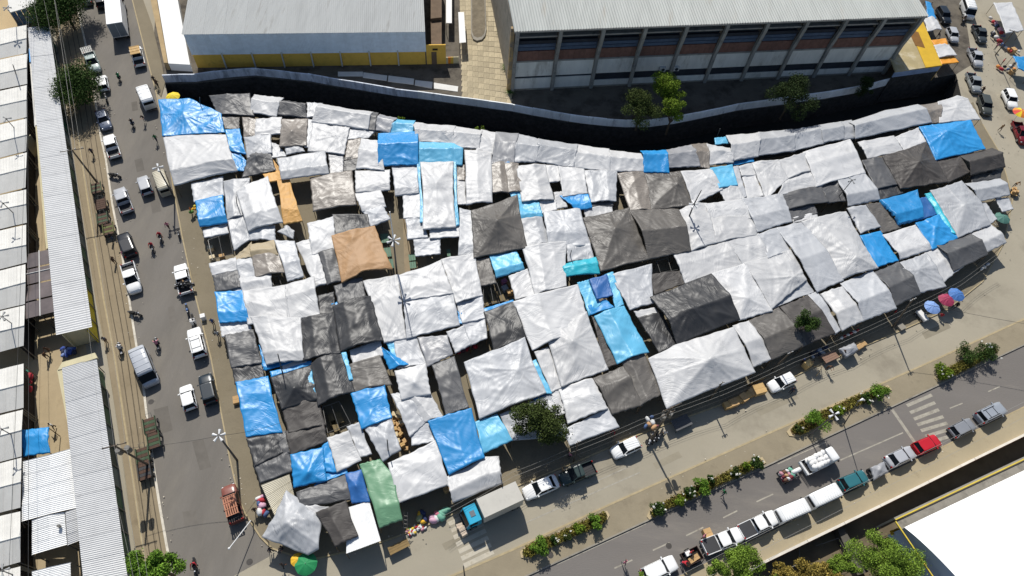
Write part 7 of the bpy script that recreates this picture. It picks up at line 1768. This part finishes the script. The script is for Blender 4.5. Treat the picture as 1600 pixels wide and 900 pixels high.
for c, dm, w, m in CART: box_at('carton_box' if m not in (M_WOODL, M_CONC) else ('wooden_crate' if m is M_WOODL else 'concrete_block'), G(c[0], c[1], dm[2]) - Vector((0, 0, dm[2] - .01)), hV + R.uniform(-.15, .15), dm, m, w, 'block' if m is M_CONC else ('crate' if m is M_WOODL else 'box'), 'boxes about the market', lid=m is not M_CONC)
# heap of cartons in the passage by the seamed blue tarp
i = 0
for (x, y) in PXS('616,655 622,652 614,663 620,662 627,661 617,671 624,670 619,680 626,679 632,688 622,690 629,696 634,700 616,648'):
    for z in (0, .45)[: 2 if i % 3 else 1]:
        dm = (.55, .45, .42); p = G(x, y, .6); box_at('carton_box', Vector((p.x, p.y, .13 + z)), R.uniform(0, 3), dm, (M_CARD, mat('cream_box', (222, 204, 168)), M_WOODL)[i % 3], 'small carton in the heap beside the seamed blue tarp', 'box', 'cartons heaped in the passage')
    i += 1
# bundles of clothes and produce on the ground
def heap(pts, z, cols, label, group, s):
    for i, (x, y) in enumerate(pts):
        p = G(x, y, z); c = cols[i % len(cols)]
        me = cached('bun', lambda: MB().ball((0, 0, 0), 1, .8, .7, 8, 5, .12).mesh('bundle', True))
        o = obj('bundle', me, mat('bundle_' + c[0], c[1], .8, .15, 1.2), None, Vector((p.x, p.y, z))); q = s * R.uniform(.7, 1.25); o.scale = (q, q * R.uniform(.7, 1.1), q); o.rotation_euler.z = R.uniform(0, 6)
        tag(o, c[0].replace('_', ' ') + ' ' + label, 'bundle', group + ' ' + c[0].replace('_', ' '))
PROD = [('white', (226, 224, 214)), ('crimson', (178, 48, 60)), ('leafy_green', (96, 140, 66)), ('white', (226, 224, 214)), ('yellow', (228, 196, 70)), ('white', (226, 224, 214)), ('pink', (214, 150, 160))]
pts = [(R.uniform(0, 1), R.uniform(0, 1)) for _ in range(46)]
heap([(634 + 27 * a + 4 * b, 830 - 10 * a - 2 + 9 * b + R.uniform(-2, 2)) for a, b in pts], .2, PROD, 'produce bundle spread on the kerb by the green tarp', 'produce bundles', .2)
heap([(655, 803), (660, 801), (657, 807), (662, 815), (664, 811), (655, 810)], .45, [('golden', (232, 180, 50)), ('dark_blue', (50, 60, 96)), ('sage_green', (150, 160, 120))], 'sack at the upper end of the produce spread', 'sacks', .38)
heap([(675, 808), (680, 806), (684, 803), (677, 813), (682, 810)], .4, [('pale_pink', (214, 170, 190)), ('white', (226, 224, 214)), ('rosy_pink', (206, 120, 140))], 'bag pile on the platform kerb', 'bags', .42)
heap([(690, 803), (694, 799), (698, 796), (689, 808)], .45, [('mint_green', (120, 176, 152))], 'bundle on the platform beside the pink bags', 'bundles', .55)
CLO = [('white', (222, 222, 222)), ('crimson', (178, 48, 60)), ('denim_blue', (76, 100, 140)), ('pale_pink', (214, 170, 190)), ('charcoal', (60, 60, 66))]
heap([(404, 779), (408, 782), (405, 787), (409, 790), (411, 794), (406, 800), (412, 800), (416, 803), (410, 776)], .8, CLO, 'clothes bundle on the rack beside the cream corrugated roof', 'clothes bundles', .42)
heap([(1315 + 5 * k, 528 - 2.4 * k) for k in range(6)], 1.0, [('white', (226, 224, 224)), ('crimson', (178, 48, 60))], 'doll like bundle hung along the shaded avenue edge', 'hung bundles', .3)
heap([(1270 + 5 * (k % 5), 551 - 2 * (k % 5) + 6 * (k // 5)) for k in range(9)], .4, [('charcoal', (60, 62, 70)), ('navy', (48, 56, 80)), ('pale_grey', (170, 176, 184))], 'rubbish bag in the avenue side shade', 'rubbish bags', .42)
heap([(1548 + 4 * (k % 4) + k, 28 + 6 * k) for k in range(8)] + [(1556 + 3 * k, 36 + 5 * k) for k in range(5)], .5, CLO, 'clothes bundle at the far pavement stalls', 'far stall bundles', .48)
heap([(1572 + 4 * k, 74 + 3 * (k % 3)) for k in range(6)] + [(1560 + 5 * k, 104 + 4 * (k % 2)) for k in range(6)], .5, [('white', (226, 224, 214)), ('orange', (230, 150, 80)), ('crimson', (178, 48, 60)), ('charcoal', (60, 62, 70)), ('denim_blue', (76, 100, 140))], 'goods bundle below the far white tarp', 'far goods bundles', .42)
heap([(1012, 655), (1018, 651), (1014, 663), (1020, 660), (1009, 666), (1022, 668)], 1.6, [('white', (226, 224, 224)), ('denim_blue', (76, 100, 140)), ('tan', (180, 150, 116))], 'clothes bundle hung under the transformer pole', 'hung clothes', .4)
heap([(1538, 417), (1543, 413), (1534, 420)], .5, [('white', (236, 236, 236)), ('pale_grey', (170, 176, 184))], 'bag on the road at the avenue corner shade', 'bags on the road', .4)
heap([(42 + 4 * (k % 2), 583 + 5 * k) for k in range(6)], 1.2, [('sea_green', (50, 120, 100)), ('crimson', (150, 44, 56)), ('white', (226, 224, 224)), ('crimson', (150, 44, 56))], 'clothes bundle hung at the shed front', 'shed clothes', .45)
heap([(98 + 6 * (k % 4), 545 + 5 * (k // 4)) for k in range(10)], .5, [('cobalt_blue', (60, 84, 160)), ('navy', (44, 52, 90)), ('pale_blue', (130, 150, 200))], 'bundle in the gateway between the long halls', 'gateway bundles', .42)
heap([(301, 327), (304, 322), (299, 331), (306, 326)], 1.0, [('golden', (232, 180, 50)), ('lemon', (236, 220, 90)), ('leafy_green', (96, 140, 66))], 'flower bunch held by the street side flower seller', 'flower bunches', .3)
heap([(630 + 9 * k, 772 - 4.2 * k + 7 * j) for k in range(8) for j in range(2)], .6, [('plum', (88, 52, 66)), ('charcoal', (60, 62, 70)), ('dusty_grey', (120, 116, 120)), ('maroon', (96, 40, 50))], 'clothes pile in the shade below the large plain white tarp', 'shaded clothes', .45)
heap([(724 + 8 * k, 772 - 3.8 * k) for k in range(7)], .9, [('crimson', (150, 44, 66)), ('plum', (88, 52, 66)), ('pale_pink', (200, 160, 170))], 'clothes pile under the white vinyl cover', 'vinyl cover clothes', .4)
heap([(712 + 6 * k, 551 - 2 * k) for k in range(6)], .9, [('plum', (120, 60, 90)), ('crimson', (150, 44, 66))], 'clothes pile in the dark gap above the wide silver tarp', 'gap clothes', .4)
# sheeted heap, vendor cart, hat
T('G', '1313,545 1334,536 1339,547 1325,556', 1.5, 'p.5,.5:.2', 'grey blue sheet over a heap on the avenue side', wr=1.6, name='dust_sheet', poles=False, group='sheets over goods', drop=.5)
t = empty('vendor_cart', G(1440, 494, .6), hd(12, 14, (1440, 490)), 'small white vendor cart beside the pale blue parasol', 'cart'); t.location.z = .01
MB().box(-.9, .9, -.4, .4, .55, .85).build('tray', M_LAMP, t); MB().box(-.85, .85, -.36, .36, .86, .95).build('lid', M_SACK, t)
for x in (-.5, .5):
    for y in (-.42, .42): a, b = wheel_meshes(.3); o = obj('wheel', a, None, t, Vector((x, y, .3))); o.scale = (1, .5, 1); obj('rim', b, None, o)
MB().tube([(-.9, -.3, .8), (-1.3, -.3, .95), (-1.3, .3, .95), (-.9, .3, .8)], .03, 5).build('handle', M_STEEL, t)
t = empty('goods_cart', G(1585, 300, .5), hd(-3, 12, (1585, 300)), 'laden wooden handcart at the street end', 'cart'); t.location.z = .01
MB().box(-.8, .8, -.5, .5, .5, .6).build('board', M_WOODL, t)
for y in (-.55, .55): a, b = wheel_meshes(.37); o = obj('wheel', a, None, t, Vector((0, y, .37))); o.scale = (1, .5, 1); obj('rim', b, None, o)
for i, (x, y) in enumerate(((-.4, -.2), (.1, .2), (.4, -.2))): box_at('carton_box', off(t, x, y, .61), t.rotation_euler.z, (.5, .45, .4), M_CARD, 'tan carton riding on the street end handcart', 'box', 'cartons on the street end handcart')
t = empty('easel_frame', G(1281, 580, .4), hd(3, 12, (1281, 580)), 'folding timber frame casting a shadow near the brown table', 'frame'); t.location.z = .01
MB().tube([(-.8, -.5, .05), (-.2, 0, 1.3), (.6, -.5, .05)], .04, 5).tube([(-.8, .5, .05), (-.2, 0, 1.3)], .04, 5).build('rail', M_WOODL, t)
t = empty('platform_scale', G(1180, 598, .1), hV, 'grey plank leaning by the crates on the market road', 'plank'); t.location.z = .01
MB().box(-1.3, 1.3, -.06, .06, 0, .9).build('plank', M_OLD, t)
# stepladder at the green tarp
b = G(636, 838, 0); t = empty('ladder', b, 0, 'light ladder leaning at the green tarp corner', 'ladder')
e = G(634, 800, 2.7) - b
for s in (-.2, .2): MB().tube([(s, -1.2, 0), (e.x + s, e.y, 2.7)], .03, 5).build('rail', M_STEEL, t)
for k in range(8):
    q = (k + 1) / 9; MB().tube([(e.x * q - .2, -1.2 * (1 - q) + e.y * q, 2.7 * q), (e.x * q + .2, -1.2 * (1 - q) + e.y * q, 2.7 * q)], .02, 5).build('rung', M_STEEL, t)

# scattered paper and scraps blown along the kerbs, too many and small to count
mb = MB()
for line, n, w in ((PXS('256,200 272,300 300,440 330,560 360,720 383,802'), 70, 9), (PXS('425,860 560,862 655,832 812,766 1003,686 1200,616 1400,528 1540,440 1580,340'), 130, 14), (PXS('150,170 178,330 203,470 224,600 262,858'), 60, 12), (PXS('800,862 950,792 1200,680 1440,574'), 40, 8), (PXS('1060,900 1200,838 1353,762 1500,690'), 40, 12), (PXS('1545,60 1560,130 1575,200 1560,260'), 50, 14)):
    for _ in range(n):
        i = R.randrange(len(line) - 1); f = R.random(); x = line[i][0] + (line[i + 1][0] - line[i][0]) * f + R.gauss(0, w); y = line[i][1] + (line[i + 1][1] - line[i][1]) * f + R.gauss(0, w * .6)
        p = G(x, y); a = R.uniform(.03, .1); b = R.uniform(.02, .07); t = R.uniform(0, 3.1)
        mb.box(-a, a, -b, b, 0, .02, Matrix.Translation((p.x, p.y, .13)) @ Matrix.Rotation(t, 4, 'Z') @ Matrix.Rotation(R.uniform(-.3, .3), 4, 'X'))
tag(mb.build('litter', mat('scrap_paper', (180, 172, 156), .9, .1, 1.0, rand=0, island=.4)), 'scraps of paper and packaging blown along the kerbs', None, None, 'stuff')
